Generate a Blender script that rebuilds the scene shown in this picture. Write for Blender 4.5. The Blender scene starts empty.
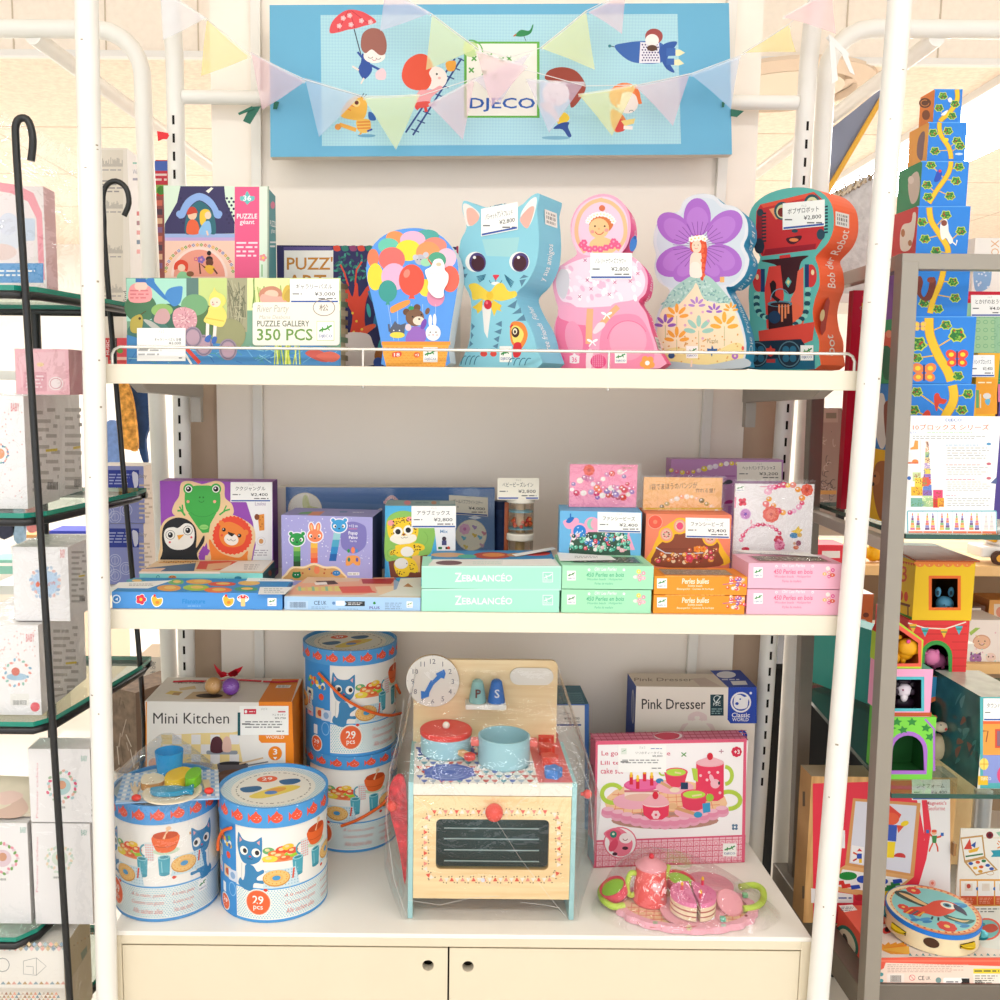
import bpy,math,random
from mathutils import Vector,Matrix
from mathutils.geometry import tessellate_polygon
random.seed(7)
SC=bpy.context.scene
COL=SC.collection
PI=math.pi
FPX,CX,CY=950.0,440.0,500.0
EYE=Vector((0,-1.5,1.45))
PITCH,ROLL=math.radians(6.9),0.0095
_f=Vector((0,math.cos(PITCH),-math.sin(PITCH)))
_u0=Vector((0,math.sin(PITCH),math.cos(PITCH)))
_r0=Vector((1,0,0))
_r=_r0*math.cos(ROLL)+_u0*math.sin(ROLL)
_u=_u0*math.cos(ROLL)-_r0*math.sin(ROLL)
cam=bpy.data.cameras.new('camera')
cam.sensor_width=36
cam.lens=FPX/1000*36
cam.shift_x=(500-CX)/1000
cam.shift_y=0
cam.clip_start=0.02
camo=bpy.data.objects.new('camera',cam)
COL.objects.link(camo)
R3=Matrix((_r,_u,-_f)).transposed()
camo.matrix_world=Matrix.Translation(EYE)@R3 .to_4x4()
SC.camera=camo
def ray(px,py):
 return _r*((px-CX)/FPX)-_u*((py-CY)/FPX)+_f
def P(px,py,Y=None,Z=None,X=None):
 d=ray(px,py)
 if Y is not None:t=(Y-EYE.y)/d.y
 elif Z is not None:t=(Z-EYE.z)/d.z
 else:t=(X-EYE.x)/d.x
 return EYE+d*t
def proj(p):
 q=Vector(p)-EYE
 z=q.dot(_f)
 return CX+FPX*q.dot(_r)/z,CY-FPX*q.dot(_u)/z
_mats={}
def lin(c):
 return c/12.92 if c<=0.04045 else((c+0.055)/1.055)**2.4
def hexc(h):
 h=h.lstrip('#')
 if len(h)==3:h=''.join(c*2 for c in h)
 return tuple(lin(int(h[i:i+2],16)/255)for i in(0,2,4))+(1,)
BRIGHT=('f9efe3','e8e2da','f7f3ec','f8f5f0','f6eee4','f3e2cf','f4e6d0','fbf3e6')
def M(h,rough=0.5,metal=0.0,spec=0.3,noise=0.0,scale=20,bump=0.0,emit=None):
 key=(h,rough,metal,spec,noise,scale,bump,emit)
 if key in _mats:return _mats[key]
 m=bpy.data.materials.new('paint_'+h.lstrip('#'))
 m.use_nodes=True
 nt=m.node_tree;b=nt.nodes['Principled BSDF']
 c=hexc(h)
 if not emit and h not in BRIGHT:c=tuple(x*.87 for x in c[:3])+(1,)
 b.inputs['Base Color'].default_value=c
 b.inputs['Roughness'].default_value=rough
 b.inputs['Metallic'].default_value=metal
 b.inputs['Specular IOR Level'].default_value=spec
 if noise or bump:
  tc=nt.nodes.new('ShaderNodeTexCoord')
  n=nt.nodes.new('ShaderNodeTexNoise');n.inputs['Scale'].default_value=scale
  n.inputs['Detail'].default_value=4
  nt.links.new(tc.outputs['Object'],n.inputs['Vector'])
  if noise:
   r=nt.nodes.new('ShaderNodeValToRGB')
   r.color_ramp.elements[0].position=.3;r.color_ramp.elements[1].position=.7
   r.color_ramp.elements[0].color=tuple(x*(1-noise)for x in c[:3])+(1,)
   r.color_ramp.elements[1].color=tuple(min(1,x*(1+noise))for x in c[:3])+(1,)
   nt.links.new(n.outputs['Fac'],r.inputs['Fac'])
   nt.links.new(r.outputs['Color'],b.inputs['Base Color'])
  if bump:
   bp=nt.nodes.new('ShaderNodeBump');bp.inputs['Strength'].default_value=bump
   bp.inputs['Distance'].default_value=.01
   nt.links.new(n.outputs['Fac'],bp.inputs['Height'])
   nt.links.new(bp.outputs['Normal'],b.inputs['Normal'])
 if emit:
  b.inputs['Emission Color'].default_value=c
  b.inputs['Emission Strength'].default_value=emit
 _mats[key]=m
 return m
def wood(h1,h2,scale=(3,3,40),rough=.45):
 key=('wood',h1,h2,scale)
 if key in _mats:return _mats[key]
 m=bpy.data.materials.new('wood_grain');m.use_nodes=True
 nt=m.node_tree;b=nt.nodes['Principled BSDF']
 tc=nt.nodes.new('ShaderNodeTexCoord');mp=nt.nodes.new('ShaderNodeMapping')
 mp.inputs['Scale'].default_value=scale
 n=nt.nodes.new('ShaderNodeTexNoise');n.inputs['Scale'].default_value=3;n.inputs['Detail'].default_value=6
 r=nt.nodes.new('ShaderNodeValToRGB')
 r.color_ramp.elements[0].position=.35;r.color_ramp.elements[1].position=.65
 r.color_ramp.elements[0].color=hexc(h1);r.color_ramp.elements[1].color=hexc(h2)
 nt.links.new(tc.outputs['Object'],mp.inputs['Vector']);nt.links.new(mp.outputs['Vector'],n.inputs['Vector'])
 nt.links.new(n.outputs['Fac'],r.inputs['Fac']);nt.links.new(r.outputs['Color'],b.inputs['Base Color'])
 b.inputs['Roughness'].default_value=rough;b.inputs['Specular IOR Level'].default_value=.3
 _mats[key]=m
 return m
def clear(h='ffffff',gloss=.08,rough=.08,bump=0.,scale=12,name='clear_film',tint=1.0):
 """clear film or sheet glass: mostly see-through with a glossy coat"""
 key=('clear',h,gloss,rough,bump,scale)
 if key in _mats:return _mats[key]
 m=bpy.data.materials.new(name);m.use_nodes=True
 nt=m.node_tree;nt.nodes.clear()
 o=nt.nodes.new('ShaderNodeOutputMaterial');mx=nt.nodes.new('ShaderNodeMixShader')
 t=nt.nodes.new('ShaderNodeBsdfTransparent');t.inputs['Color'].default_value=hexc(h)
 g=nt.nodes.new('ShaderNodeBsdfGlossy');g.inputs['Roughness'].default_value=rough
 fr=nt.nodes.new('ShaderNodeLayerWeight');fr.inputs['Blend'].default_value=.25
 ma=nt.nodes.new('ShaderNodeMath');ma.operation='MULTIPLY_ADD'
 ma.inputs[1].default_value=.3;ma.inputs[2].default_value=gloss
 nt.links.new(fr.outputs['Fresnel'],ma.inputs[0]);nt.links.new(ma.outputs[0],mx.inputs['Fac'])
 nt.links.new(t.outputs[0],mx.inputs[1]);nt.links.new(g.outputs[0],mx.inputs[2])
 nt.links.new(mx.outputs[0],o.inputs['Surface'])
 if bump:
  tc=nt.nodes.new('ShaderNodeTexCoord');n=nt.nodes.new('ShaderNodeTexNoise')
  n.inputs['Scale'].default_value=scale;n.inputs['Detail'].default_value=3;n.inputs['Distortion'].default_value=1.5
  bp=nt.nodes.new('ShaderNodeBump');bp.inputs['Strength'].default_value=bump;bp.inputs['Distance'].default_value=.03
  nt.links.new(tc.outputs['Object'],n.inputs['Vector']);nt.links.new(n.outputs['Fac'],bp.inputs['Height'])
  nt.links.new(bp.outputs['Normal'],g.inputs['Normal']);nt.links.new(bp.outputs['Normal'],fr.inputs['Normal'])
 _mats[key]=m
 return m
def sheer(h,alpha=.5):
 """thin tinted translucent vinyl: diffuse/translucent over transparent"""
 key=('sheer',h,alpha)
 if key in _mats:return _mats[key]
 m=bpy.data.materials.new('sheer_vinyl');m.use_nodes=True
 nt=m.node_tree;nt.nodes.clear()
 o=nt.nodes.new('ShaderNodeOutputMaterial');mx=nt.nodes.new('ShaderNodeMixShader')
 t=nt.nodes.new('ShaderNodeBsdfTransparent')
 a=nt.nodes.new('ShaderNodeMixShader');a.inputs['Fac'].default_value=.35
 d=nt.nodes.new('ShaderNodeBsdfDiffuse');d.inputs['Color'].default_value=hexc(h)
 l=nt.nodes.new('ShaderNodeBsdfTranslucent');l.inputs['Color'].default_value=hexc(h)
 nt.links.new(d.outputs[0],a.inputs[1]);nt.links.new(l.outputs[0],a.inputs[2])
 mx.inputs['Fac'].default_value=alpha
 nt.links.new(t.outputs[0],mx.inputs[1]);nt.links.new(a.outputs[0],mx.inputs[2])
 nt.links.new(mx.outputs[0],o.inputs['Surface'])
 _mats[key]=m
 return m
WHITE=M('f4f1ec',.4,noise=.02,scale=8)
def as_mat(c):
 return M(c)if isinstance(c,str)else c
class G:
 def __init__(s):s.v=[];s.f=[];s.mi=[];s.mats=[];s.sm=[]
 def mat(s,m):
  m=as_mat(m)
  if m not in s.mats:s.mats.append(m)
  return s.mats.index(m)
 def face(s,pts,m,smooth=False):
  n=len(s.v);s.v+=[tuple(p)for p in pts]
  s.f.append(tuple(range(n,n+len(pts))));s.mi.append(s.mat(m));s.sm.append(smooth)
 def add(s,vs,fs,m,smooth=False):
  n=len(s.v);s.v+=[tuple(p)for p in vs];k=s.mat(m)
  for f in fs:
   s.f.append(tuple(i+n for i in f));s.mi.append(k);s.sm.append(smooth)
 def hexa(s,b,m,mats=None):
  """b: 8 points, 0-3 bottom ring (fl, fr, br, bl), 4-7 top ring. mats: dict front/right/back/left/top/bottom"""
  F=dict(front=(0,1,5,4),right=(1,2,6,5),back=(2,3,7,6),left=(3,0,4,7),top=(4,5,6,7),bottom=(3,2,1,0))
  n=len(s.v);s.v+=[tuple(p)for p in b]
  for k,f in F.items():
   s.f.append(tuple(i+n for i in f));s.mi.append(s.mat((mats or{}).get(k,m)));s.sm.append(False)
 def box(s,x0,y0,z0,x1,y1,z1,m,mats=None):
  s.hexa([(x0,y0,z0),(x1,y0,z0),(x1,y1,z0),(x0,y1,z0),(x0,y0,z1),(x1,y0,z1),(x1,y1,z1),(x0,y1,z1)],m,mats)
 def tube(s,pts,r,m,n=10,close=False,cap=True):
  pts=[Vector(p)for p in pts];rings=[];N=len(pts)
  up=Vector((0,0,1));prev=None
  for i,p in enumerate(pts):
   a=pts[i-1]if(i>0 or close)else p;b=pts[(i+1)%N]if(i<N-1 or close)else p
   t=(b-a).normalized()
   if prev is None:
    q=t.cross(up)if abs(t.dot(up))<.95 else t.cross(Vector((0,1,0)))
   else:q=prev-t*prev.dot(t)
   q.normalize();prev=q;w=t.cross(q)
   rr=r[i]if isinstance(r,(list,tuple))else r
   rings.append([p+q*rr*math.cos(2*PI*k/n)+w*rr*math.sin(2*PI*k/n)for k in range(n)])
  vs=[p for ring in rings for p in ring];fs=[]
  for i in range(N if close else N-1):
   j=(i+1)%N
   for k in range(n):fs.append((i*n+k,i*n+(k+1)%n,j*n+(k+1)%n,j*n+k))
  s.add(vs,fs,m,True)
  if cap and not close:
   s.face(rings[0][::-1],m);s.face(rings[-1],m)
 def lathe(s,c,prof,m,n=32,ax=None,smooth=True,cap=True,mats=None):
  """prof: (radius, height) pairs from c along ax"""
  c=Vector(c);ax=Vector(ax or(0,0,1)).normalized()
  e=Vector((1,0,0))if abs(ax.x)<.9 else Vector((0,1,0))
  e1=(e-ax*e.dot(ax)).normalized();e2=ax.cross(e1)
  for i in range(len(prof)-1):
   (r0,h0),(r1,h1)=prof[i],prof[i+1]
   A=[c+ax*h0+(e1*math.cos(2*PI*k/n)+e2*math.sin(2*PI*k/n))*r0 for k in range(n)]
   B=[c+ax*h1+(e1*math.cos(2*PI*k/n)+e2*math.sin(2*PI*k/n))*r1 for k in range(n)]
   mm=mats[i]if mats else m
   if r0<1e-6:s.add([A[0]]+B,[(0,1+(k+1)%n,1+k)[::-1]for k in range(n)],mm,smooth)
   elif r1<1e-6:s.add(A+[B[0]],[(k,(k+1)%n,n)for k in range(n)],mm,smooth)
   else:s.add(A+B,[(k,(k+1)%n,n+(k+1)%n,n+k)for k in range(n)],mm,smooth)
  if cap:
   for(r,h),rev in((prof[0],True),(prof[-1],False)):
    if r>1e-6:
     ring=[c+ax*h+(e1*math.cos(2*PI*k/n)+e2*math.sin(2*PI*k/n))*r for k in range(n)]
     s.face(ring[::-1]if rev else ring,(mats[0 if rev else-1]if mats else m))
 def ball(s,c,r,m,n=14,sc=(1,1,1)):
  c=Vector(c);vs=[];fs=[];k=n//2
  for i in range(k+1):
   a=PI*i/k
   for j in range(n):
    b=2*PI*j/n
    vs.append(c+Vector((math.sin(a)*math.cos(b)*sc[0],math.sin(a)*math.sin(b)*sc[1],math.cos(a)*sc[2]))*r)
  for i in range(k):
   for j in range(n):fs.append((i*n+j,(i+1)*n+j,(i+1)*n+(j+1)%n,i*n+(j+1)%n))
  s.add(vs,fs,m,True)
 def prism(s,pts,ext,mf,ms=None,mb=None,smooth=False):
  """closed outline extruded by the vector ext"""
  pts=[Vector(p)for p in pts];ext=Vector(ext);n=len(pts)
  tri=tessellate_polygon([pts])
  s.add(pts,[tuple(t)for t in tri],mf)
  s.add([p+ext for p in pts],[tuple(t)[::-1]for t in tri],mb or ms or mf)
  s.add(pts+[p+ext for p in pts],[(i,(i+1)%n,n+(i+1)%n,n+i)for i in range(n)],ms or mf,smooth)
 def build(s,name,parent=None,origin=None,bevel=0,label=None):
  o0=Vector(origin)if origin is not None else(Vector(parent['_o'])if parent is not None else Vector((0,0,0)))
  me=bpy.data.meshes.new(name)
  me.from_pydata([Vector(v)-o0 for v in s.v],[],s.f)
  for m in s.mats:me.materials.append(m)
  me.polygons.foreach_set('material_index',s.mi)
  me.polygons.foreach_set('use_smooth',s.sm)
  me.update()
  o=bpy.data.objects.new(name,me);COL.objects.link(o)
  if parent is not None:
   o.parent=parent
  else:
   o.location=o0
  o['_o']=tuple(o0)
  if bevel:
   b=o.modifiers.new('bevel','BEVEL');b.width=bevel;b.segments=2;b.limit_method='ANGLE';b.angle_limit=math.radians(50)
  if label:o['label']=label
  return o
def tag(o,label=None,cat=None,group=None,kind=None):
 if label:o['label']=label
 if cat:o['category']=cat
 if group:o['group']=group
 if kind:o['kind']=kind
 return o
_things=[]
def thing(name,label,cat,loc,group=None):
 o=bpy.data.objects.new(name,None);COL.objects.link(o)
 o.empty_display_size=.02
 o.location=loc;o['_o']=tuple(loc)
 return tag(o,label,cat,group)
def struct(g,name,**k):
 return tag(g.build(name,**k),kind='structure')
def copy_tree(o,off,parent=None):
 c=o.copy();COL.objects.link(c)
 if parent is not None:c.parent=parent
 else:c.location=Vector(o.location)+Vector(off);c['_o']=tuple(c.location)
 for ch in[x for x in o.children]:copy_tree(ch,off,c)
 return c
_tx={};_asp={}
def textgeo(st,bold=0,shear=0):
 bold=min(bold*.5,.014)
 key=(st,bold,shear)
 if key in _tx:return _tx[key]
 cu=bpy.data.curves.new('lettering','FONT');cu.body=st;cu.resolution_u=2;cu.offset=bold;cu.shear=shear
 ob=bpy.data.objects.new('lettering',cu)
 me=ob.to_mesh()
 vs=[(v.co.x,v.co.y)for v in me.vertices];fs=[tuple(p.vertices)for p in me.polygons]
 ob.to_mesh_clear();bpy.data.objects.remove(ob);bpy.data.curves.remove(cu)
 if not vs:vs=[(0,0),(1,1)];fs=[]
 x0=min(v[0]for v in vs);x1=max(v[0]for v in vs);y0=min(v[1]for v in vs);y1=max(v[1]for v in vs)
 w=max(x1-x0,1e-4);h=max(y1-y0,1e-4)
 _tx[key]=([((x-x0)/w,(y-y0)/h)for x,y in vs],fs);_asp[key]=w/h
 return _tx[key]
def smooth_pts(pts,k=4):
 n=len(pts);out=[]
 for i in range(n):
  p0,p1,p2,p3=pts[i-1],pts[i],pts[(i+1)%n],pts[(i+2)%n]
  for j in range(k):
   t=j/k
   out.append(tuple(.5*(2*b+(c-a)*t+(2*a-5*b+4*c-d)*t*t+(3*b-a-3*c+d)*t**3)for a,b,c,d in zip(p0,p1,p2,p3)))
 return out
class Art:
 """printed shapes lying on a surface of a thing; mp(px, py, lift) gives the point on that surface"""
 def __init__(s,g,mp,lift=.00003,strip=0):
  s.g=g;s.mp=mp;s.bb=[];s.e=lift;s.strip=strip;s.o=(0,0,1,1)
 def fr(s,ox,oy,k,ky=None):s.o=(ox,oy,k,ky or k);return s
 def q(s,p):return s.o[0]+p[0]*s.o[2],s.o[1]+p[1]*s.o[3]
 def _put(s,vs,fs,c):
  if not vs:return
  a,b=min(p[0]for p in vs),max(p[0]for p in vs);d,e=min(p[1]for p in vs),max(p[1]for p in vs)
  n=1
  for A_,B_,D_,E_,k in s.bb:
   if k>=n and A_<b and a<B_ and D_<e and d<E_:n=k+1
  s.bb.append((a,b,d,e,n));l=n*s.e
  s.g.add([s.mp(x,y,l)for x,y in vs],fs,c)
 def poly(s,pts,c):
  pts=[s.q(p)for p in pts]
  if len(pts)<3:return s
  tri=tessellate_polygon([[Vector((x,y,0))for x,y in pts]])
  if s.strip:
   vs=[];fs=[]
   for t in tri:
    T=[pts[i]for i in t]
    a=min(p[0]for p in T);b=max(p[0]for p in T)
    x=math.floor(a/s.strip)*s.strip
    while x<b:
     Q=_clip(_clip(T,x,1),x+s.strip,-1)
     if len(Q)>2:
      n=len(vs);vs+=Q;fs.append(tuple(range(n,n+len(Q))))
     x+=s.strip
   s._put(vs,fs,c)
  else:
   fs=[]
   for t in tri:
    a,b,d=(pts[i]for i in t)
    fs.append(tuple(t))
   s._put(pts,fs,c)
  return s
 def blob(s,pts,c,k=4):return s.poly(smooth_pts(pts,k),c)
 def ell(s,cx,cy,rx,ry,c,rot=0,n=22,a0=0,a1=360):
  r=math.radians(rot);ca,sa=math.cos(r),math.sin(r);pts=[]
  full=a1-a0>=360
  for i in range(n if full else n+1):
   a=math.radians(a0+(a1-a0)*i/n);x,y=rx*math.cos(a),ry*math.sin(a)
   pts.append((cx+x*ca-y*sa,cy+x*sa+y*ca))
  return s.poly(pts,c)
 def rect(s,x0,y0,x1,y1,c,r=0,dy=0):
  if r:
   pts=[]
   for(cx,cy,a)in((x1-r,y0+r,-90),(x1-r,y1-r,0),(x0+r,y1-r,90),(x0+r,y0+r,180)):
    for k in range(5):
     t=math.radians(a+22.5*k);pts.append((cx+r*math.cos(t),cy+r*math.sin(t)))
  else:pts=[(x0,y0),(x1,y0),(x1,y1),(x0,y1)]
  if dy:pts=[(x,y+dy*(x-x0)/(x1-x0))for x,y in pts]
  return s.poly(pts,c)
 def line(s,pts,w,c,closed=False):
  n=len(pts);L=[];R=[]
  for i in range(n):
   a=pts[i-1]if(i or closed)else pts[i];b=pts[(i+1)%n]if(i<n-1 or closed)else pts[i]
   dx,dy=b[0]-a[0],b[1]-a[1];d=math.hypot(dx,dy)or 1
   ox,oy=-dy/d*w/2,dx/d*w/2
   L.append((pts[i][0]+ox,pts[i][1]+oy));R.append((pts[i][0]-ox,pts[i][1]-oy))
  vs=[s.q(p)for p in L+R];m=n if closed else n-1
  s._put(vs,[(i,(i+1)%n,n+(i+1)%n,n+i)for i in range(m)],c)
  return s
 def sline(s,pts,w,c,k=4):
  P_=[pts[0]]+list(pts)+[pts[-1]];out=[]
  for i in range(1,len(P_)-2):
   for j in range(k):
    t=j/k;out.append(tuple(.5*(2*b+(d-a)*t+(2*a-5*b+4*d-e)*t*t+(3*b-a-3*d+e)*t**3)for a,b,d,e in zip(P_[i-1],P_[i],P_[i+1],P_[i+2])))
  return s.line(out+[pts[-1]],w,c)
 def arc(s,cx,cy,rx,ry,a0,a1,w,c,n=14):
  return s.line([(cx+rx*math.cos(math.radians(a0+(a1-a0)*i/n)),cy+ry*math.sin(math.radians(a0+(a1-a0)*i/n)))for i in range(n+1)],w,c)
 def ring(s,cx,cy,rx,ry,w,c,n=24):
  return s.line([(cx+rx*math.cos(2*PI*i/n),cy+ry*math.sin(2*PI*i/n))for i in range(n)],w,c,True)
 def txt(s,st,x0,y0,x1,y1,c,bold=0,shear=0,dy=0,vert=False):
  vs,fs=textgeo(st,bold,shear)
  out=[]
  for u,v in vs:
   if vert:out.append(s.q((x0+v*(x1-x0)if vert==1 else x1-v*(x1-x0),y1-u*(y1-y0)if vert!=1 else y0+u*(y1-y0))))
   else:out.append(s.q((x0+u*(x1-x0),y1-v*(y1-y0)+dy*u)))
  s._put(out,fs,c)
  return s
 def dig(s,st,cx,cy,h,c,bold=0,sq=1):
  """lettering of its natural width, centred"""
  textgeo(st,bold,0);w=_asp[(st,min(bold*.5,.014),0)]*h*sq
  return s.txt(st,cx-w/2,cy-h/2,cx+w/2,cy+h/2,c,bold)
 def txq(s,st,quad,c,bold=0):
  """lettering in a quad: bottom-left, bottom-right, top-right, top-left"""
  vs,fs=textgeo(st,bold,0);a,b,d,e=quad;out=[]
  for u,v in vs:
   x=(a[0]*(1-u)+b[0]*u)*(1-v)+(e[0]*(1-u)+d[0]*u)*v
   y=(a[1]*(1-u)+b[1]*u)*(1-v)+(e[1]*(1-u)+d[1]*u)*v
   out.append(s.q((x,y)))
  s._put(out,fs,c);return s
 def micro(s,x0,y0,x1,y1,n,c,w=None,dy=0,seed=1):
  """small print: rows of short word strokes"""
  rn=random.Random(seed);h=(y1-y0)/n;vs=[];fs=[]
  for i in range(n):
   y=y0+(i+.3)*h;x=x0;end=x1-(x1-x0)*rn.uniform(0,.25)
   while x<end:
    l=min(rn.uniform(.8,2.6)*h,end-x);k=len(vs)
    t=dy*(x-x0)/(x1-x0)
    vs+=[s.q((x,y+t)),s.q((x+l,y+t)),s.q((x+l,y+t+h*.42)),s.q((x,y+t+h*.42))]
    fs.append((k,k+1,k+2,k+3));x+=l+h*.5
  s._put(vs,fs,c);return s
 def dots(s,ps,r,c,n=6):
  vs=[];fs=[]
  for p in ps:
   k=len(vs);rr=p[2]if len(p)>2 else r
   vs+=[s.q((p[0]+rr*math.cos(2*PI*i/n),p[1]+rr*math.sin(2*PI*i/n)))for i in range(n)]
   fs.append(tuple(range(k,k+n)))
  s._put(vs,fs,c);return s
 def flower(s,x,y,r,c,cc='ffe050',n=5,rot=0):
  for i in range(n):
   a=2*PI*i/n+rot
   s.ell(x+r*.6*math.cos(a),y+r*.6*math.sin(a),r*.45,r*.45,c,n=10)
  return s.ell(x,y,r*.32,r*.32,cc,n=10)
 def eyes(s,x,y,d,r,c='222222',white=None):
  for k in(-1,1):
   if white:s.ell(x+k*d,y,r*1.8,r*1.8,white,n=14)
   s.ell(x+k*d,y,r,r,c,n=12)
  return s
 def smile(s,x,y,r,w,c='333333',a0=20,a1=160):return s.arc(x,y,r,r,a0,a1,w,c,8)
 def logo(s,x0,y0,x1,y1,frame=None,c='1d8a3c',word=True):
  """the maker's mark: white square, small lizard, wordmark"""
  w,h=x1-x0,y1-y0
  if frame:s.rect(x0-w*.06,y0-h*.06,x1+w*.06,y1+h*.06,frame)
  s.rect(x0,y0,x1,y1,'fbfaf5')
  X=lambda u:x0+u*w
  Y=lambda v:y0+v*h
  s.line([(X(.12),Y(.52)),(X(.3),Y(.42)),(X(.5),Y(.42)),(X(.7),Y(.3)),(X(.88),Y(.2))],h*.1,c)
  s.line([(X(.3),Y(.28)),(X(.36),Y(.42)),(X(.28),Y(.58))],h*.06,c)
  s.line([(X(.62),Y(.2)),(X(.64),Y(.36)),(X(.76),Y(.48))],h*.06,c)
  if word:s.txt('DJECO',X(.1),Y(.7),X(.9),Y(.9),'2d4f9a',.02)
  return s
 def bars(s,x0,y0,x1,y1,c='222222',seed=1):
  rn=random.Random(seed);x=x0
  vs=[];fs=[]
  while x<x1:
   w=rn.uniform(.015,.05)*(x1-x0);k=len(vs)
   vs+=[s.q(p)for p in((x,y0),(x+w,y0),(x+w,y1),(x,y1))];fs.append((k,k+1,k+2,k+3))
   x+=w+rn.uniform(.015,.04)*(x1-x0)
  s._put(vs,fs,c);return s
def _clip(T,x,sgn):
 out=[]
 n=len(T)
 for i in range(n):
  a,b=T[i],T[(i+1)%n]
  da,db=(a[0]-x)*sgn,(b[0]-x)*sgn
  if da>=0:out.append(a)
  if da*db<0:
   t=da/(da-db);out.append((a[0]+(b[0]-a[0])*t,a[1]+(b[1]-a[1])*t))
 return out
def plane_map(O,N,zmin=None):
 O=Vector(O);N=Vector(N).normalized()
 def mp(px,py,lift=0):
  d=ray(px,py)
  p=EYE+d*((O-EYE).dot(N)/d.dot(N))+N*lift
  if zmin is not None and p.z<zmin:p.z=zmin
  return p
 return mp
def cyl_map(cx,cy,R):
 def mp(px,py,lift=0):
  d=ray(px,py);r=R
  ax,ay=EYE.x-cx,EYE.y-cy
  A=d.x*d.x+d.y*d.y;B=ax*d.x+ay*d.y;C=ax*ax+ay*ay-r*r
  D=B*B-A*C
  if D<0:D=0
  p=EYE+d*((-B-math.sqrt(D))/A)
  n=Vector((p.x-cx,p.y-cy,0)).normalized()
  return p+n*lift
 return mp
class Box:
 """a carton: front edge from pixel column x0 at depth Y0 to x1 at depth Y1, standing on height zb, top at pixel row yt"""
 def __init__(s,x0,x1,yt,Y0,d,zb,m,Y1=None,mats=None,yb=None,tilt=0,zt=None):
  Y1=Y0 if Y1 is None else Y1
  ym=yt+20 if yb is None else(yt+yb)/2
  a=P(x0,ym,Y=Y0);b=P(x1,ym,Y=Y1)
  if zt is None:zt=P((x0+x1)/2,yt,Y=(Y0+Y1)/2).z
  u=Vector((b.x-a.x,b.y-a.y,0));s.w=u.length;u.normalize()
  n=Vector((u.y,-u.x,0));s.u=u;s.n=n;s.zb=zb;s.zt=zt;s.d=d
  A=Vector((a.x,a.y,zb));B=Vector((b.x,b.y,zb));D=-n*d
  U=Vector((0,0,zt-zb))-n*tilt
  s.p=[A,B,B+D,A+D,A+U,B+U,B+D+U,A+D+U]
  s.base=(A+B)/2+D/2
  s.g=G();s.g.hexa(s.p,m,mats)
  s.front=Art(s.g,plane_map(A,(U.cross(u)).normalized()if(U.cross(u)).dot(n)>0 else-(U.cross(u)).normalized(),zb+.0003))
  s.top=Art(s.g,plane_map(s.p[4],(0,0,1)))
  s.right=Art(s.g,plane_map(B,u,zb+.0003));s.left=Art(s.g,plane_map(A,-u,zb+.0003))
 def done(s,name,label,cat,group=None,parts=False):
  if parts:
   t=thing(name,label,cat,s.base,group)
   s.g.build('carton',t);s.t=t;return t
  o=s.g.build(name,origin=s.base);s.t=o
  return tag(o,label,cat,group)
def card(parent,x0,y0,x1,y1,Y,title='',price='',dy=0,name='price_card',Y1=None,sheet='fffefa',bar=True,tilt=0.0,label=None,mp=None):
 """a shop price card with kana title, small print, price and a blue rule; a small bent sheet of its own"""
 Y1=Y if Y1 is None else Y1
 a=P(x0,y1,Y=Y);b=P(x1,y1+dy,Y=Y1);c=P(x1,y0+dy,Y=Y1+tilt);d=P(x0,y0,Y=Y+tilt)
 if mp:
  m0=mp;mp=lambda x,y,l=0:m0(x,y,l+.0012)
  a,b,c,d=mp(x0,y1),mp(x1,y1+dy),mp(x1,y0+dy),mp(x0,y0)
 n=(b-a).cross(d-a).normalized();g=G()
 g.hexa([a,b,b-n*.0006,a-n*.0006,d,c,c-n*.0006,d-n*.0006],sheet)
 A=Art(g,mp or plane_map(a,n))
 w,h=x1-x0,y1-y0
 A.txt('ジェコ',x0+w*.44,y0+h*.06,x0+w*.56,y0+h*.14,'888888',dy=dy*.1)
 if title:A.txt(title,x0+w*.12,y0+h*.2,x0+w*.86,y0+h*.42,'444444',.01,dy=dy*.75)
 A.micro(x0+w*.05,y0+h*.56+dy*.05,x0+w*.25,y0+h*.68+dy*.05,1,'777777')
 if price:
  A.txt('¥'+price,x0+w*.5,y0+h*.54+dy*.5,x0+w*.92,y0+h*.72+dy*.5,'333333',.01,dy=dy*.4)
  A.micro(x0+w*.58,y0+h*.76+dy*.6,x0+w*.95,y0+h*.88+dy*.6,1,'666666')
 if bar:A.rect(x0+w*.02,y1-h*.1,x1-w*.02,y1-h*.03,'3b5aa8',dy=dy)
 o=g.build(name,parent)
 if label:o['label']=label
 return o
ZT=P(480,367.4,Y=0).z;ZM=P(475,612.8,Y=0).z;ZC=P(460,934.3,Y=0).z
LOWC=2.5
ySof=P(140,60,Z=LOWC).y
CREAM=M('f7efe0',.7,noise=.03,scale=60,bump=.05)
ceil_m=M('f3e2cf',.85,noise=.10,scale=55,bump=.2)
g=G();g.box(-4.5,-4.5,-.05,4.5,6.0,0,M('e8e2da',.4,noise=.05,scale=3));struct(g,'floor')
g=G();g.box(-4.5,ySof,LOWC,4.5,6.0,LOWC+.05,ceil_m)
for x in(-3.2,-1.9,-.6,.7,2.0,3.3):g.box(x,ySof+.1,LOWC-.002,x+.004,6,LOWC,'e6d5c0')
for y in(2.6,3.5,4.4):g.box(-4.5,y,LOWC-.002,4.5,y+.004,LOWC,'e6d5c0')
struct(g,'ceiling')
g=G();g.box(-4.5,ySof-.03,LOWC,4.5,ySof,3.1,M('f9efe3',.8,noise=.03,scale=50))
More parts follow.
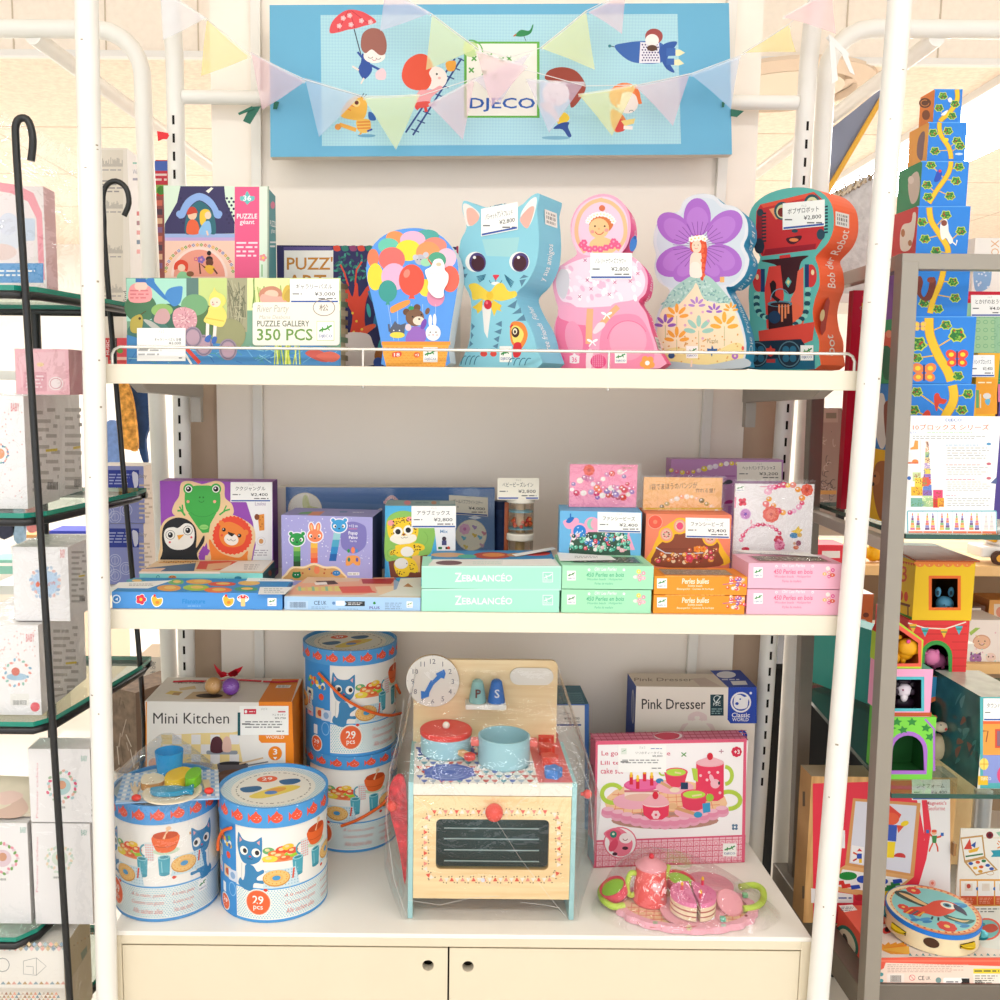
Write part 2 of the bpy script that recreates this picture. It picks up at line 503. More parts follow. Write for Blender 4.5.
for i in range(23):
 x=-4.4+i*.3;g.box(x,ySof-.033,LOWC,x+.004,ySof-.03,3.1,'ddcfbb')
struct(g,'trim_1')
g=G();g.box(-4.5,ySof-.05,LOWC-.006,4.5,ySof-.03,LOWC+.014,M('fbfaf8',.5));struct(g,'trim_2')
g=G();g.box(-4.5,-4.5,3.1,4.5,ySof,3.15,M('fbf3e6',.8));tag(g.build('ceiling'),kind='structure')
g=G();g.box(-4.5,6.0,0,4.5,6.05,2.6,M('f7f3ec',.8,noise=.03));struct(g,'wall_back')
g=G();g.box(-4.55,-4.5,0,-4.5,6.05,3.15,M('f8f5f0',.8));struct(g,'wall_left')
g=G();g.box(4.5,-4.5,0,4.55,6.05,3.15,M('f6eee4',.8));struct(g,'wall_right')
def strip_lamp(p0,p1,w,label,power,name='ceiling_light'):
 """a ceiling batten: metal tray with a glowing diffuser, and the light it gives"""
 p0=Vector(p0);p1=Vector(p1);c=(p0+p1)/2;L=(p1-p0).length
 a=math.atan2((p1-p0).y,(p1-p0).x)
 t=thing(name,label,'ceiling light',c)
 e=Vector((math.cos(a),math.sin(a),0));s=Vector((-math.sin(a),math.cos(a),0))
 def slab(hw,z0,z1,m,nm):
  g=G();q=[c-e*L/2-s*hw,c+e*L/2-s*hw,c+e*L/2+s*hw,c-e*L/2+s*hw]
  g.hexa([v+Vector((0,0,z0))for v in q]+[v+Vector((0,0,z1))for v in q],m);return g.build(nm,t)
 slab(w/2+.02,-.03,.0,M('f5f5f2',.5),'tray')
 slab(w/2,-.05,-.03,M('ffffff',.5,emit=4.0),'diffuser')
 l=bpy.data.lights.new('lamp_light','AREA');l.shape='RECTANGLE';l.size=L;l.size_y=w;l.energy=power
 l.color=(1,1,1)
 lo=bpy.data.objects.new('lamp_light',l);COL.objects.link(lo);lo.location=c-Vector((0,0,.06));lo.rotation_euler=(0,0,a)
 lo.visible_camera=True
 return t
q0=P(1000,108,Z=LOWC);q1=P(862,184,Z=LOWC)
d=(q1-q0)
strip_lamp((q0-d*.4),(q0+d*1.35),.36,'long bright fluorescent ceiling strip behind the tower of picture cubes',90)
for i,(x,y,lab)in enumerate(((-1.5,-2.0,'ceiling lamp above the aisle on the black stand side'),(0.1,-2.0,'ceiling lamp above the aisle facing the toy rack'),(1.7,-2.0,'ceiling lamp above the aisle on the grey metal stand side'))):
 strip_lamp((x-.6,y,3.1),(x+.6,y,3.1),.5,lab,17)
strip_lamp((-2.6,2.6,LOWC),(-2.6,4.6,LOWC),.3,'ceiling lamp over the pale shop floor behind the black stand',90)
strip_lamp((-.4,3.4,LOWC),(1.2,3.4,LOWC),.3,'ceiling lamp far behind the rack back board',60)
W=bpy.data.worlds.new('shop');SC.world=W;W.use_nodes=True
bg=W.node_tree.nodes['Background'];bg.inputs['Color'].default_value=(.96,.98,1,1);bg.inputs['Strength'].default_value=2.3
c=P(783,84,Z=LOWC)
t=thing('downlight','large round recessed downlight ringed in the peach ceiling beside the bunting','ceiling light',c)
g=G();g.lathe(c,[(.30,0),(.30,-.012),(.24,-.03),(.235,-.005)],M('f0dcc6',.6),40,cap=False);g.build('ring',t)
g=G();g.lathe(c,[(.20,-.001),(.20,-.02),(.0,-.02)],M('f6e8d4',.6),40,cap=False);g.build('diffuser',t)
c=P(845,85,Z=LOWC)
g=G();g.lathe(c,[(.11,0),(.11,-.012),(.085,-.02),(.08,-.002),(0,-.002)],M('f3e0cc',.6),32,cap=False)
tag(g.build('ceiling_speaker',origin=c),'small round ceiling fitting next to the recessed downlight','speaker')
PW=M('f8f5ee',.35,noise=.015,scale=14);SHELF=M('efe6d2',.45,noise=.02,scale=9)
rack=thing('display_rack','white metal shop rack with two cream shelves between round posts','shelving',(0.12,.22,0))
def post_line(x0,y0,x1,y1,Y,z0,z1):
 a=P(x0,y0,Y=Y);b=P(x1,y1,Y=Y)
 f=lambda z:a+(b-a)*((z-a.z)/(b.z-a.z))
 return f(z0),f(z1)
yF=-.018
for(xa,xb)in((86.5,106),(900,821)):
 yb=940 if xa<500 else 960
 p,q=post_line(xa,0,xb,yb,yF,0,2.35)
 g=G();g.tube([p,p+(q-p)*.3,p+(q-p)*.6,q],.0172,PW,20)
 rn=random.Random(3 if xa<500 else 5)
 for k in range(16):
  f=rn.uniform(.25,.85);c=p+(q-p)*f;ang=rn.uniform(-2.6,-.5)
  n_=Vector((math.cos(ang),math.sin(ang),0));s_=Vector((-n_.y,n_.x,0))
  w,h=rn.uniform(.0006,.0025),rn.uniform(.0005,.0015)
  o_=c+n_*.01735
  g.face([o_-s_*w-Vector((0,0,h)),o_+s_*w-Vector((0,0,h)),o_+s_*w+Vector((0,0,h)),o_-s_*w+Vector((0,0,h))],'a89a86')
 g.build('front_post',rack)
YR=.43
slots_m=M('1c1713',.8)
for(xa,ya,xb,yb,sg)in((177,180,183,480,-1),(800,190,780,480,1)):
 p,q=post_line(xa,ya,xb,yb,YR,0,P(xa,60,Y=YR).z)
 up=q
 pts=[p,p+(q-p)*.5,q]+[q+Vector((0,-.22*(1-math.cos(t)),.22*math.sin(t)))for t in(.3,.6,.9,1.2,1.5)]+[q+Vector((0,-.44,.22))]
 g=G();g.tube(pts,.0175,PW,16)
 z=.62
 while z<q.z-.12:
  f=(z-p.z)/(q.z-p.z);c=p+(q-p)*f+Vector((0,-.0179,0))
  g.box(c.x-.0022,c.y,z,c.x+.0022,c.y+.004,z+.017,slots_m);z+=.034
 g.build('rear_post',rack)
g=G();a=P(183,97,Y=YR);b=P(797,106,Y=YR);b.z=a.z;b.y=a.y
g.tube([a,b],.0135,PW,16);g.build('crossbar',rack)
xl=P(105,367,Y=0).x;xr=P(859.5,370,Y=0).x
def shelf(z,xa,xb,h,yb=.43):
 g=G();g.box(xa,0,z-h,xb,.018,z,SHELF);g.box(xa,.018,z-.02,xb,yb,z,SHELF)
 g.box(xa,.018,z-h,xa+.012,yb,z-.02,SHELF);g.box(xb-.012,.018,z-h,xb,yb,z-.02,SHELF)
 return g.build('shelf',rack,bevel=.0012)
HL=ZT-P(480,387,Y=0).z
s1=shelf(ZT,xl,xr,HL)
s2=shelf(ZM,P(109,620,Y=0).x,P(839,620,Y=0).x,ZM-P(475,632.3,Y=0).z)
GREY=M('b5aea4',.4,.3)
for s_,z,h in((s1,ZT,HL),(s2,ZM,HL)):
 for xa,k in((xl+.03,1),(xr-.03,-1)):
  g=G();x0,x1=min(xa,xa+k*.02),max(xa,xa+k*.02);zt=z-h
  g.hexa([(x0,.06,zt-.014),(x1,.06,zt-.014),(x1,.415,zt-.026),(x0,.415,zt-.026),(x0,.02,zt),(x1,.02,zt),(x1,.415,zt),(x0,.415,zt)],GREY)
  g.box(x0,.39,zt-.075,x1,.41,zt-.026,GREY)
  g.build('bracket',s_)
g=G();zr=P(480,350.3,Y=.012).z;x0=P(112,350,Y=.012).x;x1=P(855,356,Y=.012).x
WIRE=M('e9e6df',.2,.6)
g.tube([(x0,.012,ZT),(x0,.012,zr-.012),(x0+.004,.012,zr-.004),(x0+.012,.012,zr),(0,.012,zr),(x1-.012,.012,zr),(x1-.004,.012,zr-.004),(x1,.012,zr-.012),(x1,.012,ZT)],.0024,WIRE,8)
for px in(363,609):x=P(px,355,Y=.012).x;g.tube([(x,.012,ZT-.034),(x,.012,zr)],.002,WIRE,8)
g.build('guard_rail',rack)
g=G();xa=P(212,150,Y=.47).x;xb=P(757,150,Y=.47).x
g.box(xa,.47,.3,xb,.485,2.4,M('f9efe3',.6,noise=.015,scale=3));g.build('back_panel',rack)
for(x0,y0,x1,y1)in((256,160,258,480),(722,180,705,455)):
 p,q=post_line(x0,y0,x1,y1,.455,.3,2.4);g=G()
 w=.0095
 g.hexa([p+Vector((-w,0,0)),p+Vector((w,0,0)),p+Vector((w,.013,0)),p+Vector((-w,.013,0)),q+Vector((-w,0,0)),q+Vector((w,0,0)),q+Vector((w,.013,0)),q+Vector((-w,.013,0))],M('faf6ee',.5))
 g.build('slat',rack)
g=G();xa=P(184,450,Y=.5).x;xb=P(777,450,Y=.5).x
g.box(xa,.488,.2,xb,.5,ZT-.03,M('c3aa94',.6,noise=.03));g.build('lower_panel',rack)
cx0=P(111,936,Y=0).x;cx1=P(812,934,Y=0).x
cab=thing('storage_cabinet','cream two-door cabinet with round finger holes under the rack','cabinet',((cx0+cx1)/2,.22,0))
CAB=M('ecdfc4',.45,noise=.015,scale=7)
zr1=P(460,947,Y=0).z;st=.0165
g=G();g.box(cx0,0,ZC-.008,cx1,.405,ZC,M('fffaf0',.4,noise=.015,scale=7));g.build('top_panel',cab,bevel=.001)  # cabinet paint made paler on top, overhead light put into the colour
g=G();g.box(cx0,.0,.02,cx0+st,.405,ZC-.008,CAB);g.box(cx1-st,0,.02,cx1,.405,ZC-.008,CAB)
g.box(cx0+st,.0,zr1,cx1-st,.02,ZC-.008,CAB);g.box(cx0+st,.39,.02,cx1-st,.405,ZC-.008,CAB);g.box(cx0+st,0.0,0.0,cx1-st,.39,.05,CAB)
g.box(cx0+st,.03,.05,cx1-st,.034,zr1,M('3a322a',.8));g.build('body',cab,bevel=.0008)  # dark sheet behind the doors paints in the shaded interior
xm=P(448.5,970,Y=0).x
for(xa,xb,hx,hy,lab)in((cx0+st+.001,xm-.0016,428,965.5,''),(xm+.0016,cx1-st-.001,468,966.5,'')):
 c=P(hx,hy,Y=.003);r=.0098;zt_=zr1-.004
 outer=[Vector((xa,.003,.055)),Vector((xb,.003,.055)),Vector((xb,.003,zt_)),Vector((xa,.003,zt_))]
 inner=[Vector((c.x+r*math.cos(2*PI*k/24),.003,c.z+r*math.sin(2*PI*k/24)))for k in range(24)]
 al=outer+inner;tri=tessellate_polygon([outer,inner]);e=Vector((0,.018,0));n=len(al)
 g=G();g.add(al,[tuple(t)for t in tri],CAB);g.add([v+e for v in al],[tuple(t)for t in tri],CAB)
 g.add(outer+[v+e for v in outer],[(i,(i+1)%4,4+(i+1)%4,4+i)for i in range(4)],CAB)
 g.add(inner+[v+e for v in inner],[(i,(i+1)%24,24+(i+1)%24,24+i)for i in range(24)],M('d9cdb8',.5),True)
 g.build('door',cab)
def frame(pts,bar,r,label):
 t=thing('pipe_frame',label,'rack frame',(pts[-1].x,pts[-1].y,0))
 g=G();g.tube(pts,r,PW,16);g.build('bent_pipe',t)
 g=G();g.tube(bar,r*.95,PW,14);g.build('side_bar',t)
YU=.5
zb=P(60,29,Y=YU).z
c1=P(143.5,115,Y=YU);lo=P(168,640,Y=YU)
arc=[Vector((c1 .x-.09+.09*math.cos(t),YU,zb-.09+.09*math.sin(t)))for t in(1.57,1.25,.95,.65,.35,.1,0)]
dn=(lo-c1).normalized()
bot=c1+dn*((c1 .z-0.0)/-dn.z)
frame([Vector((-1.6,YU,zb))]+arc+[c1+dn*.1,bot],[P(33,36,Y=YU),P(210,166,Y=YU+1.0)],.0175,'white bent pipe frame behind the black stand of glass shelves')
c1=P(824,115,Y=YU);lo=P(790,690,Y=YU)
zb=P(940,29,Y=YU).z
arc=[Vector((c1 .x+.09-.09*math.cos(t),YU,zb-.09+.09*math.sin(t)))for t in(1.57,1.25,.95,.65,.35,.1,0)]
dn=(lo-c1).normalized();bot=c1+dn*((c1 .z)/-dn.z)
frame([Vector((1.7,YU,zb))]+arc+[c1+dn*.1,bot],[P(937,38,Y=YU),P(755,174,Y=YU+1.0)],.0175,'white bent pipe frame behind the robot puzzle box')
def checks(h1,h2,size,rough=.5,rot=PI/4,name='gingham'):
 """woven check pattern printed on the thing"""
 key=('chk',h1,h2,size,rot)
 if key in _mats:return _mats[key]
 m=bpy.data.materials.new(name);m.use_nodes=True
 nt=m.node_tree;b=nt.nodes['Principled BSDF'];b.inputs['Roughness'].default_value=rough;b.inputs['Specular IOR Level'].default_value=.3
 tc=nt.nodes.new('ShaderNodeTexCoord');mp=nt.nodes.new('ShaderNodeMapping');ck=nt.nodes.new('ShaderNodeTexChecker')
 mp.inputs['Rotation'].default_value=(0,rot,0);mp.inputs['Location'].default_value=(.0003,.0007,.0004)
 nt.links.new(tc.outputs['Object'],mp.inputs['Vector']);nt.links.new(mp.outputs['Vector'],ck.inputs['Vector'])
 ck.inputs['Scale'].default_value=1/size;ck.inputs['Color1'].default_value=hexc(h1);ck.inputs['Color2'].default_value=hexc(h2)
 nt.links.new(ck.outputs['Color'],b.inputs['Base Color'])
 _mats[key]=m
 return m
def kid(A,x,y,r,hair,skin='fbe6d8',hr=1.15,hy=-.25):
 A.ell(x,y+r*hy,r*hr,r*hr,hair);A.ell(x+r*.1,y+r*.25,r*.85,r*.75,skin)
 A.eyes(x+r*.15,y+r*.2,r*.35,r*.07,'443333');A.smile(x+r*.15,y+r*.35,r*.25,r*.07,'c05050')
YB=.385
q=[P(270.5,157,Y=YB),P(732,154.5,Y=YB),P(729,3,Y=YB),P(269.5,5,Y=YB)]
g=G();g.prism(q,(0,.025,0),M('6db5d8',.5),M('f3ead8',.6))
A=Art(g,plane_map((0,YB,0),(0,-1,0)))
A.poly([(320.5,15),(677.5,14),(681,144),(322,146)],checks('a9d3dc','a0cad8',.004))
A.fr(260,0,.26)
A.blob([(268,125),(280,80),(330,40),(385,42),(430,65),(447,85),(420,95),(400,100),(365,110),(335,115),(300,125)],'e8545a')
A.line([(340,40),(300,120)],3,'c93d47');A.line([(345,40),(365,110)],3,'c93d47');A.line([(350,40),(420,92)],3,'c93d47')
for p in((320,70),(350,95),(390,80),(305,100),(345,60),(425,85)):A.flower(p[0],p[1],10,'f7b9bb','f7d9d9')
A.line([(362,112),(388,210)],4,'3a3f55')
A.blob([(395,205),(425,245),(430,275),(400,305),(378,270),(388,240)],'2c4fa0');A.line([(400,230),(375,200)],8,'2c4fa0');A.line([(425,250),(460,268)],9,'2c4fa0')
A.line([(380,270),(355,255)],7,'fbe6d8');A.line([(400,300),(388,322)],6,'fbe6d8')
A.ell(440,215,42,28,'fdf3ec');A.blob([(388,180),(395,130),(430,108),(470,120),(487,165),(482,205),(460,212),(430,190),(405,205)],'a5675b')
A.arc(425,218,9,6,0,180,2,'554444');A.arc(455,222,9,6,0,180,2,'554444');A.smile(440,225,8,2,'cc5555')
A.blob([(445,280),(470,262),(485,280),(480,305),(450,305)],'f5d0d6')
A.blob([(310,445),(330,400),(365,370),(405,380),(412,420),(395,460),(350,460)],'f4b84a');A.line([(320,410),(350,425)],5,'e88a38');A.line([(330,400),(365,410)],5,'e88a38')
A.ell(370,396,16,15,'f9d98a');A.ell(372,395,8,8,'6a2a20');A.line([(390,375),(400,358)],3,'335');A.line([(396,378),(410,362)],3,'335')
A.blob([(372,462),(420,460),(425,500),(400,512),(376,500)],'f6c25a')
for y in(470,482,494):A.line([(374,y),(424,y-2)],6,'e98f3a')
A.line([(370,500),(340,490),(310,480),(295,495)],16,'f3b04a');A.ell(300,488,12,12,'ee9a40');A.line([(390,510),(380,522)],7,'f3b04a');A.line([(412,505),(432,497)],7,'2c4fa0')
A.blob([(418,430),(440,440),(445,462),(420,460)],'2f62b0')
A.ell(410,522,35,6,'6fa9c8')
for k in range(9):
 y=228+k*34;x=770-k*22.5;A.line([(x-8,y-4),(x+22,y+8)],5,'35508e')
A.line([(750,225),(560,510)],7,'2e4a8c');A.line([(775,225),(588,520)],7,'2e4a8c')
A.ell(672,300,48,45,'fdf0ea');A.blob([(545,290),(560,240),(600,210),(640,212),(665,250),(650,280),(660,310),(640,345),(590,345),(558,325)],'e9553a')
A.ell(680,285,4,4,'333');A.ell(690,300,6,5,'f5c0b8')
A.blob([(610,350),(660,345),(690,330),(700,340),(660,375),(650,405),(605,400)],'f3a9ae');A.blob([(600,395),(650,390),(652,410),(600,415)],'e25048')
A.line([(610,410),(600,420)],14,'e2443e');A.line([(635,410),(640,430)],12,'e2443e')
A.blob([(715,240),(752,235),(748,270),(722,272)],'f4a943')
A.fr(500,0,.26)
A.rect(-138,160,152,453,'67b548');A.rect(-128,168,142,445,'fbf7ec')
for p in((-100,225),(-40,215),(-110,270),(-60,280),(35,225),(5,230),(-20,295)):
 A.line([(p[0]-9,p[1]-9),(p[0]+9,p[1]+9)],6,'5aa84a');A.line([(p[0]-9,p[1]+9),(p[0]+9,p[1]-9)],6,'5aa84a')
A.ell(-112,190,30,30,'c9e0a0');A.arc(-112,200,45,45,-100,40,5,'6db85a')
A.txt('DJECO',-117,376,135,430,'2d62b8',.035)
A.blob([(58,135),(80,115),(112,118),(125,95),(128,100),(118,128),(90,140),(65,140)],'2c8a4f');A.line([(62,132),(52,140)],5,'d06a38');A.line([(92,138),(100,158)],2,'444')
A.blob([(172,300),(190,270),(240,258),(295,275),(330,330),(310,380),(275,415),(260,370),(200,320)],'a4473a');A.ell(215,360,52,48,'fdf0ea');A.eyes(205,362,14,3);A.smile(205,375,12,3,'b55')
A.blob([(220,470),(245,432),(268,455),(240,480)],'f5cf3e');A.blob([(205,495),(230,475),(265,470),(262,490),(275,522),(262,526),(240,498)],'2d4f9a');A.ell(215,530,55,7,'7fb5cf')
A.blob([(155,400),(190,395),(222,440),(225,470),(195,440),(172,425)],'f6e3d8')
A.ell(480,370,60,52,'f58b50');A.ell(490,395,42,42,'fdf0ea');A.line([(470,320),(455,400)],12,'f07b3e');A.line([(520,330),(540,400)],14,'f07b3e');A.arc(505,430,8,6,180,360,2,'444')
A.blob([(430,420),(470,440),(490,480),(470,505),(440,505),(425,460)],'e98a48');A.blob([(445,470),(470,460),(480,500),(445,505)],'dd4a44');A.poly([(465,465),(520,455),(515,475),(480,485)],'f4d886');A.line([(475,490),(510,492)],14,'fdf0ea')
A.blob([(440,180),(480,165),(550,158),(620,165),(640,205),(620,240),(550,245),(490,230)],'3a68b4');A.poly([(540,162),(612,165),(616,242),(535,243)],'eeeaf3')
A.dots([(548+i*11+(j%2)*5,172+j*10)for i in range(6)for j in range(7)],3.5,'53407a')
A.blob([(612,190),(640,165),(682,162),(655,205),(645,230),(672,278),(640,265),(618,225)],'2f5aa8');A.poly([(655,195),(690,190),(712,203),(690,215),(655,212)],'f6eec0');A.poly([(655,232),(690,228),(708,245),(688,252),(655,250)],'f6eec0')
A.rect(640,185,675,215,'3a68b4');A.rect(640,225,670,250,'3a68b4');A.line([(440,180),(425,177)],3,'335');A.ell(422,177,6,6,'2c7a8a')
A.ell(592,140,34,30,'a54a48');A.ell(585,155,26,24,'fdf3ee');A.ell(585,185,20,12,'5a3a2a')
tag(g.build('banner',origin=(q[0]+q[1])/2),'long sky blue banner of drawn children hanging from the rack crossbar','banner')
def bunting(label,flags,Yc,ties,strings):
 cols={'w':('eef0fa',.62),'y':('f6f0a0',.66),'Y':('f5e58a',.62),'p':('f6cfd8',.66),'b':('cfdcf2',.66),'g':('eef2b4',.68),'l':('e4d8ee',.6)}
 t=thing('bunting',label,'bunting',P(500,60,Y=Yc))
 for i,(c,a,b,d)in enumerate(flags):
  Y=Yc+(i%2)*.006
  h,al=cols[c];g=G()
  pa,pb,pd=P(*a,Y=Y),P(*b,Y=Y),P(*d,Y=Y-.006)
  m1=(pa+pd)/2+Vector((0,-.004,0));m2=(pb+pd)/2+Vector((0,.003,0));ct=(pa+pb+pd)/3+Vector((0,-.006,0));mt=(pa+pb)/2-Vector((0,0,.002))
  V=[pa,mt,pb,m2,pd,m1,ct];T=[(0,1,6),(1,2,6),(2,3,6),(3,4,6),(4,5,6),(5,0,6)]
  g.add(V,T,sheer(h,al*.8),True)
  e=(pb-pa).normalized();nn=Vector((e.z,0,-e.x));nn=nn if nn.z<0 else-nn
  z=Vector((0,-.0008,0));g.add([pa+z,pb+z,pb+nn*.006+z,pa+nn*.006+z],[(0,1,2,3)],sheer('ffffff',.35))
  g.build('pennant',t)
 for s in strings:
  g=G();g.tube([P(x,y,Y=Yc+.003)for x,y in s],.0007,M('f4f2f0',.5),6);g.build('string',t)
 for col,polys in ties:
  for k,pl in enumerate(polys):
   g=G();g.prism([P(x,y,Y=Yc+.05-.0022*k)for x,y in pl],(0,.0015,0),M(col,.35));g.build('ribbon_tie',t)
fl1=[('w',(161,-12),(206,18),(163,40)),('Y',(207,18),(251,57),(201,76)),('p',(251,52),(306,81),(262,110)),('b',(305,78),(361,95),(319,137)),('g',(363,97),(420,94),(396,150)),('p',(428,104),(475,78),(463,140)),('l',(474,79),(530,53),(500,104)),('l',(526,79),(585,82),(549,133)),('y',(578,94),(637,84),(612,136)),('p',(635,86),(690,73),(673,126)),('b',(690,74),(740,56),(731,109)),('Y',(742,53),(789,24),(796,52)),('p',(782,17),(832,-12),(836,34))]
bunting('string of sheer pastel pennants drooping lowest across the blue banner',fl1,.33,[('e8262e',[[(157,131),(168,133),(169,136),(158,141)],[(158,134),(169,135),(167,139),(158,139)]]),('1f6a55',[[(250,107),(261,106),(250,124),(243,121)],[(238,113),(252,106),(254,109),(239,115)],[(274,101),(279,102),(277,109),(273,109)]]),('1f6a55',[[(731,109),(744,111),(737,117),(731,116)],[(722,102),(725,102),(724,107),(722,107)]]),('faf8f4',[[(826,38),(830,34),(850,54),(846,58)],[(840,50),(848,56),(855,75),(850,72)],[(829,36),(834,38),(838,80),(832,84)]])],[[(161,-12),(206,18),(251,54),(306,80),(362,96),(420,96),(475,78),(527,70),(585,86),(637,85),(690,74),(741,55),(789,24),(832,-12)]])
fl2=[('l',(386,-12),(431,13),(380,31)),('g',(432,14),(478,48),(426,70)),('p',(476,50),(528,66),(491,107)),('y',(540,48),(586,10),(595,70)),('p',(588,12),(626,-9),(622,34))]
bunting('short string of sheer pastel pennants looping from above over the banner centre',fl2,.31,[],[[(386,-12),(432,14),(478,49),(510,57),(540,48),(586,11),(626,-9)]])
z0=ZT+.0005
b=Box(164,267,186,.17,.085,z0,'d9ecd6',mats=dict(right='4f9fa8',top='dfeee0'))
A=b.front.fr(100,170,.27)
A.poly([(298,60),(460,60),(465,110),(498,190),(498,235),(240,240),(240,200),(285,120)],'3b3560')
A.dots([(300+i*17+(j%2)*8,105+j*13)for i in range(12)for j in range(8)if not 300<300+i*17<470 or j<0],5,'322c54')
A.rect(240,236,500,250,'9fb4e0');A.rect(240,250,500,262,'c7a9d8');A.rect(240,262,502,420,'f6cdb8')
A.blob([(290,175),(305,130),(330,100),(368,85),(405,100),(430,130),(448,175),(425,175),(410,140),(368,112),(330,140),(312,175)],'8fb0e6')
A.ell(295,163,13,13,'8fb0e6');A.ell(440,163,13,13,'8fb0e6')
A.blob([(316,235),(318,180),(335,140),(368,115),(405,140),(425,180),(428,235),(400,236),(350,236)],'2f6b78')
A.ell(342,165,17,20,'f3c8a8');A.blob([(322,165),(330,140),(350,138),(362,158),(350,160)],'c9432e');A.blob([(322,235),(325,195),(342,183),(362,195),(366,235)],'e8653e')
A.blob([(372,200),(370,160),(385,145),(405,150),(410,170),(395,180),(385,205)],'f6c93e');A.ell(400,168,12,14,'f8d4b8');A.blob([(365,235),(385,195),(405,190),(412,215),(408,238)],'8fc0ea');A.line([(395,225),(400,242)],6,'f8d4b8')
A.poly([(392,78),(412,64),(420,68),(402,86)],'f4f1e0')
A.ell(368,395,105,110,'fbdcd0',a0=180,a1=360);A.ell(368,395,95,100,'ef9d88',a0=180,a1=360)
for i in range(26):
 a=math.radians(185+i*6.8);A.flower(368+125*math.cos(a),385+108*math.sin(a),6,('e9a84a','7aa65a','d96a6a','7a8ac8')[i%4],'f8e6b0',4)
A.blob([(275,370),(278,345),(300,332),(325,345),(322,375),(300,362)],'e2492e');A.ell(302,362,14,13,'f8d4b8');A.blob([(285,400),(300,376),(330,385),(335,402)],'8fcf9a');A.ell(334,385,14,10,'8a5a3a')
A.ell(405,330,13,11,'2a1a18');A.ell(406,343,14,15,'6b3a2a');A.ell(404,308,8,9,'2a1a18');A.blob([(385,360),(405,352),(425,362),(415,385),(398,380)],'f2b83e');A.line([(390,362),(368,345),(372,385)],6,'6b3a2a');A.line([(420,365),(435,385)],6,'6b3a2a');A.flower(375,332,14,'8a6ab8','e89ab0');A.flower(356,330,8,'d96a8a')
A.rect(499,62,590,420,'ee5f8c');A.blob([(520,98),(535,95),(545,78),(556,95),(572,98),(570,112),(556,118),(545,128),(535,117),(520,112)],'6fc3c0')
A.txt('36',530,94,560,114,'ffffff',.03);A.txt('PUZZLE',507,162,582,180,'ffffff',.03);A.txt('géant',518,184,572,206,'ffffff',.01)
A.micro(505,262,588,325,4,'ffe3ec');A.rect(590,62,620,420,'e2f0dd');A.flower(604,325,14,'f09a9a');A.line([(600,350),(600,395)],5,'8fc08a')
A=b.right.fr(100,170,.27);A.rect(620,60,626,420,'cfe6d4');A.txt('PUZZLE',630,186,652,208,'ffffff',.02,dy=5);A.ell(640,130,8,14,'ee7fa0');A.txt('géant',634,215,650,235,'ffffff',.01,dy=5);A.micro(630,260,654,290,2,'ffffff',dy=4)
b.done('puzzle_box','tall giant puzzle carton with a fairy castle picture and pink stripe','puzzle box')
b=Box(277,458,246,.27,.05,z0,'2e2a5c',mats=dict(top='3a3468'))
A=b.front.fr(100,170,.27)
A.rect(682,296,1335,720,'f5f0e8');A.rect(864,290,1310,700,'28265a');A.rect(680,285,860,298,'5a4a88')
for i in range(10):A.blob([(864+i*30,283),(885+i*30,280),(890+i*30,298),(870+i*30,300)],('d8442e','2a7a6a','8a3a6a')[i%3])
A.txt("PUZZ'",692,322,862,370,'c9862e',.035);A.txt('ART',694,388,838,440,'c9862e',.035)
A.blob([(925,640),(935,540),(905,480),(900,440),(915,430),(935,470),(945,420),(955,425),(960,470),(990,430),(1000,440),(985,490),(980,560),(990,640)],'e4472e')
for i in range(55):
 rn=random.Random(i);a=rn.uniform(0,6.28);d_=rn.uniform(0,1)**.5
 A.ell(935+70*d_*math.cos(a),360+55*d_*math.sin(a),9,4,('2a7a6a','3f9a8a','1f5a5a')[i%3],rn.uniform(0,180),8)
A.line([(920,430),(905,380),(890,350)],6,'e4472e');A.line([(945,425),(950,370),(970,340)],6,'e4472e')
for k,(x,y)in enumerate(((1000,380),(1005,470),(995,520),(1020,560),(1040,640))):A.ell(x,y,26,7,('3aa8a8','2f7aa8')[k%2],50+15*k)
A.blob([(965,590),(1010,570),(1020,580),(985,610),(960,640)],'f0603e');A.dots([(935,530),(950,560),(970,590),(940,600)],5,'f7d040')
A.blob([(860,690),(895,610),(985,605),(1010,640),(1020,720),(860,720)],'f2e2de')
A.fr(350,180,.22);A.ell(135,800,24,36,'b06a2e');A.ell(128,830,22,24,'3a5ab0');A.rect(448,810,500,850,'f5f0e8');A.ell(448,835,7,7,'4a5ab8');A.rect(484,300,493,560,'b83a5a')
b.done('puzzle_box','navy art puzzle carton with gold lettering and red tree behind balloon carton','puzzle box')
b=Box(126.5,340,279,.035,.085,z0,'6f9a86',mats=dict(right='b8a88a',top='c8cfc0'))
A=b.front.fr(100,170,.27)
A.rect(100,400,892,725,'78a48a')
A.rect(98,402,320,560,'a9dcc8');A.rect(320,400,470,560,'c8d88a');A.rect(320,400,365,560,'5f7f78');A.rect(470,400,545,600,'a9a585')
rn=random.Random(2)
for i in range(60):A.line([(472+rn.uniform(0,66),405+rn.uniform(0,150)),(476+rn.uniform(0,66),440+rn.uniform(0,150))],3,('8f8a6e','bdb898','777a60')[i%3])
A.rect(545,400,890,520,'dfe8a8')
for i in range(40):x=rn.uniform(545,890);A.line([(x,400+rn.uniform(0,60)),(x+rn.uniform(-12,12),480+rn.uniform(0,40))],4,('9fb45a','f0f0a0','6f8f4a')[i%3])
for(x,y,rx,ry,c)in((150,510,60,55,'4d7a58'),(260,545,70,50,'3f6b5a'),(390,560,55,60,'5a7a4e'),(350,500,50,40,'76a878'),(230,520,40,25,'8fb86a'),(480,610,60,60,'9a9a70'),(180,600,80,45,'4a7a70')):A.ell(x,y,rx,ry,c)
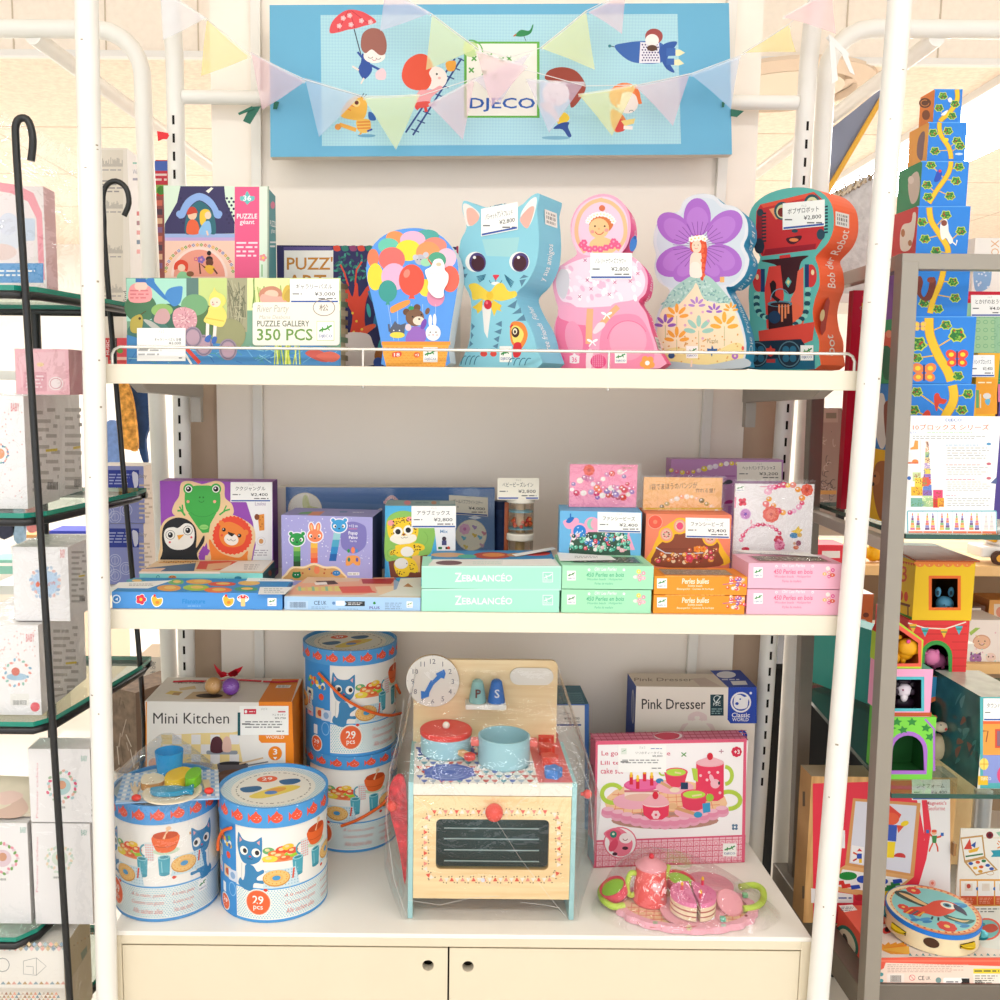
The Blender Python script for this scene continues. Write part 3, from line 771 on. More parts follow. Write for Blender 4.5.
A.blob([(200,560),(215,520),(245,515),(260,545),(240,570)],'c9a0a0');A.blob([(270,560),(275,520),(310,508),(352,525),(358,570),(330,598),(290,595)],'d8a0a8')
for i in range(70):a=rn.uniform(0,6.28);r_=rn.uniform(0,40);A.line([(315+r_*math.cos(a),552+r_*math.sin(a)),(315+(r_+8)*math.cos(a),552+(r_+8)*math.sin(a))],2.5,('f0d0d0','b87a88')[i%2])
A.blob([(240,470),(255,440),(300,430),(306,445),(298,490),(275,505),(255,490)],'4a8ac8');A.blob([(165,415),(178,402),(200,402),(205,420),(245,470),(240,480),(195,440)],'3f7fc0')
A.blob([(108,440),(130,420),(165,425),(190,440),(185,485),(112,488)],'f0a0a0');A.ell(152,430,24,18,'f3c9b8');A.rect(132,402,170,416,'3a6ab0');A.micro(112,440,185,480,3,'d87a80')
A.poly([(100,725),(100,610),(200,640),(330,600),(420,640),(560,660),(700,640),(892,660),(892,725)],'4a8ac0')
for i in range(60):x=rn.uniform(100,860);A.line([(x,650+rn.uniform(0,70)),(x+rn.uniform(20,50),650+rn.uniform(0,70))],3,('6fb0d8','3a72b0','8fc8d8','4f9a9a')[i%4])
for x,y in((385,650),(475,665),(345,620)):A.ell(x,y,34,40,'9a8a9a');A.ell(x,y,24,28,'b89aa8');A.arc(x,y,28,34,0,360,3,'7a6a80')
A.line([(320,660),(370,715)],14,'d8483a');A.line([(315,680),(340,720)],8,'f0efe6')
for i in range(22):x=rn.uniform(650,740);A.line([(x,640),(x+rn.uniform(-20,20),720)],4,('c8d84a','e8f08a','8aa83a')[i%3])
A.blob([(760,680),(800,665),(860,690),(875,705),(820,710)],'c95a50');A.blob([(800,690),(850,672),(890,690),(860,712)],'d86a58')
A.line([(400,560),(398,620)],12,'f6e6de');A.line([(428,565),(424,625)],12,'f6e6de');A.blob([(396,615),(412,612),(405,638),(388,632)],'3f6ab8');A.blob([(420,618),(434,620),(428,642),(414,640)],'3f6ab8')
A.blob([(385,560),(400,530),(408,505),(450,505),(470,540),(455,580),(420,575)],'f0dc70');A.line([(392,548),(460,560)],4,'d8bd50')
A.blob([(404,495),(408,465),(420,448),(424,435),(432,450),(458,465),(466,490),(445,512),(415,512)],'f3e070');A.ell(428,490,20,18,'f8dcc8');A.eyes(426,490,8,2.2,'433');A.ell(420,498,5,4,'f0a8a0')
A.blob([(590,470),(600,440),(640,430),(670,445),(672,468),(640,475)],'c98a70');A.ell(635,460,26,16,'f0c8b0');A.blob([(600,460),(640,468),(690,470),(690,490),(600,490)],'e8b0a0');A.ell(690,455,14,30,'d8b850',15)
A.blob([(112,580),(118,550),(150,535),(160,560),(150,600),(120,602)],'b8a850');A.line([(152,535),(172,522)],3,'5a5030');A.ell(148,550,5,5,'3a3020');A.blob([(160,555),(200,590),(230,592),(190,560)],'b8b8b0')
A.blob([(700,440),(712,460),(700,490),(680,470)],'c8a84a')
A.rect(566,490,888,650,'f4efe2',12);A.txt('River Party',582,500,700,535,'b8b4a6',0,.2);A.txt('Marie Desbons',590,538,705,552,'bcb8aa',0,.2)
A.txt('PUZZLE GALLERY',583,558,776,580,'55604a',.02);A.txt('350 PCS',582,588,788,632,'6f9a48',.035)
A.rect(803,560,868,632,'b8c87a');A.logo(805,562,866,630,c='4a9a3a');A.ring(830,510,40,30,3,'9a8a7a');A.txt('松',812,498,846,522,'776655')
A=b.right;A.fr(100,170,.27)
for k in range(9):A.rect(892,420+k*33,918,440+k*33,('8a7a5a','c9b48a','6f8a6a','d8c8a8')[k%4],dy=4)
b.done('puzzle_box','wide gallery puzzle carton marked 350 PCS with a river garden picture','puzzle box',parts=True)
card(b.t,290,279,339,303,.0335,'ギャラリーパズル','3,000',label='white price card with a curled corner')
card(b.t,137,328,185.5,361,.032,'','',bar=False)
o=[c for c in b.t.children if 'price_card' in c.name][-1]
g=G();A=Art(g,plane_map((0,.0318,0),(0,-1,0)),.00005);A.fr(100,170,.27)
A.txt('ギャラリーパズル 各種',202,622,300,634,'666');A.txt('¥3,000',255,636,300,648,'666');A.rect(140,655,312,658,'dfe3ee');A.micro(142,660,230,690,2,'b8b8b8');A.micro(292,692,304,700,1,'333')
g.build('card_print',o)
class Cut:
 """shaped carton: an outline on a turned vertical plane, extruded backwards to its depth"""
 def __init__(s,pts,fr,xl,Yl,xr,Yr,d,cf,cs,zb,k=3,side_shift=0):
  a=P(xl,300,Y=Yl);b=P(xr,300,Y=Yr)
  u=Vector((b.x-a.x,b.y-a.y,0)).normalized();n=Vector((u.y,-u.x,0));s.n=n
  s.D=-n*d;mp=plane_map(a,n,zb+.0003)
  px=[(fr[0]+x*fr[2],fr[1]+y*fr[2])for x,y in smooth_pts(pts,k)]
  s.o3=[]
  for x,y in px:
   p=mp(x,y);p.z=max(p.z,zb);s.o3 .append(p)
  s.g=G();s.g.prism(s.o3,s.D,cf,cs,smooth=False)
  s.front=Art(s.g,mp);s.front.fr(*fr);s.mp=mp;s.fr=fr
  c=sum(s.o3,Vector())/len(s.o3);s.base=Vector((c.x,c.y,zb))+s.D/2
 def side(s,st,path,c,t0=.72,t1=.3,bold=0.01):
  """lettering along the side wall; path in front px from start to end"""
  pth=[s.mp(s.fr[0]+x*s.fr[2],s.fr[1]+y*s.fr[2])for x,y in path]
  L=[0]
  for i in range(len(pth)-1):L.append(L[-1]+(pth[i+1]-pth[i]).length)
  vs,fs=textgeo(st,bold);out=[]
  for u,v in vs:
   d=u*L[-1];i=0
   while i<len(L)-2 and L[i+1]<d:i+=1
   f=(d-L[i])/(L[i+1]-L[i]);p=pth[i].lerp(pth[i+1],f);t=(pth[i+1]-pth[i]).normalized()
   nn=t.cross(s.D.normalized());nn=nn if nn.x>0 else-nn
   out.append(p+s.D*(t0+(t1-t0)*v)+nn*.0012)
  s.g.add(out,fs,c)
 def sticker(s,path,t0,t1,c='f4f2ee'):
  pth=[s.mp(s.fr[0]+x*s.fr[2],s.fr[1]+y*s.fr[2])for x,y in path]
  t=(pth[1]-pth[0]).normalized();nn=t.cross(s.D.normalized());nn=(nn if nn.x>0 else-nn)*.0011
  q=[pth[0]+s.D*t0+nn,pth[0]+s.D*t1+nn,pth[1]+s.D*t1+nn,pth[1]+s.D*t0+nn]
  s.g.add(q,[(0,1,2,3)],c);nn*=1.3
  for f0,f1 in((.12,.3),(.4,.62),(.7,.86)):
   r_=random.Random(f0)
   for k in range(6):
    u0=.12+k*.13;w=r_.uniform(.04,.09)
    g0=lambda a,f:pth[0].lerp(pth[1],f)+s.D*(t0+(t1-t0)*a)+nn
    s.g.add([g0(u0,f0),g0(u0+w,f0),g0(u0+w,f1),g0(u0,f1)],[(0,1,2,3)],'777' if f0!=.4 else '333')
 def done(s,name,label,cat):
  t=thing(name,label,cat,s.base);s.g.build('carton',t);s.t=t;return t
F6=(350,180,.22);F7=(540,180,.22);F8=(700,170,.23)
b=Cut([(165,856),(148,780),(130,680),(95,520),(74,430),(82,350),(115,285),(180,238),(270,219),(350,226),(425,262),(478,335),(494,425),(484,520),(462,650),(447,760),(432,856)],F6,368,.05,452,.03,.07,M('5b9bea'),M('dfe6ee'),z0)
A=b.front
bal=[(205,262,42,30,'f2955a'),(350,255,55,30,'4fa8a0'),(175,300,48,36,'6cc7ae'),(285,272,58,40,'f6b4cf'),(385,300,55,40,'f08a78'),(105,355,26,42,'f0805a'),(265,320,58,48,'fbdc3e'),(355,330,55,50,'f59a62'),(438,355,45,45,'f6c2d6'),(395,365,42,38,'55a888'),(190,360,60,55,'f2706a'),(115,440,36,62,'f9d840'),(200,440,58,62,'f3b4d4'),(455,450,42,60,'ee6a58'),(345,490,34,40,'f6dc4a'),(390,530,40,45,'e490ae'),(172,505,42,50,'3f9c94'),(280,455,58,72,'ee5744')]
for x,y,rx,ry,c in bal:A.ell(x,y,rx,ry,c)
A.poly([(272,525),(290,525),(296,540),(266,540)],'ee5744');A.ell(258,425,14,20,'f58a78',20);A.poly([(166,553),(178,553),(182,568),(162,568)],'3f9c94')
for x0,x1 in((172,200),(280,290),(390,385),(215,220),(330,335)):A.line([(x0,565),(x1,730)],1.5,'c8dcf4')
A.blob([(185,580),(230,555),(270,545),(268,565),(225,590),(190,605)],'f59a4a')
A.ell(320,362,26,24,'b8b8c4');A.ell(298,352,13,13,'c8c8d2');A.ell(345,340,13,13,'c8c8d2');A.ell(345,375,24,18,'9fd8b0');A.line([(355,360),(372,385)],6,'e84a4a');A.eyes(314,362,8,2.6)
A.ell(257,600,16,16,'6a4a38');A.ell(305,580,16,16,'6a4a38');A.ell(295,625,42,40,'7d5a44');A.ell(312,640,26,20,'f3dcc8');A.ell(315,632,5,4,'222');A.ell(285,622,4,4,'222');A.ell(325,612,4,4,'222');A.ell(278,582,13,9,'2f9a5a')
A.blob([(255,735),(270,680),(300,665),(340,680),(338,735)],'9a6ac0');A.ell(335,655,12,25,'7a4ab0',20);A.ell(352,596,10,16,'7d5a44',20)
A.ell(215,685,34,30,'5a6070');A.poly([(190,665),(205,640),(220,660)],'5a6070');A.poly([(225,660),(255,650),(248,680)],'5a6070');A.ell(215,705,34,14,'f0d850');A.eyes(212,684,13,3,'f5f5f5');A.line([(180,690),(176,655)],8,'5a6070');A.ell(265,670,14,16,'e3d0d8')
A.ell(378,695,34,36,'fbf4f0');A.ell(365,640,8,28,'fbf4f0');A.ell(385,636,8,28,'fbf4f0');A.eyes(378,692,13,3.4);A.ell(378,704,4,3,'e88');A.ell(360,705,6,4,'f8c8c4');A.ell(396,705,6,4,'f8c8c4')
A.poly([(146,734),(454,734),(447,765),(432,860),(165,860),(150,790)],'f6b04a');A.line([(144,742),(456,742)],16,'ee9a38')
for j in range(8):
 for i in range(13):A.line([(166+i*21+(j%2)*9,765+j*12),(172+i*21+(j%2)*9,759+j*12),(180+i*21+(j%2)*9,765+j*12)],2.5,'e39230')
A.blob([(195,785),(230,780),(232,800),(195,805)],'e85a3a');A.txt('18',200,786,226,802,'fff',.02);A.ell(304,795,15,13,'e8703a');A.txt('+3',296,789,313,801,'fff',.02);A.logo(333,760,398,828)
b.done('puzzle_box','hot air balloon shaped puzzle carton covered in coloured balloons','puzzle box')
g=G();cl=[(345,430),(345,410),(370,395),(385,365),(415,360),(430,385),(432,410),(448,430),(446,465),(428,500),(425,530),(400,538),(375,525),(355,495),(358,465)]
pl=b.mp
g.prism([pl(350+x*.22,180+y*.22,.004)for x,y in smooth_pts(cl,3)],-b.n*.0015,'fdfcf8');Art(g,pl).fr(*F6)
A=Art(g,lambda x,y,l=0:pl(x,y,l+.004));A.fr(*F6);A.ell(405,385,12,9,'d8c8a8');A.micro(362,420,428,430,1,'e8e6e0')
g.build('cloud_card',b.t,label='white cloud shaped card stuck on the front')
b=Cut([(522,856),(513,810),(540,745),(550,640),(548,540),(515,470),(497,420),(494,350),(503,275),(530,215),(512,145),(512,105),(530,95),(615,125),(690,108),(765,122),(825,72),(862,64),(850,130),(856,210),(858,300),(845,385),(805,465),(765,505),(755,540),(785,610),(825,680),(848,760),(852,856)],F6,459,.105,538,.03,.085,M('8fcfe0'),M('7cc4de'),z0)
A=b.front
A.poly([(600,270),(770,260),(755,350),(620,345)],'a3d6da')
A.blob([(515,110),(545,115),(590,155),(570,190),(535,210),(518,160)],'f2ece6');A.blob([(530,135),(560,130),(588,170),(560,205),(538,200)],'f5b8a8')
A.blob([(775,160),(815,95),(848,80),(842,140),(820,200),(795,215)],'eef0ee');A.blob([(775,170),(815,125),(838,125),(825,180),(805,220),(778,195)],'f4b4a6')
for q_ in([(612,142),(640,118),(648,150),(630,160)],[(655,115),(690,108),(690,150),(662,150)],[(700,106),(735,112),(730,140),(702,148)],[(740,115),(765,130),(745,140)]):A.poly(q_,'6f93a8')
for dx,rot in((570,-8),(770,12)):
 A.ell(dx,372,46,46,'fbf8f2',rot);A.ell(dx+(10 if dx<600 else 4),374,38,44,'4f3f78',rot);A.ell(dx+(12 if dx<600 else 2),378,30,35,'46202e',rot);A.ell(dx-4,352,7,7,'f8f4f0')
A.blob([(650,432),(678,432),(668,448),(662,456),(655,446)],'e23a4e');A.smile(648,455,14,3,'3d6a80',0,180);A.smile(676,455,14,3,'3d6a80',0,180);A.ell(662,470,20,8,'eef2f0')
for k in range(5):
 A.line([(575+k*3,440+k*6),(618-k*2,430+k*5)],4,'2f6f8a');A.line([(702+k*2,430+k*5),(745-k*3,465+k*6)],4,'2f6f8a')
for q_ in([(498,385),(528,400),(505,415)],[(505,430),(535,425),(525,445)],[(790,430),(812,440),(770,450)],[(770,455),(800,450),(780,485)],[(760,545),(715,575),(750,585)],[(775,580),(735,610),(780,605)],[(790,610),(755,640),(800,640)],[(552,650),(568,665),(552,685)],[(550,690),(562,705),(550,725)],[(545,730),(560,745),(542,760)],[(690,640),(660,655),(690,668)],[(690,675),(655,690),(685,702)],[(680,708),(652,722),(675,738)],[(675,742),(648,755),(670,768)]):A.poly(q_,'5a86a0')
A.poly([(600,570),(645,565),(625,720),(610,690)],'f2eee8')
A.blob([(540,478),(575,470),(625,505),(640,505),(665,475),(695,470),(720,505),(752,505),(755,530),(690,550),(655,545),(630,560),(600,540),(560,545),(552,510)],'f5d44a')
A.poly([(605,540),(570,570),(555,578),(575,590),(580,608),(600,590)],'f3cc40');A.poly([(650,545),(690,570),(682,585),(690,598),(668,590),(655,620),(640,575)],'f3cc40');A.ell(636,525,16,18,'efc238');A.ell(627,566,18,22,'d42a3c');A.ell(622,558,6,7,'f07080')
A.blob([(730,655),(755,642),(790,655),(808,700),(795,745),(770,770),(740,750),(728,715)],'f08a3c');A.blob([(735,670),(765,665),(790,700),(770,745),(742,735)],'f8e070');A.ell(752,692,18,24,'4a2a20');A.ell(750,688,10,14,'f5ead0');A.ell(750,690,5,8,'222');A.blob([(745,745),(775,740),(780,780),(765,805),(742,800)],'d8303a');A.line([(740,658),(728,670)],8,'d8303a')
A.ell(608,790,16,13,'e2483e');A.ell(652,790,15,13,'e2483e');A.logo(680,755,735,828)
for x in(525,545,565,585):A.arc(x,860,22,60,200,280,4,'2f6f8a')
for x in(740,765,790,815):A.arc(x,860,22,50,200,290,4,'2f6f8a')
b.side('y sus amigos',[(818,445),(845,385),(856,320),(858,275)],'f5fafc',.68,.38)
b.side('and three friends  Fisher',[(851,850),(848,760),(825,682),(785,612),(760,565)],'f5fafc',.6,.34)
b.sticker([(853,190),(850,120)],.3,.85)
b.done('puzzle_box','light blue sitting cat shaped puzzle carton with a yellow bow','puzzle box')
card(b.t,481.5,209,518,236.5,0,'パシャットアンドフレンド','2,800',dy=-7,mp=b.mp,label='price card stuck on the forehead')
b=Cut([(92,856),(72,770),(64,670),(84,595),(70,540),(58,470),(78,405),(130,365),(168,335),(148,280),(139,205),(165,130),(222,80),(290,63),(352,82),(398,135),(413,212),(400,290),(372,338),(425,352),(468,392),(490,445),(480,515),(448,552),(482,605),(508,690),(535,770),(545,856)],F7,553,.125,655,.07,.075,M('f4a9c4'),M('f04d92'),z0)
A=b.front
A.blob([(150,280),(145,200),(175,130),(225,90),(290,75),(345,95),(390,150),(400,215),(385,290),(350,340),(200,340)],'fbc9dc')
A.sline([(205,330),(172,275),(166,215),(185,150),(230,105),(285,88)],18,'f6bd8e');A.sline([(350,320),(382,270),(388,215),(370,150),(325,105),(275,90)],18,'f6bd8e')
A.ell(282,128,14,14,'d8704a');A.ell(278,195,56,48,'d9763e');A.ell(268,220,46,46,'f8c48c')
for i in range(11):a=math.radians(195+i*15);A.flower(276+60*math.cos(a),200+45*math.sin(a),12,'fffdf8','f8e6a0')
A.eyes(272,210,22,4.5,'443322');A.ell(238,235,9,8,'f59a90');A.ell(302,228,9,8,'f59a90');A.smile(270,228,20,4,'d05040');A.ell(268,222,4,5,'eda66a')
A.blob([(225,290),(255,262),(300,262),(350,290),(330,330),(240,330)],'f8c48c')
for x,y in((190,295),(205,310),(225,315),(250,312),(275,315),(300,308),(325,300),(345,290),(335,280),(355,300),(200,285)):A.flower(x,y,15,'f4608e','f9a0b8',6)
A.blob([(72,470),(95,405),(170,365),(260,345),(380,345),(450,395),(478,450),(465,510),(420,545),(340,560),(300,590),(240,580),(190,590),(140,560),(95,545)],'f9dbe8')
for i in range(60):rr=random.Random(i+9);A.ell(rr.uniform(100,460),rr.uniform(380,545),16,9,('fbe6f0','f3bcd4','fdf2f6')[i%3],rr.uniform(0,90),10)
for x,y in((205,365),(232,495),(340,465),(410,460),(445,425),(180,530),(315,520),(112,435),(110,495),(215,455)):
 A.line([(x-7,y-7),(x+7,y+7)],3,'c05a88');A.line([(x-7,y+7),(x+7,y-7)],3,'c05a88')
A.blob([(75,440),(100,405),(128,420),(132,480),(110,540),(80,510)],'d9d2d8')
A.blob([(70,680),(95,600),(160,600),(215,690),(215,860),(100,860)],'f2789f');A.blob([(300,640),(370,610),(450,620),(500,700),(520,800),(480,855),(300,855),(270,750)],'f48fb0')
A.blob([(95,570),(200,580),(380,570),(450,570),(470,620),(380,600),(290,640),(200,660),(120,640),(85,620)],'f8a8c4');A.ell(155,720,40,80,'f59ab8',-10);A.ell(400,730,85,90,'f8a4be');A.arc(400,740,95,100,190,330,4,'e8749a')
A.sline([(228,585),(224,660),(222,745)],30,'f6b282');A.sline([(355,575),(315,615),(255,685)],26,'f6b282');A.blob([(240,690),(265,650),(295,650),(290,670),(255,698)],'fbdde4')
for x,y in((303,612),(238,735)):
 A.ell(x-13,y-5,13,6,'ffffff',25);A.ell(x+13,y-5,13,6,'ffffff',-25);A.line([(x,y),(x-15,y+22)],5,'fff');A.line([(x,y),(x+15,y+18)],5,'fff')
A.blob([(210,860),(212,780),(235,770),(242,800),(230,860)],'fbdde4');A.ell(265,825,36,32,'ea4f88');A.dots([(240+i*9,800+j*9)for i in range(6)for j in range(6)],3,'f8a8c4')
A.poly([(135,800),(150,795),(155,785),(165,795),(180,800),(178,832),(160,835),(135,832)],'fbeef2');A.txt('36',145,805,168,828,'f04d92',.02);A.ell(97,815,14,18,'f04d92');A.txt('5',92,808,102,822,'fff',.03);A.logo(340,780,394,833)
A.flower(488,832,34,'f8a850','fff',5,.4)
b.side('Ballerina mit der Blume',[(540,760),(510,690),(484,610),(455,558),(486,500),(490,445),(470,395)],'ffe6f0',.75,.4,0)
b.side('une fleur',[(400,300),(413,215),(398,135),(360,90)],'ffe6f0',.75,.4,0)
A2=Art(b.g,plane_map(b.mp(640,244)+b.D*.5+Vector((.004,0,0)),Vector((.75,-.66,0))));A2 .fr(*F7);A2 .ell(424,290,16,36,'3f86d8',12,14);A2 .ell(432,262,7,9,'2f66b8')
b.sticker([(535,770),(517,712)],.05,.75)
b.done('puzzle_box','pink ballerina shaped puzzle carton with layered petal skirt','puzzle box')
card(b.t,590.5,253,632,279,0,'バレリーナウィズフラワー','2,800',mp=b.mp,label='price card over the waist')
b=Cut([(512,856),(498,800),(518,690),(540,590),(590,505),(540,462),(520,400),(528,340),(515,285),(528,205),(575,155),(630,142),(655,92),(715,64),(790,70),(832,108),(895,125),(940,180),(945,250),(926,300),(952,360),(930,435),(880,482),(846,490),(880,560),(915,640),(938,740),(930,820),(900,856)],F7,655,.175,748,.10,.075,M('d8dde4'),M('1d9ac8'),z0)
A=b.front
A.blob([(530,285),(545,215),(585,170),(640,158),(665,108),(715,82),(785,88),(825,125),(885,142),(925,190),(930,250),(910,300),(932,360),(915,425),(870,470),(800,480),(600,490),(550,450),(535,390),(545,340)],'ccd8e2')
for(x,y,rx,ry,r_)in((715,170,62,88,0),(610,220,88,62,40),(840,215,92,66,-42),(615,370,92,66,-25),(830,365,92,70,25),(650,420,50,40,-40),(790,420,50,40,40)):
 A.ell(x,y,rx,ry,'a96ac8',r_,28);A.ell(x+(720-x)*.12,y+(300-y)*.12,rx*.8,ry*.72,'b57ad0',r_,28)
for i in range(30):
 a=2*PI*i/30;A.line([(722+40*math.cos(a),300+40*math.sin(a)),(722+118*math.cos(a+.05),300+112*math.sin(a+.05))],2.5,'7f429a')
A.blob([(548,600),(600,500),(680,440),(722,430),(770,440),(830,500),(880,570),(830,560),(700,540),(600,580)],'a8cfc4')
rn=random.Random(4)
for i in range(240):
 x=rn.uniform(555,870);y=rn.uniform(440,575)
 if abs(x-715)<(y-420)*1.25:A.ell(x,y,7,3.4,('8fbfb4','c3e0d8','7aa8a8')[i%3],rn.uniform(0,180),6)
A.blob([(545,860),(530,720),(555,590),(620,575),(690,500),(712,470),(745,540),(800,560),(870,570),(915,680),(925,770),(860,830),(700,860)],'f7e3c0')
A.blob([(520,800),(620,760),(760,790),(880,740),(925,760),(900,830),(700,840),(540,835)],'f0dd9a')
def fl3(x,y,s_,c,stem=None):
 if stem:A.line([(x,y),(x,y+stem)],2,'9aa86a')
 for dx,dy,rot in((-.55,-.55,45),(0,-.8,90),(.55,-.55,-45),(-.75,0,10),(.75,0,-10)):A.ell(x+dx*s_,y+dy*s_,s_*.5,s_*.2,c,rot,10)
for p in((622,618,44,'f2a83e',90),(622,725,46,'f2a83e',60),(838,665,52,'f2b040',90),(722,685,55,'9fd0c0',100),(713,570,32,'b48ad0',0),(792,598,30,'9a6ac8',0),(570,660,40,'9460b8',60),(868,590,28,'f2a83e',0)):fl3(*p)
A.dots([(rn.uniform(560,900),rn.uniform(700,830))for i in range(60)],4,'e0a860');A.dots([(660,660),(740,600),(688,605),(740,720),(765,640),(660,570)],7,'e0b0c8')
A.blob([(690,335),(735,330),(742,370),(745,410),(735,440),(690,435),(680,400)],'f7e2cc');A.blob([(728,270),(752,275),(760,320),(754,380),(742,455),(728,440),(736,380),(732,320)],'d84a2e')
A.blob([(682,290),(690,262),(718,250),(744,262),(746,300),(738,330),(690,325)],'e2552e');A.ell(712,302,22,30,'f9dcc0')
for k in range(7):A.ell(744-(k%2)*6,300+k*22,8,9,'ea6a40')
for x,y in((688,270),(705,266),(722,264),(738,262),(748,268)):A.flower(x,y,13,'fffdf0','f8d870')
A.eyes(710,296,9,2.5,'433');A.smile(710,306,7,2,'d04a40');A.blob([(684,385),(705,372),(728,385),(735,440),(684,438)],'f6efe0')
A.txt('Puzzle',760,722,810,742,'9a8a5a');A.poly([(760,765),(778,768),(782,750),(790,768),(806,766),(806,785),(785,790),(782,805),(775,788),(760,784)],'2f5f98');A.logo(665,755,718,810);A.ell(598,798,15,14,'3a5a8a');A.blob([(505,830),(600,825),(760,840),(930,810),(920,856),(510,856)],'b8c4cc');A.ell(887,800,15,15,'a86ac0');A.ell(887,800,5,5,'f0e0a0');A.ell(922,765,6,10,'e85a4a');A.rect(818,440,838,465,'f0b470');A.line([(690,820),(688,850)],8,'f7d8c0')
b.side('princess of spring',[(880,482),(930,435),(952,360),(930,305),(945,250),(940,180),(900,130)],'e8f6fa',.8,.3)
b.side('Die Frühlings',[(935,780),(938,740),(915,640),(880,560),(860,520)],'e8f6fa',.8,.3)
b.done('puzzle_box','flower princess shaped puzzle carton with purple petals and blue sides','puzzle box')
b=Cut([(222,866),(208,800),(215,640),(212,520),(235,440),(262,380),(225,320),(210,240),(225,165),(280,112),(360,82),(450,76),(525,95),(570,145),(582,205),(578,265),(555,318),(515,362),(502,385),(515,425),(520,500),(500,560),(490,622),(500,690),(517,740),(516,795),(500,866)],F8,748,.25,820,.145,.085,M('62b8b0'),M('ff6a3c'),z0)
A=b.front
A.poly([(262,150),(495,95),(535,130),(540,290),(505,345),(270,375),(240,330),(245,180)],'c93034');A.poly([(262,150),(495,95),(505,112),(275,165)],'e8553e');A.poly([(300,170),(500,125),(520,150),(330,215)],'f3a070');A.poly([(285,345),(505,320),(500,345),(275,372)],'9a1c2c');A.poly([(248,180),(270,170),(275,370),(245,330)],'8a1a2a')
for x,y in((358,178),(488,145)):A.ell(x,y,36,40,'2a5560');A.ell(x,y+2,26,30,'d8d8a8');A.ell(x-3,y+6,17,20,'7a2020')
A.blob([(375,298),(405,290),(440,285),(438,302),(410,322),(385,318)],'4a1a28');A.ell(408,304,20,8,'f08a50');A.ell(412,265,14,8,'2a4a58')
for k in range(9):
 A.line([(268,190+k*15),(288,188+k*15)],8,'22303a');A.line([(540,160+k*14),(556,158+k*14)],8,'1c3a4a')
A.ell(258,330,22,34,'2a3040');A.ell(262,185,14,16,'2a3a46');A.ell(525,280,18,24,'2a4a5a')
A.poly([(345,372),(392,366),(395,382),(345,386)],'d83838');A.blob([(265,395),(350,385),(470,372),(440,400),(425,470),(420,520),(385,540),(350,500),(340,420)],'43181e')
A.poly([(300,420),(350,415),(365,545),(350,690),(290,690),(280,520)],'e0443a');A.poly([(425,440),(450,420),(450,660),(420,700),(395,560),(415,520)],'ee6a50');A.ell(385,640,70,70,'ef6a48');A.poly([(370,488),(384,465),(398,485),(384,512)],'5ab8b0');A.poly([(376,488),(384,476),(392,486),(384,500)],'e8d890')
for x,y in((255,480),(482,460)):A.ell(x,y,26,50,'d8393a');A.ell(x+(8 if x>300 else-6),y-15,7,12,'f3d8a8');
A.rect(456,410,474,510,'1f3a6a');A.rect(264,430,282,530,'1f3a6a')
for pts in([(248,540),(245,570),(248,600),(262,628),(285,640),(310,640)],[(470,520),(468,560),(465,600),(455,635),(430,660),(400,680),(380,682)]):
 for i in range(len(pts)-1):
  for f in(0,.5):
   x=pts[i][0]+(pts[i+1][0]-pts[i][0])*f;y=pts[i][1]+(pts[i+1][1]-pts[i][1])*f
   A.ell(x,y,14,11,'1f4a5a' if f else '8fd0c0',n=10)
A.poly([(295,590),(400,575),(405,690),(300,705)],'3a1418');A.ell(348,582,54,14,'5a8a98');A.ell(350,584,44,9,'3a1418');A.line([(312,490),(320,550),(345,570)],16,'2a1216');A.blob([(308,495),(320,480),(332,500),(325,545),(312,540)],'2a1216')
for x,l in((345,50),(358,75),(372,60),(385,40)):A.line([(x,585),(x,585+l)],8,'ee8a5a')
A.arc(350,565,42,48,180,380,4,'6fa0b0');A.ell(325,640,26,28,'1f3a5a')
A.poly([(255,700),(500,660),(490,740),(440,760),(260,760)],'e0483a');A.poly([(240,745),(440,735),(470,780),(440,866),(225,866),(215,800)],'142a3e');A.poly([(225,830),(500,800),(500,866),(215,866)],'17607e')
for x,y,r_ in((390,800,54),(250,800,50)):
 A.ell(x,y,r_,r_*1.15,'1a2c3c');A.ring(x,y,r_*.86,r_,5,'5a7a8a')
 for k in range(4):A.ell(x+22*math.cos(k*1.57+.78),y+26*math.sin(k*1.57+.78),15,17,'2a6a88',n=12)
A.poly([(288,775),(303,775),(308,762),(314,775),(328,778),(326,800),(308,812),(290,798)],'e2463a');A.rect(290,822,328,838,'b83a3a');A.logo(438,762,494,828)
b.side('Bob der Robot',[(520,505),(517,440),(505,392),(545,335),(572,285),(580,250)],'f8e8dc',.62,.3)
b.side('robot',[(505,855),(516,800),(517,740),(508,712)],'f8e8dc',.62,.3)
b.sticker([(581,240),(581,178)],.05,.6)
A2=Art(b.g,plane_map(b.mp(815,320)+b.D*.35+Vector((.003,0,0)),Vector((.8,-.6,0))));A2 .fr(*F8);A2 .blob([(522,690),(545,575),(565,560),(550,660),(540,720)],'c03030',3);A2 .ell(532,632,10,26,'f6d8a0',8)
b.done('puzzle_box','red robot shaped puzzle carton with orange sides at the shelf end','puzzle box')
card(b.t,783,203.5,825,230,0,'ボブザロボット','2,800',dy=-4,mp=b.mp,label='price card across the eyes')
z0=ZM+.0005
FILM=clear('ffffff',.05,.06,.35,25)
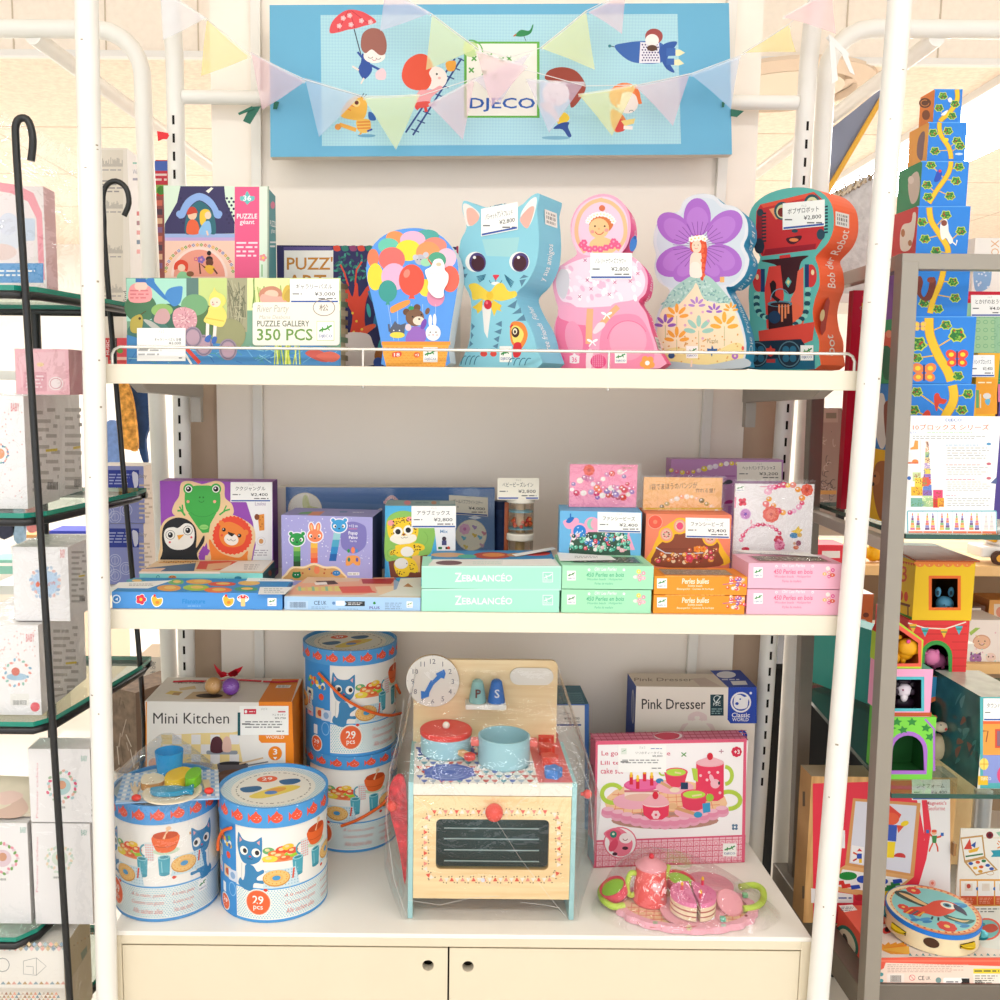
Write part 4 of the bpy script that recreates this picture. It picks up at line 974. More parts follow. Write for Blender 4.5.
def flat_sheet(pts,z,label,c='fdfcf8',name='price_card',curl=0,cat='price card',group=None):
 """a loose printed slip lying on something"""
 top=[P(x,y,Z=z)for x,y in pts];n=len(top);g=G()
 up=[p+Vector((0,0,.0004+(curl if i in(1,2)else 0)))for i,p in enumerate(top)]
 tri=tessellate_polygon([top])
 g.add(up,[tuple(t)for t in tri],c);g.add([p-Vector((0,0,.0003))for p in up],[tuple(t)[::-1]for t in tri],c)
 g.add(up+[p-Vector((0,0,.0003))for p in up],[(i,(i+1)%n,n+(i+1)%n,n+i)for i in range(n)],c)
 c0=sum(top,Vector())/n
 if not curl:
  A=Art(g,plane_map(up[0],(0,0,1)));xs=[p[0]for p in pts];ys=[p[1]for p in pts];w=max(xs)-min(xs);h=max(ys)-min(ys)
  A.micro(min(xs)+w*.3,min(ys)+h*.35,max(xs)-w*.3,max(ys)-h*.3,2,'b0b0b0')
 return tag(g.build(name,origin=c0),label,cat,group)
b=Box(112.5,282.3,592.5,.006,.112,z0,'4f97de',zt=P(200,592.5,Y=.006).z,mats=dict(top='2f8fd0'))
A=b.front.fr(100,440,.2)
A.ell(82,795,22,22,'dfeefa');A.ell(82,795,16,16,'2f7fc8');A.poly([(75,796),(90,788),(88,804)],'e8f2fa')
for x in(205,):A.flower(x,797,28,'fdfdfd','fdfdfd');A.flower(x,797,25,'e0364e','f7c83e')
for x in(285,642):
 A.blob([(x-30,790),(x-12,772),(x,790),(x+28,790),(x+25,820),(x,836),(x-20,825)],'fdfaf0');A.blob([(x-26,792),(x-10,776),(x+2,794),(x+24,793),(x+21,818),(x,831),(x-18,822)],'f7b93e');A.ell(x-12,778,6,7,'e83a3a');A.ell(x+2,812,10,8,'e88a30')
A.ell(715,792,30,20,'fdfdf8');A.ell(715,792,27,17,'e03a44',a0=180,a1=360);A.rect(704,792,726,832,'f3d08a',5);A.dots([(700,786),(715,780),(730,787)],4,'fbe8e8')
A.txt('Filanature',412,795,526,818,'1a86d0',.03);A.micro(438,826,505,834,1,'8fc0ea');A.logo(838,790,882,830)
T=b.top.fr(100,440,.2)
for(x,y,rx,ry,c)in((180,705,50,12,'3a9ab0'),(345,740,60,16,'e8a04a'),(480,738,65,16,'a8c84a'),(495,708,65,12,'eda84a'),(610,720,70,11,'e0503e'),(590,750,70,14,'ee7a4a'),(380,710,40,14,'6fb86a'),(745,715,55,12,'e8b868'),(730,745,60,12,'3fa07a')):
 T.ell(x,y,rx,ry,c);T.ell(x+5,y-2,rx*.5,ry*.5,'f0c46a')
T.poly([(800,735),(960,735),(925,772),(790,772)],'f4f6f4');T.micro(820,740,920,765,3,'a8b8c0')
b.done('craft_box','long flat blue craft carton with chicks and mushroom at the shelf edge','craft box')
zb_=b.zt
flat_sheet([(110.5,588),(119,582.6),(172,580.5),(148,588.5)],zb_,'blank white slip lying over the flower end of the long blue carton')
flat_sheet([(248,577.6),(290,579.5),(294,581.5),(246,581.2)],zb_,'white price slip lying on the plain end of the long blue carton')
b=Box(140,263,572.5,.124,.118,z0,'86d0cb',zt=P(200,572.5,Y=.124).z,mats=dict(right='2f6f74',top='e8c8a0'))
A=b.front.fr(100,440,.2);A.rect(195,658,600,668,'f0d8c8');A.ell(362,686,20,9,'d88a4a');A.dots([(352,684),(362,690),(370,684)],3,'7a4a2a');A.arc(290,690,8,12,180,340,3,'2f7f8a');A.ell(690,690,18,9,'2f7f9a');A.arc(620,690,8,10,0,180,3,'2f8a9a')
T=b.top.fr(100,440,.2)
T.poly([(230,640),(480,615),(470,655),(215,658)],'3f5f84');T.poly([(210,645),(330,640),(300,658),(200,658)],'f0c4a8');T.poly([(300,608),(420,604),(520,606),(400,615),(290,615)],'d89a4a');T.dots([(320+i*12,607+(i%3)*3)for i in range(14)],3,'7a4a24');T.poly([(500,606),(640,604),(690,608),(600,650),(480,645)],'d8503e');T.poly([(540,620),(660,610),(640,640),(530,650)],'e8b890');T.poly([(690,606),(862,604),(810,658),(590,658)],'f2efe8');T.micro(720,620,800,650,3,'a8a8a8')
T=b.right.fr(100,440,.2);T.poly([(815,680),(860,640),(890,640),(850,690)],'254a54');T.ell(850,665,8,14,'a8583a')
b.done('game_box','flat teal game carton lying in front of the frog carton','game box')
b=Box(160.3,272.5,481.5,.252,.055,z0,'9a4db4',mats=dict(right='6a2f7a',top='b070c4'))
A=b.front.fr(155,475,.14)
A.poly([(540,50),(838,50),(838,640),(690,640),(720,500),(700,340),(655,200),(600,120)],'f4f2f2')
TAN='f3cfa0'
A.blob([(172,150),(185,60),(240,42),(300,55),(340,65),(390,52),(445,42),(495,70),(500,160),(548,205),(562,270),(520,310),(440,320),(400,420),(340,440),(290,400),(240,310),(160,300),(122,265),(138,205)],TAN)
A.blob([(42,640),(38,500),(35,400),(60,335),(110,300),(180,292),(260,315),(310,370),(320,420),(370,420),(375,460),(350,520),(310,580),(310,640)],TAN)
A.blob([(375,640),(375,520),(365,450),(395,420),(400,350),(440,300),(520,278),(620,310),(700,370),(718,450),(700,540),(690,600),(660,640)],TAN)
A.poly([(310,565),(345,505),(395,540),(375,575)],'9a4db4')
A.ell(240,100,38,40,'45b04e');A.ell(435,100,38,40,'45b04e');A.blob([(212,180),(222,110),(280,78),(340,75),(400,78),(455,110),(468,180),(455,250),(410,285),(340,298),(270,285),(225,250)],'45b04e');A.poly([(235,270),(440,270),(395,350),(385,410),(340,415),(310,380)],'45b04e');A.arc(340,230,100,68,30,150,4,'3a9a44')
A.line([(215,290),(190,255),(160,255)],14,'45b04e');A.line([(195,260),(175,225)],10,'45b04e');A.line([(200,265),(195,212)],10,'45b04e');A.line([(460,285),(500,255),(535,245)],12,'45b04e');A.line([(490,262),(510,218)],9,'45b04e')
for x in(240,435):A.ell(x,100,26,26,'f8f6ee');A.ell(x,100,19,19,'231f20');A.ell(x-4,95,6,6,'fff')
A.dots([(320,160),(345,160)],7,'2a7a34');A.smile(332,175,20,4,'2a7a34');A.ell(236,190,11,11,'f2a890');A.ell(426,190,11,11,'f2a890');A.ell(350,372,32,18,'9ad878');A.line([(322,372),(378,372)],3,'45b04e')
A.blob([(50,640),(55,540),(50,420),(75,345),(150,305),(230,318),(285,370),(298,440),(295,520),(345,435),(355,450),(345,490),(300,560),(300,640)],'25262a')
A.blob([(64,430),(80,385),(130,372),(165,378),(215,345),(265,360),(283,420),(270,490),(210,530),(130,530),(80,490)],'f6f2ea')
for x,y in((110,428),(235,396)):A.ring(x,y,32,32,3,'25262a');A.ell(x,y,18,20,'25262a');A.ell(x-4,y-6,5,5,'fff')
A.poly([(158,430),(210,424),(170,465)],'f2a52e');A.ell(106,480,8,8,'e85a6a');A.ell(260,445,8,8,'e85a6a')
mane=[]
for i in range(60):
 a=2*PI*i/60;r_=1.0 if i%2 else 1.07;mane.append((553+135*r_*math.cos(a)*(1+.05*math.sin(a)),430+132*r_*math.sin(a)))
A.poly(mane,'ee4f33');A.blob([(400,580),(385,480),(395,460),(420,500),(480,560),(600,590),(660,540),(660,580),(640,640),(420,640)],'f58a3a');A.poly(mane,'ee4f33')
A.ell(475,345,20,18,'f58a3a');A.ell(650,410,18,20,'f58a3a');A.blob([(460,400),(480,350),(540,335),(620,375),(650,430),(630,490),(570,515),(500,505),(465,460)],'f58a3a');A.ell(545,460,52,42,'fbf3e8',15)
A.poly([(520,405),(572,420),(550,440),(525,425)],'2a2220');A.eyes(492,390,0,14,'2a2220',None);A.ell(603,433,14,14,'2a2220');A.ell(489,386,4,4,'fff');A.ell(600,429,4,4,'fff');A.smile(530,450,16,3,'2a2220');A.smile(560,455,16,3,'2a2220');A.ell(478,430,9,9,'ee5a3a')
A.txt('Loulou',715,190,790,218,'a080b0');A.poly([(735,285),(780,278),(782,395),(745,398),(738,330)],'e8953a');A.ell(728,300,18,22,'8a4a2a');A.dots([(750,320),(765,350),(755,370),(770,300)],5,'b05a20');A.ring(758,473,30,30,3,'d8d0d0');A.ell(758,473,16,18,'dca060');A.micro(705,530,810,580,3,'b0a8b0')
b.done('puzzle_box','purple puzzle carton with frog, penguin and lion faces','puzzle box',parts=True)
card(b.t,230.5,482.5,271,502,.2515,'ククジャングル','2,400',label='price card over the corner')
b=Box(284.5,420.5,595,.008,.085,z0,'a9cdf0',zt=P(350,597,Y=.008).z,mats=dict(top='e8d8c4'),Y1=.008)
A=b.front.fr(275,480,.135)
A.rect(90,895,245,960,'b8d4f2');A.bars(110,903,225,945,'5a6a80',3);A.txt('CE',288,895,335,925,'4a5a7a',.02);A.txt('UK',342,895,382,925,'4a5a7a',.01);A.micro(270,935,400,955,2,'7f96b8')
A.ell(435,912,12,12,'5f8ac0');A.rect(452,895,515,930,'f4f6fa');A.poly([(515,898),(665,898),(665,934),(515,934),(530,916)],'2a2c30');A.micro(540,905,655,928,2,'e0e0e0');A.micro(465,950,620,962,1,'7f96b8');A.poly([(728,905),(740,900),(748,915),(738,922),(726,918)],'2f8a3a');A.txt('PLUS',700,936,775,956,'5a3a9a',.04);A.micro(815,905,945,960,4,'7f96b8');A.logo(975,900,1020,945)
T=b.top.fr(275,480,.135)
T.poly([(150,780),(240,720),(880,722),(930,790),(640,850),(90,850)],'f0b090');T.poly([(240,718),(640,724),(620,750),(200,765)],'e8c8a8');T.poly([(300,748),(440,745),(470,770),(330,780)],'4a3030');T.poly([(290,760),(380,755),(390,775),(300,778)],'f4f0ea');T.poly([(640,735),(900,728),(860,770),(650,768)],'b83a34');T.poly([(150,800),(480,785),(500,825),(170,820)],'e8d87a')
for i in range(6):T.poly([(170+i*50,790),(190+i*50,788),(195+i*50,822),(175+i*50,822)],('9ac8a0','f0c080')[i%2])
T.poly([(470,790),(700,785),(720,820),(760,835),(500,838)],'e8604a');T.poly([(740,790),(880,785),(870,845),(770,848)],'f6d8b8');T.poly([(880,735),(930,760),(930,800),(880,815)],'9ab4d8');T.poly([(930,730),(1080,722),(1080,860),(760,860),(900,810)],'f0efe8');T.poly([(950,790),(985,765),(1025,795)],'b87a4a')
b.done('game_box','flat light blue carton with barcode edge lying beside the mint stack','game box')
b=Box(286,494.5,488,.36,.05,z0,'5d82b8',mats=dict(left='efe8dc',top='e8e2d8'),zt=None)
A=b.front.fr(275,480,.135)
A.rect(85,55,1626,120,'527ab4');A.poly([(85,150),(800,180),(1626,170),(1626,640),(85,640)],'6f90c0');A.ell(222,215,126,122,'f3e8d0');A.ell(222,215,118,114,'f8f3e4');A.blob([(205,140),(225,108),(245,130),(262,190),(320,205),(318,230),(230,228),(205,190)],'d8dc9a');A.dots([(225,140),(240,170),(250,200),(290,215)],4,'b8b05a')
for i in range(8):A.flower(815+i*14,165-40*math.sin(i*.45),14,'f6d0cc','e890a8')
for i in range(4):A.ell(770-i*8,230+i*25,30,14,'e8dcd8',-40+25*i)
A.fr(375,475,.135);A.ell(712,445,116,116,'e8dcc0');A.ell(712,445,110,110,'f3ecd8')
for x,y,c in((665,400,'e8b0d0'),(735,385,'b89ac8'),(655,465,'7ac0d8'),(775,460,'7ab8d8'),(735,445,'e8c860'),(805,430,'d890a0'),(670,530,'e8d070'),(790,520,'d0a8b8')):A.ell(x,y,20,9,c,40);A.ell(x+8,y+6,16,8,c,-50)
A.flower(665,400,40,'edb8d4','d880b8',7);A.ell(716,130,65,40,'6f90c0');A.poly([(690,315),(740,300),(790,318),(740,330)],'e8f0f8')
b.done('lamp_box','wide slate blue night scene carton behind the pop-up and leopard cartons','toy box',parts=True)
g=G();g.box(b.p[0].x+.001,b.p[0].y-.0012,z0,b.p[1].x,b.p[0].y-.0006,b.zt,clear('ffffff',.02,.12));g.build('shrink_wrap',b.t)
g=G();xa=P(277.5,520,Y=.362).x;g.box(xa,.362,z0,b.p[0].x-.0005,.405,b.zt-.002,'e9e2d4');g.build('end_flap',b.t)
card(b.t,449,495,488,514,.3575,'ビールバブブライトステー','4,000',dy=2.5,sheet='efe8d6',label='cream price card slightly askew')
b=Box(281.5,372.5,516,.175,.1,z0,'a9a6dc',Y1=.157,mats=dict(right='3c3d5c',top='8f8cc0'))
A=b.front.fr(275,480,.135)
rn=random.Random(11);A.dots([(rn.uniform(60,700),rn.uniform(280,620),rn.uniform(2,5))for i in range(110)],4,'eeeefa')
A.blob([(490,360),(530,320),(580,308),(640,325),(675,360),(675,470),(640,520),(580,545),(520,520),(490,480)],'7f79bd');A.txt('+12 m',548,330,612,350,'eeeefa',.02);A.line([(545,362),(610,362)],4,'e87a90');A.txt('Popup',545,380,612,412,'ffffff',.04);A.txt('Paloo',548,414,612,436,'ffffff',.04);A.txt('Pop Up',555,446,605,462,'eeeefa',.02)
A.blob([(78,740),(80,690),(130,640),(210,640),(290,615),(370,640),(450,640),(500,680),(505,740)],'f6dcb0');A.blob([(88,740),(92,700),(135,655),(215,655),(290,630),(365,655),(445,655),(490,690),(495,740)],'d2a265')
A.ell(310,670,22,26,'e8825a');A.ell(300,650,6,12,'e8825a');A.ell(320,650,6,12,'e8825a');A.dots([(255,660),(370,662),(205,690),(365,690),(420,690)],8,'b85a3a');A.dots([(255,660)],8,'2f4a9a');A.ell(160,705,34,24,'157a48');A.ell(140,690,10,10,'157a48');A.ell(180,688,10,10,'157a48');A.eyes(160,702,10,4,'fff');A.ell(455,690,30,20,'2f7fc0');A.eyes(455,688,10,3,'fff')
for(x,y0,y1,cols,dx)in((163,490,640,('8fbf5a','4f9a4a','2f7a3a','2a4a2a'),0),(290,465,615,('f5c04a','f09a4a','ee8050','ea5a3a'),0),(462,390,600,('9ad0d8','4fa8c8','2f8ac8','1f5fa8'),-36)):
 n=len(cols);h=(y1-y0)/n
 for i,c in enumerate(cols):
  xa=x+dx*i/n;xb=x+dx*(i+1)/n;A.poly([(xa-26,y0+h*i),(xa+26,y0+h*i),(xb+26,y0+h*(i+1)),(xb-26,y0+h*(i+1))],c)
for(x,y,c,kind)in((163,440,'2a9a48','bear'),(297,412,'f5895a','rabbit'),(475,340,'3f9fd8','cat')):
 for k,(w,cc)in enumerate(((8,'f2f0fa'),(0,c))):
  if kind=='rabbit':A.ell(x-26,y-60,17+w,36+w,cc,-8);A.ell(x+22,y-60,17+w,36+w,cc,8)
  else:A.ell(x-45,y-42,14+w,14+w,cc);A.ell(x+45,y-42,14+w,14+w,cc)
  A.ell(x,y,56+w,48+w,cc)
 if kind=='rabbit':A.ell(x-26,y-60,7,24,'f8c88a',-8);A.ell(x+22,y-60,7,24,'f8c88a',8)
 for k in(-1,1):A.ell(x+k*32,y+2,12,14,'fbfaf4');A.ell(x+k*28,y+4,6,8,'1a2a30')
 A.ell(x,y+20,7,5,'1a2a30')
A.blob([(525,630),(530,575),(555,560),(600,560),(628,580),(630,628),(600,632),(578,615),(555,632)],'eda054');A.ell(578,520,14,24,'f5895a');A.ell(545,525,10,14,'2a9a48');A.ell(605,525,9,14,'3f8fd0');A.ell(548,590,10,16,'2a7a6a');A.ell(608,590,10,16,'5a5ab0');A.rect(538,684,625,706,'f5f3ee');A.micro(542,690,620,702,1,'555')
T=b.top.fr(275,480,.135);T.poly([(190,240),(280,232),(270,250),(170,252)],'5a9a5a');T.poly([(280,234),(370,232),(330,262),(240,262)],'d88a6a');T.poly([(480,232),(540,232),(530,240),(480,240)],'3f6fa0');T.micro(575,234,660,244,1,'e8e8f0')
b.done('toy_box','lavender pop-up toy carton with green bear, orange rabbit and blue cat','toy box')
b=Box(385,455.5,506,.172,.085,z0,'4fb0e0',mats=dict(top='7f9f9f'))
A=b.front.fr(375,475,.135)
A.poly([(75,590),(75,760),(110,760)],'3a9ad0');A.blob([(75,420),(100,310),(190,265),(290,280),(400,330),(445,420),(430,520),(400,590),(300,620),(150,640),(75,620)],'8fc45f');A.arc(330,470,60,60,-60,80,4,'7ab04f');A.arc(150,580,60,40,100,250,4,'7ab04f')
A.poly([(100,640),(390,590),(370,640),(390,760),(115,760)],'7a4030');A.poly([(440,390),(596,390),(596,720),(470,720),(455,520)],'eeeff2')
A.rect(275,595,335,720,'e8b87a')
A.blob([(90,380),(95,340),(125,335),(160,320),(240,312),(270,330),(318,390),(315,450),(290,500),(210,520),(140,500),(100,450)],'f8d02e');A.ell(118,355,24,22,'f4a0a0');A.ell(255,325,22,18,'f4a0a0');A.blob([(110,480),(140,440),(210,450),(290,440),(305,480),(240,512),(170,512)],'f9f4e4')
A.eyes(170,420,0,20,'222222','fbf8ee');A.eyes(246,408,0,20,'222222','fbf8ee');A.ell(170,420,20,20,'222');A.ell(246,408,20,20,'222');A.poly([(198,436),(228,432),(214,452)],'8a3a2a');A.smile(205,455,13,3,'5a3a2a');A.smile(230,453,13,3,'5a3a2a')
A.blob([(160,520),(300,505),(360,520),(365,550),(330,565),(310,595),(180,605),(150,590),(115,595),(112,565),(150,545)],'f8d02e');A.ell(238,568,48,38,'f4f1ea');A.blob([(140,660),(180,620),(240,610),(290,630),(320,690),(310,725),(260,720),(240,750),(170,745)],'f8d02e');A.ell(195,655,50,40,'ece8e4')
for i in range(70):
 a=rn.uniform(0,6.28);r_=rn.uniform(.55,.95);x,y=208+105*r_*math.cos(a),400+85*r_*math.sin(a)-5
 if y<430+20 and not(140<x<275 and 385<y<450):A.ell(x,y,6,4,'5a3018',rn.uniform(0,180),6)
for(cx,cy,rx,ry)in((140,572,25,16),(335,540,25,15),(290,540,12,25),(270,690,38,40),(190,725,30,18)):
 for i in range(9):A.ell(cx+rn.uniform(-rx,rx),cy+rn.uniform(-ry,ry),6,4,'5a3018',rn.uniform(0,180),6)
A.txt('Mix',482,405,540,430,'7aa0c8',.03);A.ell(512,472,16,16,'3a2a3a');A.rect(495,485,530,520,'4a4a7a');A.rect(468,532,496,550,'2f7a4a');A.rect(522,532,556,550,'3a2a2a');A.ell(545,538,10,10,'d84a3a')
T=b.top.fr(375,475,.135);T.ell(240,205,26,16,'d87a80');T.ell(436,205,20,12,'b87a4a');T.micro(300,195,400,215,1,'5f7f80');T.poly([(480,192),(590,190),(590,215),(480,218)],'a8b8b4')
b.done('puzzle_box','leopard picture carton beside the lavender pop-up carton','puzzle box',parts=True)
card(b.t,411.5,506,456,528,.1715,'アラブミックス','2,800',label='price card over the top corner')
c=P(500,550,Y=.385);zt=P(498,501,Y=.385).z;r=.013
t=thing('toy_tube','dark blue round tube behind the right end of the night scene carton','toy tube',(c.x,c.y,z0))
g=G();g.lathe((c.x,c.y,z0),[(r,0),(r,zt-z0-.004)],M('2a3f6e',.4,noise=.2,scale=120),24);g.build('tube',t)
g=G();g.lathe((c.x,c.y,zt-.004),[(r+.0006,-.012),(r+.0006,.004)],'1f2f58',24);g.build('lid',t)
c=P(520,545,Y=.25);r=P(533.5,545,Y=.25).x-c.x;zt=P(520,497,Y=.25).z
t=thing('rain_rattle','clear rain rattle with orange beads and pale rings behind the mint stack','rattle',(c.x,c.y,z0))
H=zt-z0
for h in(0,.5,.94):
 g=G();g.lathe((c.x,c.y,z0+h*H),[(r,0),(r+.001,.002),(r+.001,.011),(r,.013)],M('f3ead8',.35),28);g.build('band',t)
g=G();g.lathe((c.x,c.y,z0),[(r*.96,.002),(r*.96,H)],clear('f4ece0',.06,.05),28,cap=False);g.build('tube',t)
for h in(.12,.32,.62,.82):
 g=G();g.lathe((c.x,c.y,z0+h*H),[(r*.45,0),(r*.92,.0015),(r*.92,.004),(r*.45,.0055)],M('7ab8d8',.4),24);g.build('ring',t)
g=G();g.lathe((c.x,c.y,z0+.01),[(r*.35,0),(r*.35,H-.02)],M('d8b88a',.5),14);g.build('core',t)
g=G();rn=random.Random(5)
for i in range(26):
 a=rn.uniform(0,6.28);q=r*rn.uniform(.5,.8);g.ball((c.x+q*math.cos(a),c.y+q*math.sin(a),z0+H*.62+.007+rn.uniform(0,.014)),.0038,('e8622e','f08a4a','d8402e')[i%3],8)
tag(g.build('beads',t),kind='stuff')
g=G();x0,x1=P(504.5,520,Y=.245).x,P(508.5,520,Y=.245).x
g.box(x0,.246,z0,x1,.25,zt-.01,M('a0522e',.5));g.build('backing_card',t,label='rust brown card edge')
card(t,497.5,478,539,499.5,.225,'ベビービーズレイン','2,800',sheet='f7f0de',label='cream price card on top')
def stack(x0,x1,xb0,xb1,yt,ym,yb,d,m,art,topart,labels,name,cat,group,mats=None,topm=None):
 Y=.006
 zt=P((x0+x1)/2,yt,Y=Y).z;zm=(z0+zt)/2
 out=[]
 for i,(za,zb)in enumerate(((z0,zm-.0007),(zm+.0007,zt))):
  sh=1.5 if i==0 else 0
  b=Box(x0,x1-sh,yt,Y,d,za,m,zt=zb,yb=yb,mats=mats)
  art(b.front,proj((0,Y,zb))[1],proj((0,Y,za))[1])
  if i:topart(b)
  b.done(name,labels[i],cat,group);out.append(b)
 return out
def art_zeb(A,ya,yb):
 A.fr(410,(ya+yb)/2,.19);A.rect(62,-60,796,-52,'c2f2e0')
 A.txt('Z',236,-24,272,24,'fbfdf8',.05);A.txt('EBALANCÉO',274,-22,538,22,'fbfdf8',.05);A.rect(698,-28,752,26,'e8f8f0');A.rect(702,-24,748,22,'9fe0cc');A.line([(706,4),(722,-6),(735,-8),(746,-18)],5,'f4faf6');A.line([(714,-14),(722,8)],4,'f4faf6');A.txt('DJECO',705,10,746,21,'f4faf6',.02)
def top_zeb(b):
 T=b.top.fr(410,450,.19)
 T.poly([(100,600),(130,570),(760,570),(790,612),(95,612)],'f2f4ee');T.poly([(120,530),(740,528),(760,575),(110,575)],'2f8fc8')
 for(x,y,rx,ry,c)in((200,552,90,12,'d8a87a'),(430,555,100,18,'b8402e'),(440,552,60,10,'e8924a'),(660,545,80,12,'d03a34'),(560,552,50,10,'c8905a'),(300,560,50,10,'4ab8a0')):T.ell(x,y,rx,ry,c)
 T.ell(205,594,70,12,'6a4048');T.micro(330,585,480,602,2,'d8e8e0');T.poly([(490,578),(745,572),(775,606),(485,606)],'fdfdf8')
stack(421.5,561,0,0,566.8,590,614,.09,'a9ead2',art_zeb,top_zeb,('mint balancing game carton, lower of its stack','mint balancing game carton, upper of its stack'),'game_box','game box','mint balancing game cartons')
def bead_print(A,x,y,s_,cols):
 for dx,dy,rx,ry,k in((0,-14,8,8,0),(18,-8,7,7,1),(-12,6,8,6,2),(4,0,7,6,3),(16,10,10,7,4),(4,16,6,6,1),(-2,6,5,5,3)):
  A.ell(x+dx*s_,y+dy*s_,rx*s_,ry*s_,cols[k]);A.ell(x+dx*s_,y+dy*s_,2.2*s_,2.2*s_,'fff4e8')
def art_beads(word,c,sub,cols,lc='fff'):
 def f(A,ya,yb):
  A.fr(540,(ya+yb)/2,.22);x=art_beads.x
  w=x[1]-x[0];k=lambda u:x[0]+u*w;h=(yb-ya)/.22
  A.logo(k(.06),-h*.22,k(.155),h*.2);
  A.txt('Oh! Les Perles',k(.36),-h*.36,k(.6),-h*.22,lc,.01,.2);A.txt(word,k(.27),-h*.14,k(.68),h*.05,c,.025,.15)
  A.txt(sub,k(.28),h*.1,k(.66),h*.22,c,.0,.15);A.txt('Perles de madera',k(.36),h*.28,k(.56),h*.38,c,0,.15)
  A.flower(k(.3),-h*.26,6,lc,c);A.flower(k(.68),-h*.26,6,lc,c)
  bead_print(A,k(.84),-2,1.25,cols)
 return f
def window_top(cf,inner,u0=.2,u1=.9,v0=.1,v1=.8,beads=('d8d0c0',)):
 """the lid has a clear window: a sunken tray of beads framed by the card"""
 def f(b):
  p=b.p;L=lambda u,v,dz=0:p[4].lerp(p[5],u).lerp(p[7].lerp(p[6],u),v)+Vector((0,0,dz))
  q=[(u0,v0),(u1,v0),(u1,v1),(u0,v1)]
  b.g.add([L(*a,.0002)for a in q],[(0,1,2,3)],cf)
  m=.03;q2=[(u0+m,v0+m*2),(u1-m,v0+m*2),(u1-m,v1-m*2),(u0+m,v1-m*2)]
  b.g.add([L(*a,.0004)for a in q2],[(0,1,2,3)],inner)
  rn=random.Random(len(cf)+int(u0*100))
  for i in range(70):
   u,v=rn.uniform(u0+.06,u1-.06),rn.uniform(v0+.1,v1-.12);c=L(u,v,.0007);r_=.0022
   b.g.face([c+Vector((r_*math.cos(t),r_*math.sin(t),0))for t in(0,1.05,2.1,3.14,4.2,5.24)],beads[i%len(beads)])
  b.g.add([L(*a,.0012)for a in q2],[(0,1,2,3)],clear('ffffff',.06,.1,.2,60))
 return f
art_beads.x=(98,515)
stack(561.8,653,0,0,565.8,588,612,.098,'a8e6be',art_beads('450 Perles en bois','4fb888','Wooden beads · Holzperlen',('f2e060','e89ab0','f4ece0','f0a0b0','f6b8c4')),window_top('7fc49a','5a6a5a',.12,.92,.2,.85,('c8a0c0','e0d8d0','b0b8c8','d8c0a0')),('mint green wooden bead carton, lower of the pair under the slips','mint green wooden bead carton with lid window, upper of its pair'),'bead_box','bead box','mint green bead cartons')
def art_bul(A,ya,yb):
 A.fr(540,(ya+yb)/2,.22);h=(yb-ya)/.22
 A.logo(532,-h*.26,577,h*.28);A.micro(570,-h*.44,850,-h*.34,1,'f8b860');A.txt('Perles bulles',645,-h*.26,768,h*.04,'fff6e0',.03,.15);A.txt('Bubble beads',672,h*.08,738,h*.2,'fff0d0',.01,.1);A.txt('Blasenperlen · Cuentas de burbujas',622,h*.26,790,h*.4,'fff0d0',.01,.1)
 rn=random.Random(8)
 for i in range(22):x,y=min(928,885+rn.gauss(0,22)),rn.uniform(-h*.34,h*.32);A.ell(x,y,8,8,('f0603a','e84a6a','f8c0a0','8a5ab0','f6e0d0')[i%5]);A.ell(x-2,y-2,3,3,'fff0e0')
 A.line([(830,6),(915,-4)],4,'c06a90')
stack(653.8,746.5,0,0,576.5,596,614.5,.072,'f8982c',art_bul,window_top('e88a2a','b8a89a',.1,.9,.12,.85,('d8c8b8','c09a80','e8d8c8')),('orange bubble bead carton, lower of its pair','orange bubble bead carton with silvery lid window, upper of its pair'),'bead_box','bead box','orange bubble bead cartons')
art_beads.x=(945,1378)
stack(747.5,842,0,0,563.5,589,614.8,.085,'f6b9ce',art_beads('450 Perles en bois','e8648a','Wooden beads · Holzperlen',('f6f0ea','e85aa0','f0c070','f0a8a8','e86a4a'),'fdeef2'),window_top('e08aa8','8a7a6a',.12,.92,.15,.8,('d8d0b0','c8b8a0','e8e0d0')),('pink wooden bead carton, lower of its pair','pink wooden bead carton with lid window, upper of its pair'),'bead_box','bead box','pink bead cartons')
zs=P(600,565.8,Y=.006).z+.002
flat_sheet([(557,552.5),(610,556),(616,560),(560,561)],zs,'white price slip lying at an angle on the mint green bead cartons')
flat_sheet([(594,549.2),(634,550.6),(638,553),(593,551.8)],zs,'narrow white slip at the back edge of the mint green bead cartons')
zs=P(490,566.8,Y=.006).z+.001
flat_sheet([(512,554.5),(553,549.5),(556,551.5),(516,556.5)],zs,'curled white slip at the back of the mint balancing cartons',curl=.004)
zs=P(790,563.5,Y=.006).z+.002
flat_sheet([(733,549.8),(805,552.5),(822,557),(745,552.6)],zs,'narrow white slip at the back edge of the pink bead cartons',curl=0)
def fancy(x0,x1,yt,fr,mat,rim,disc,tray,beads,label,cardpx,extra):
 b=Box(x0,x1,yt,.115,.085,z0,mat,Y1=.115-(.013 if x0<600 else .008));A=b.front.fr(*fr);extra(A,b)
 b.done('bead_box',label,'bead box','fancy bead cartons',parts=True)
 card(b.t,*cardpx,0,mp=b.front.mp,title='ファンシービーズ',price='2,400',dy=1,label='price card')
 return b
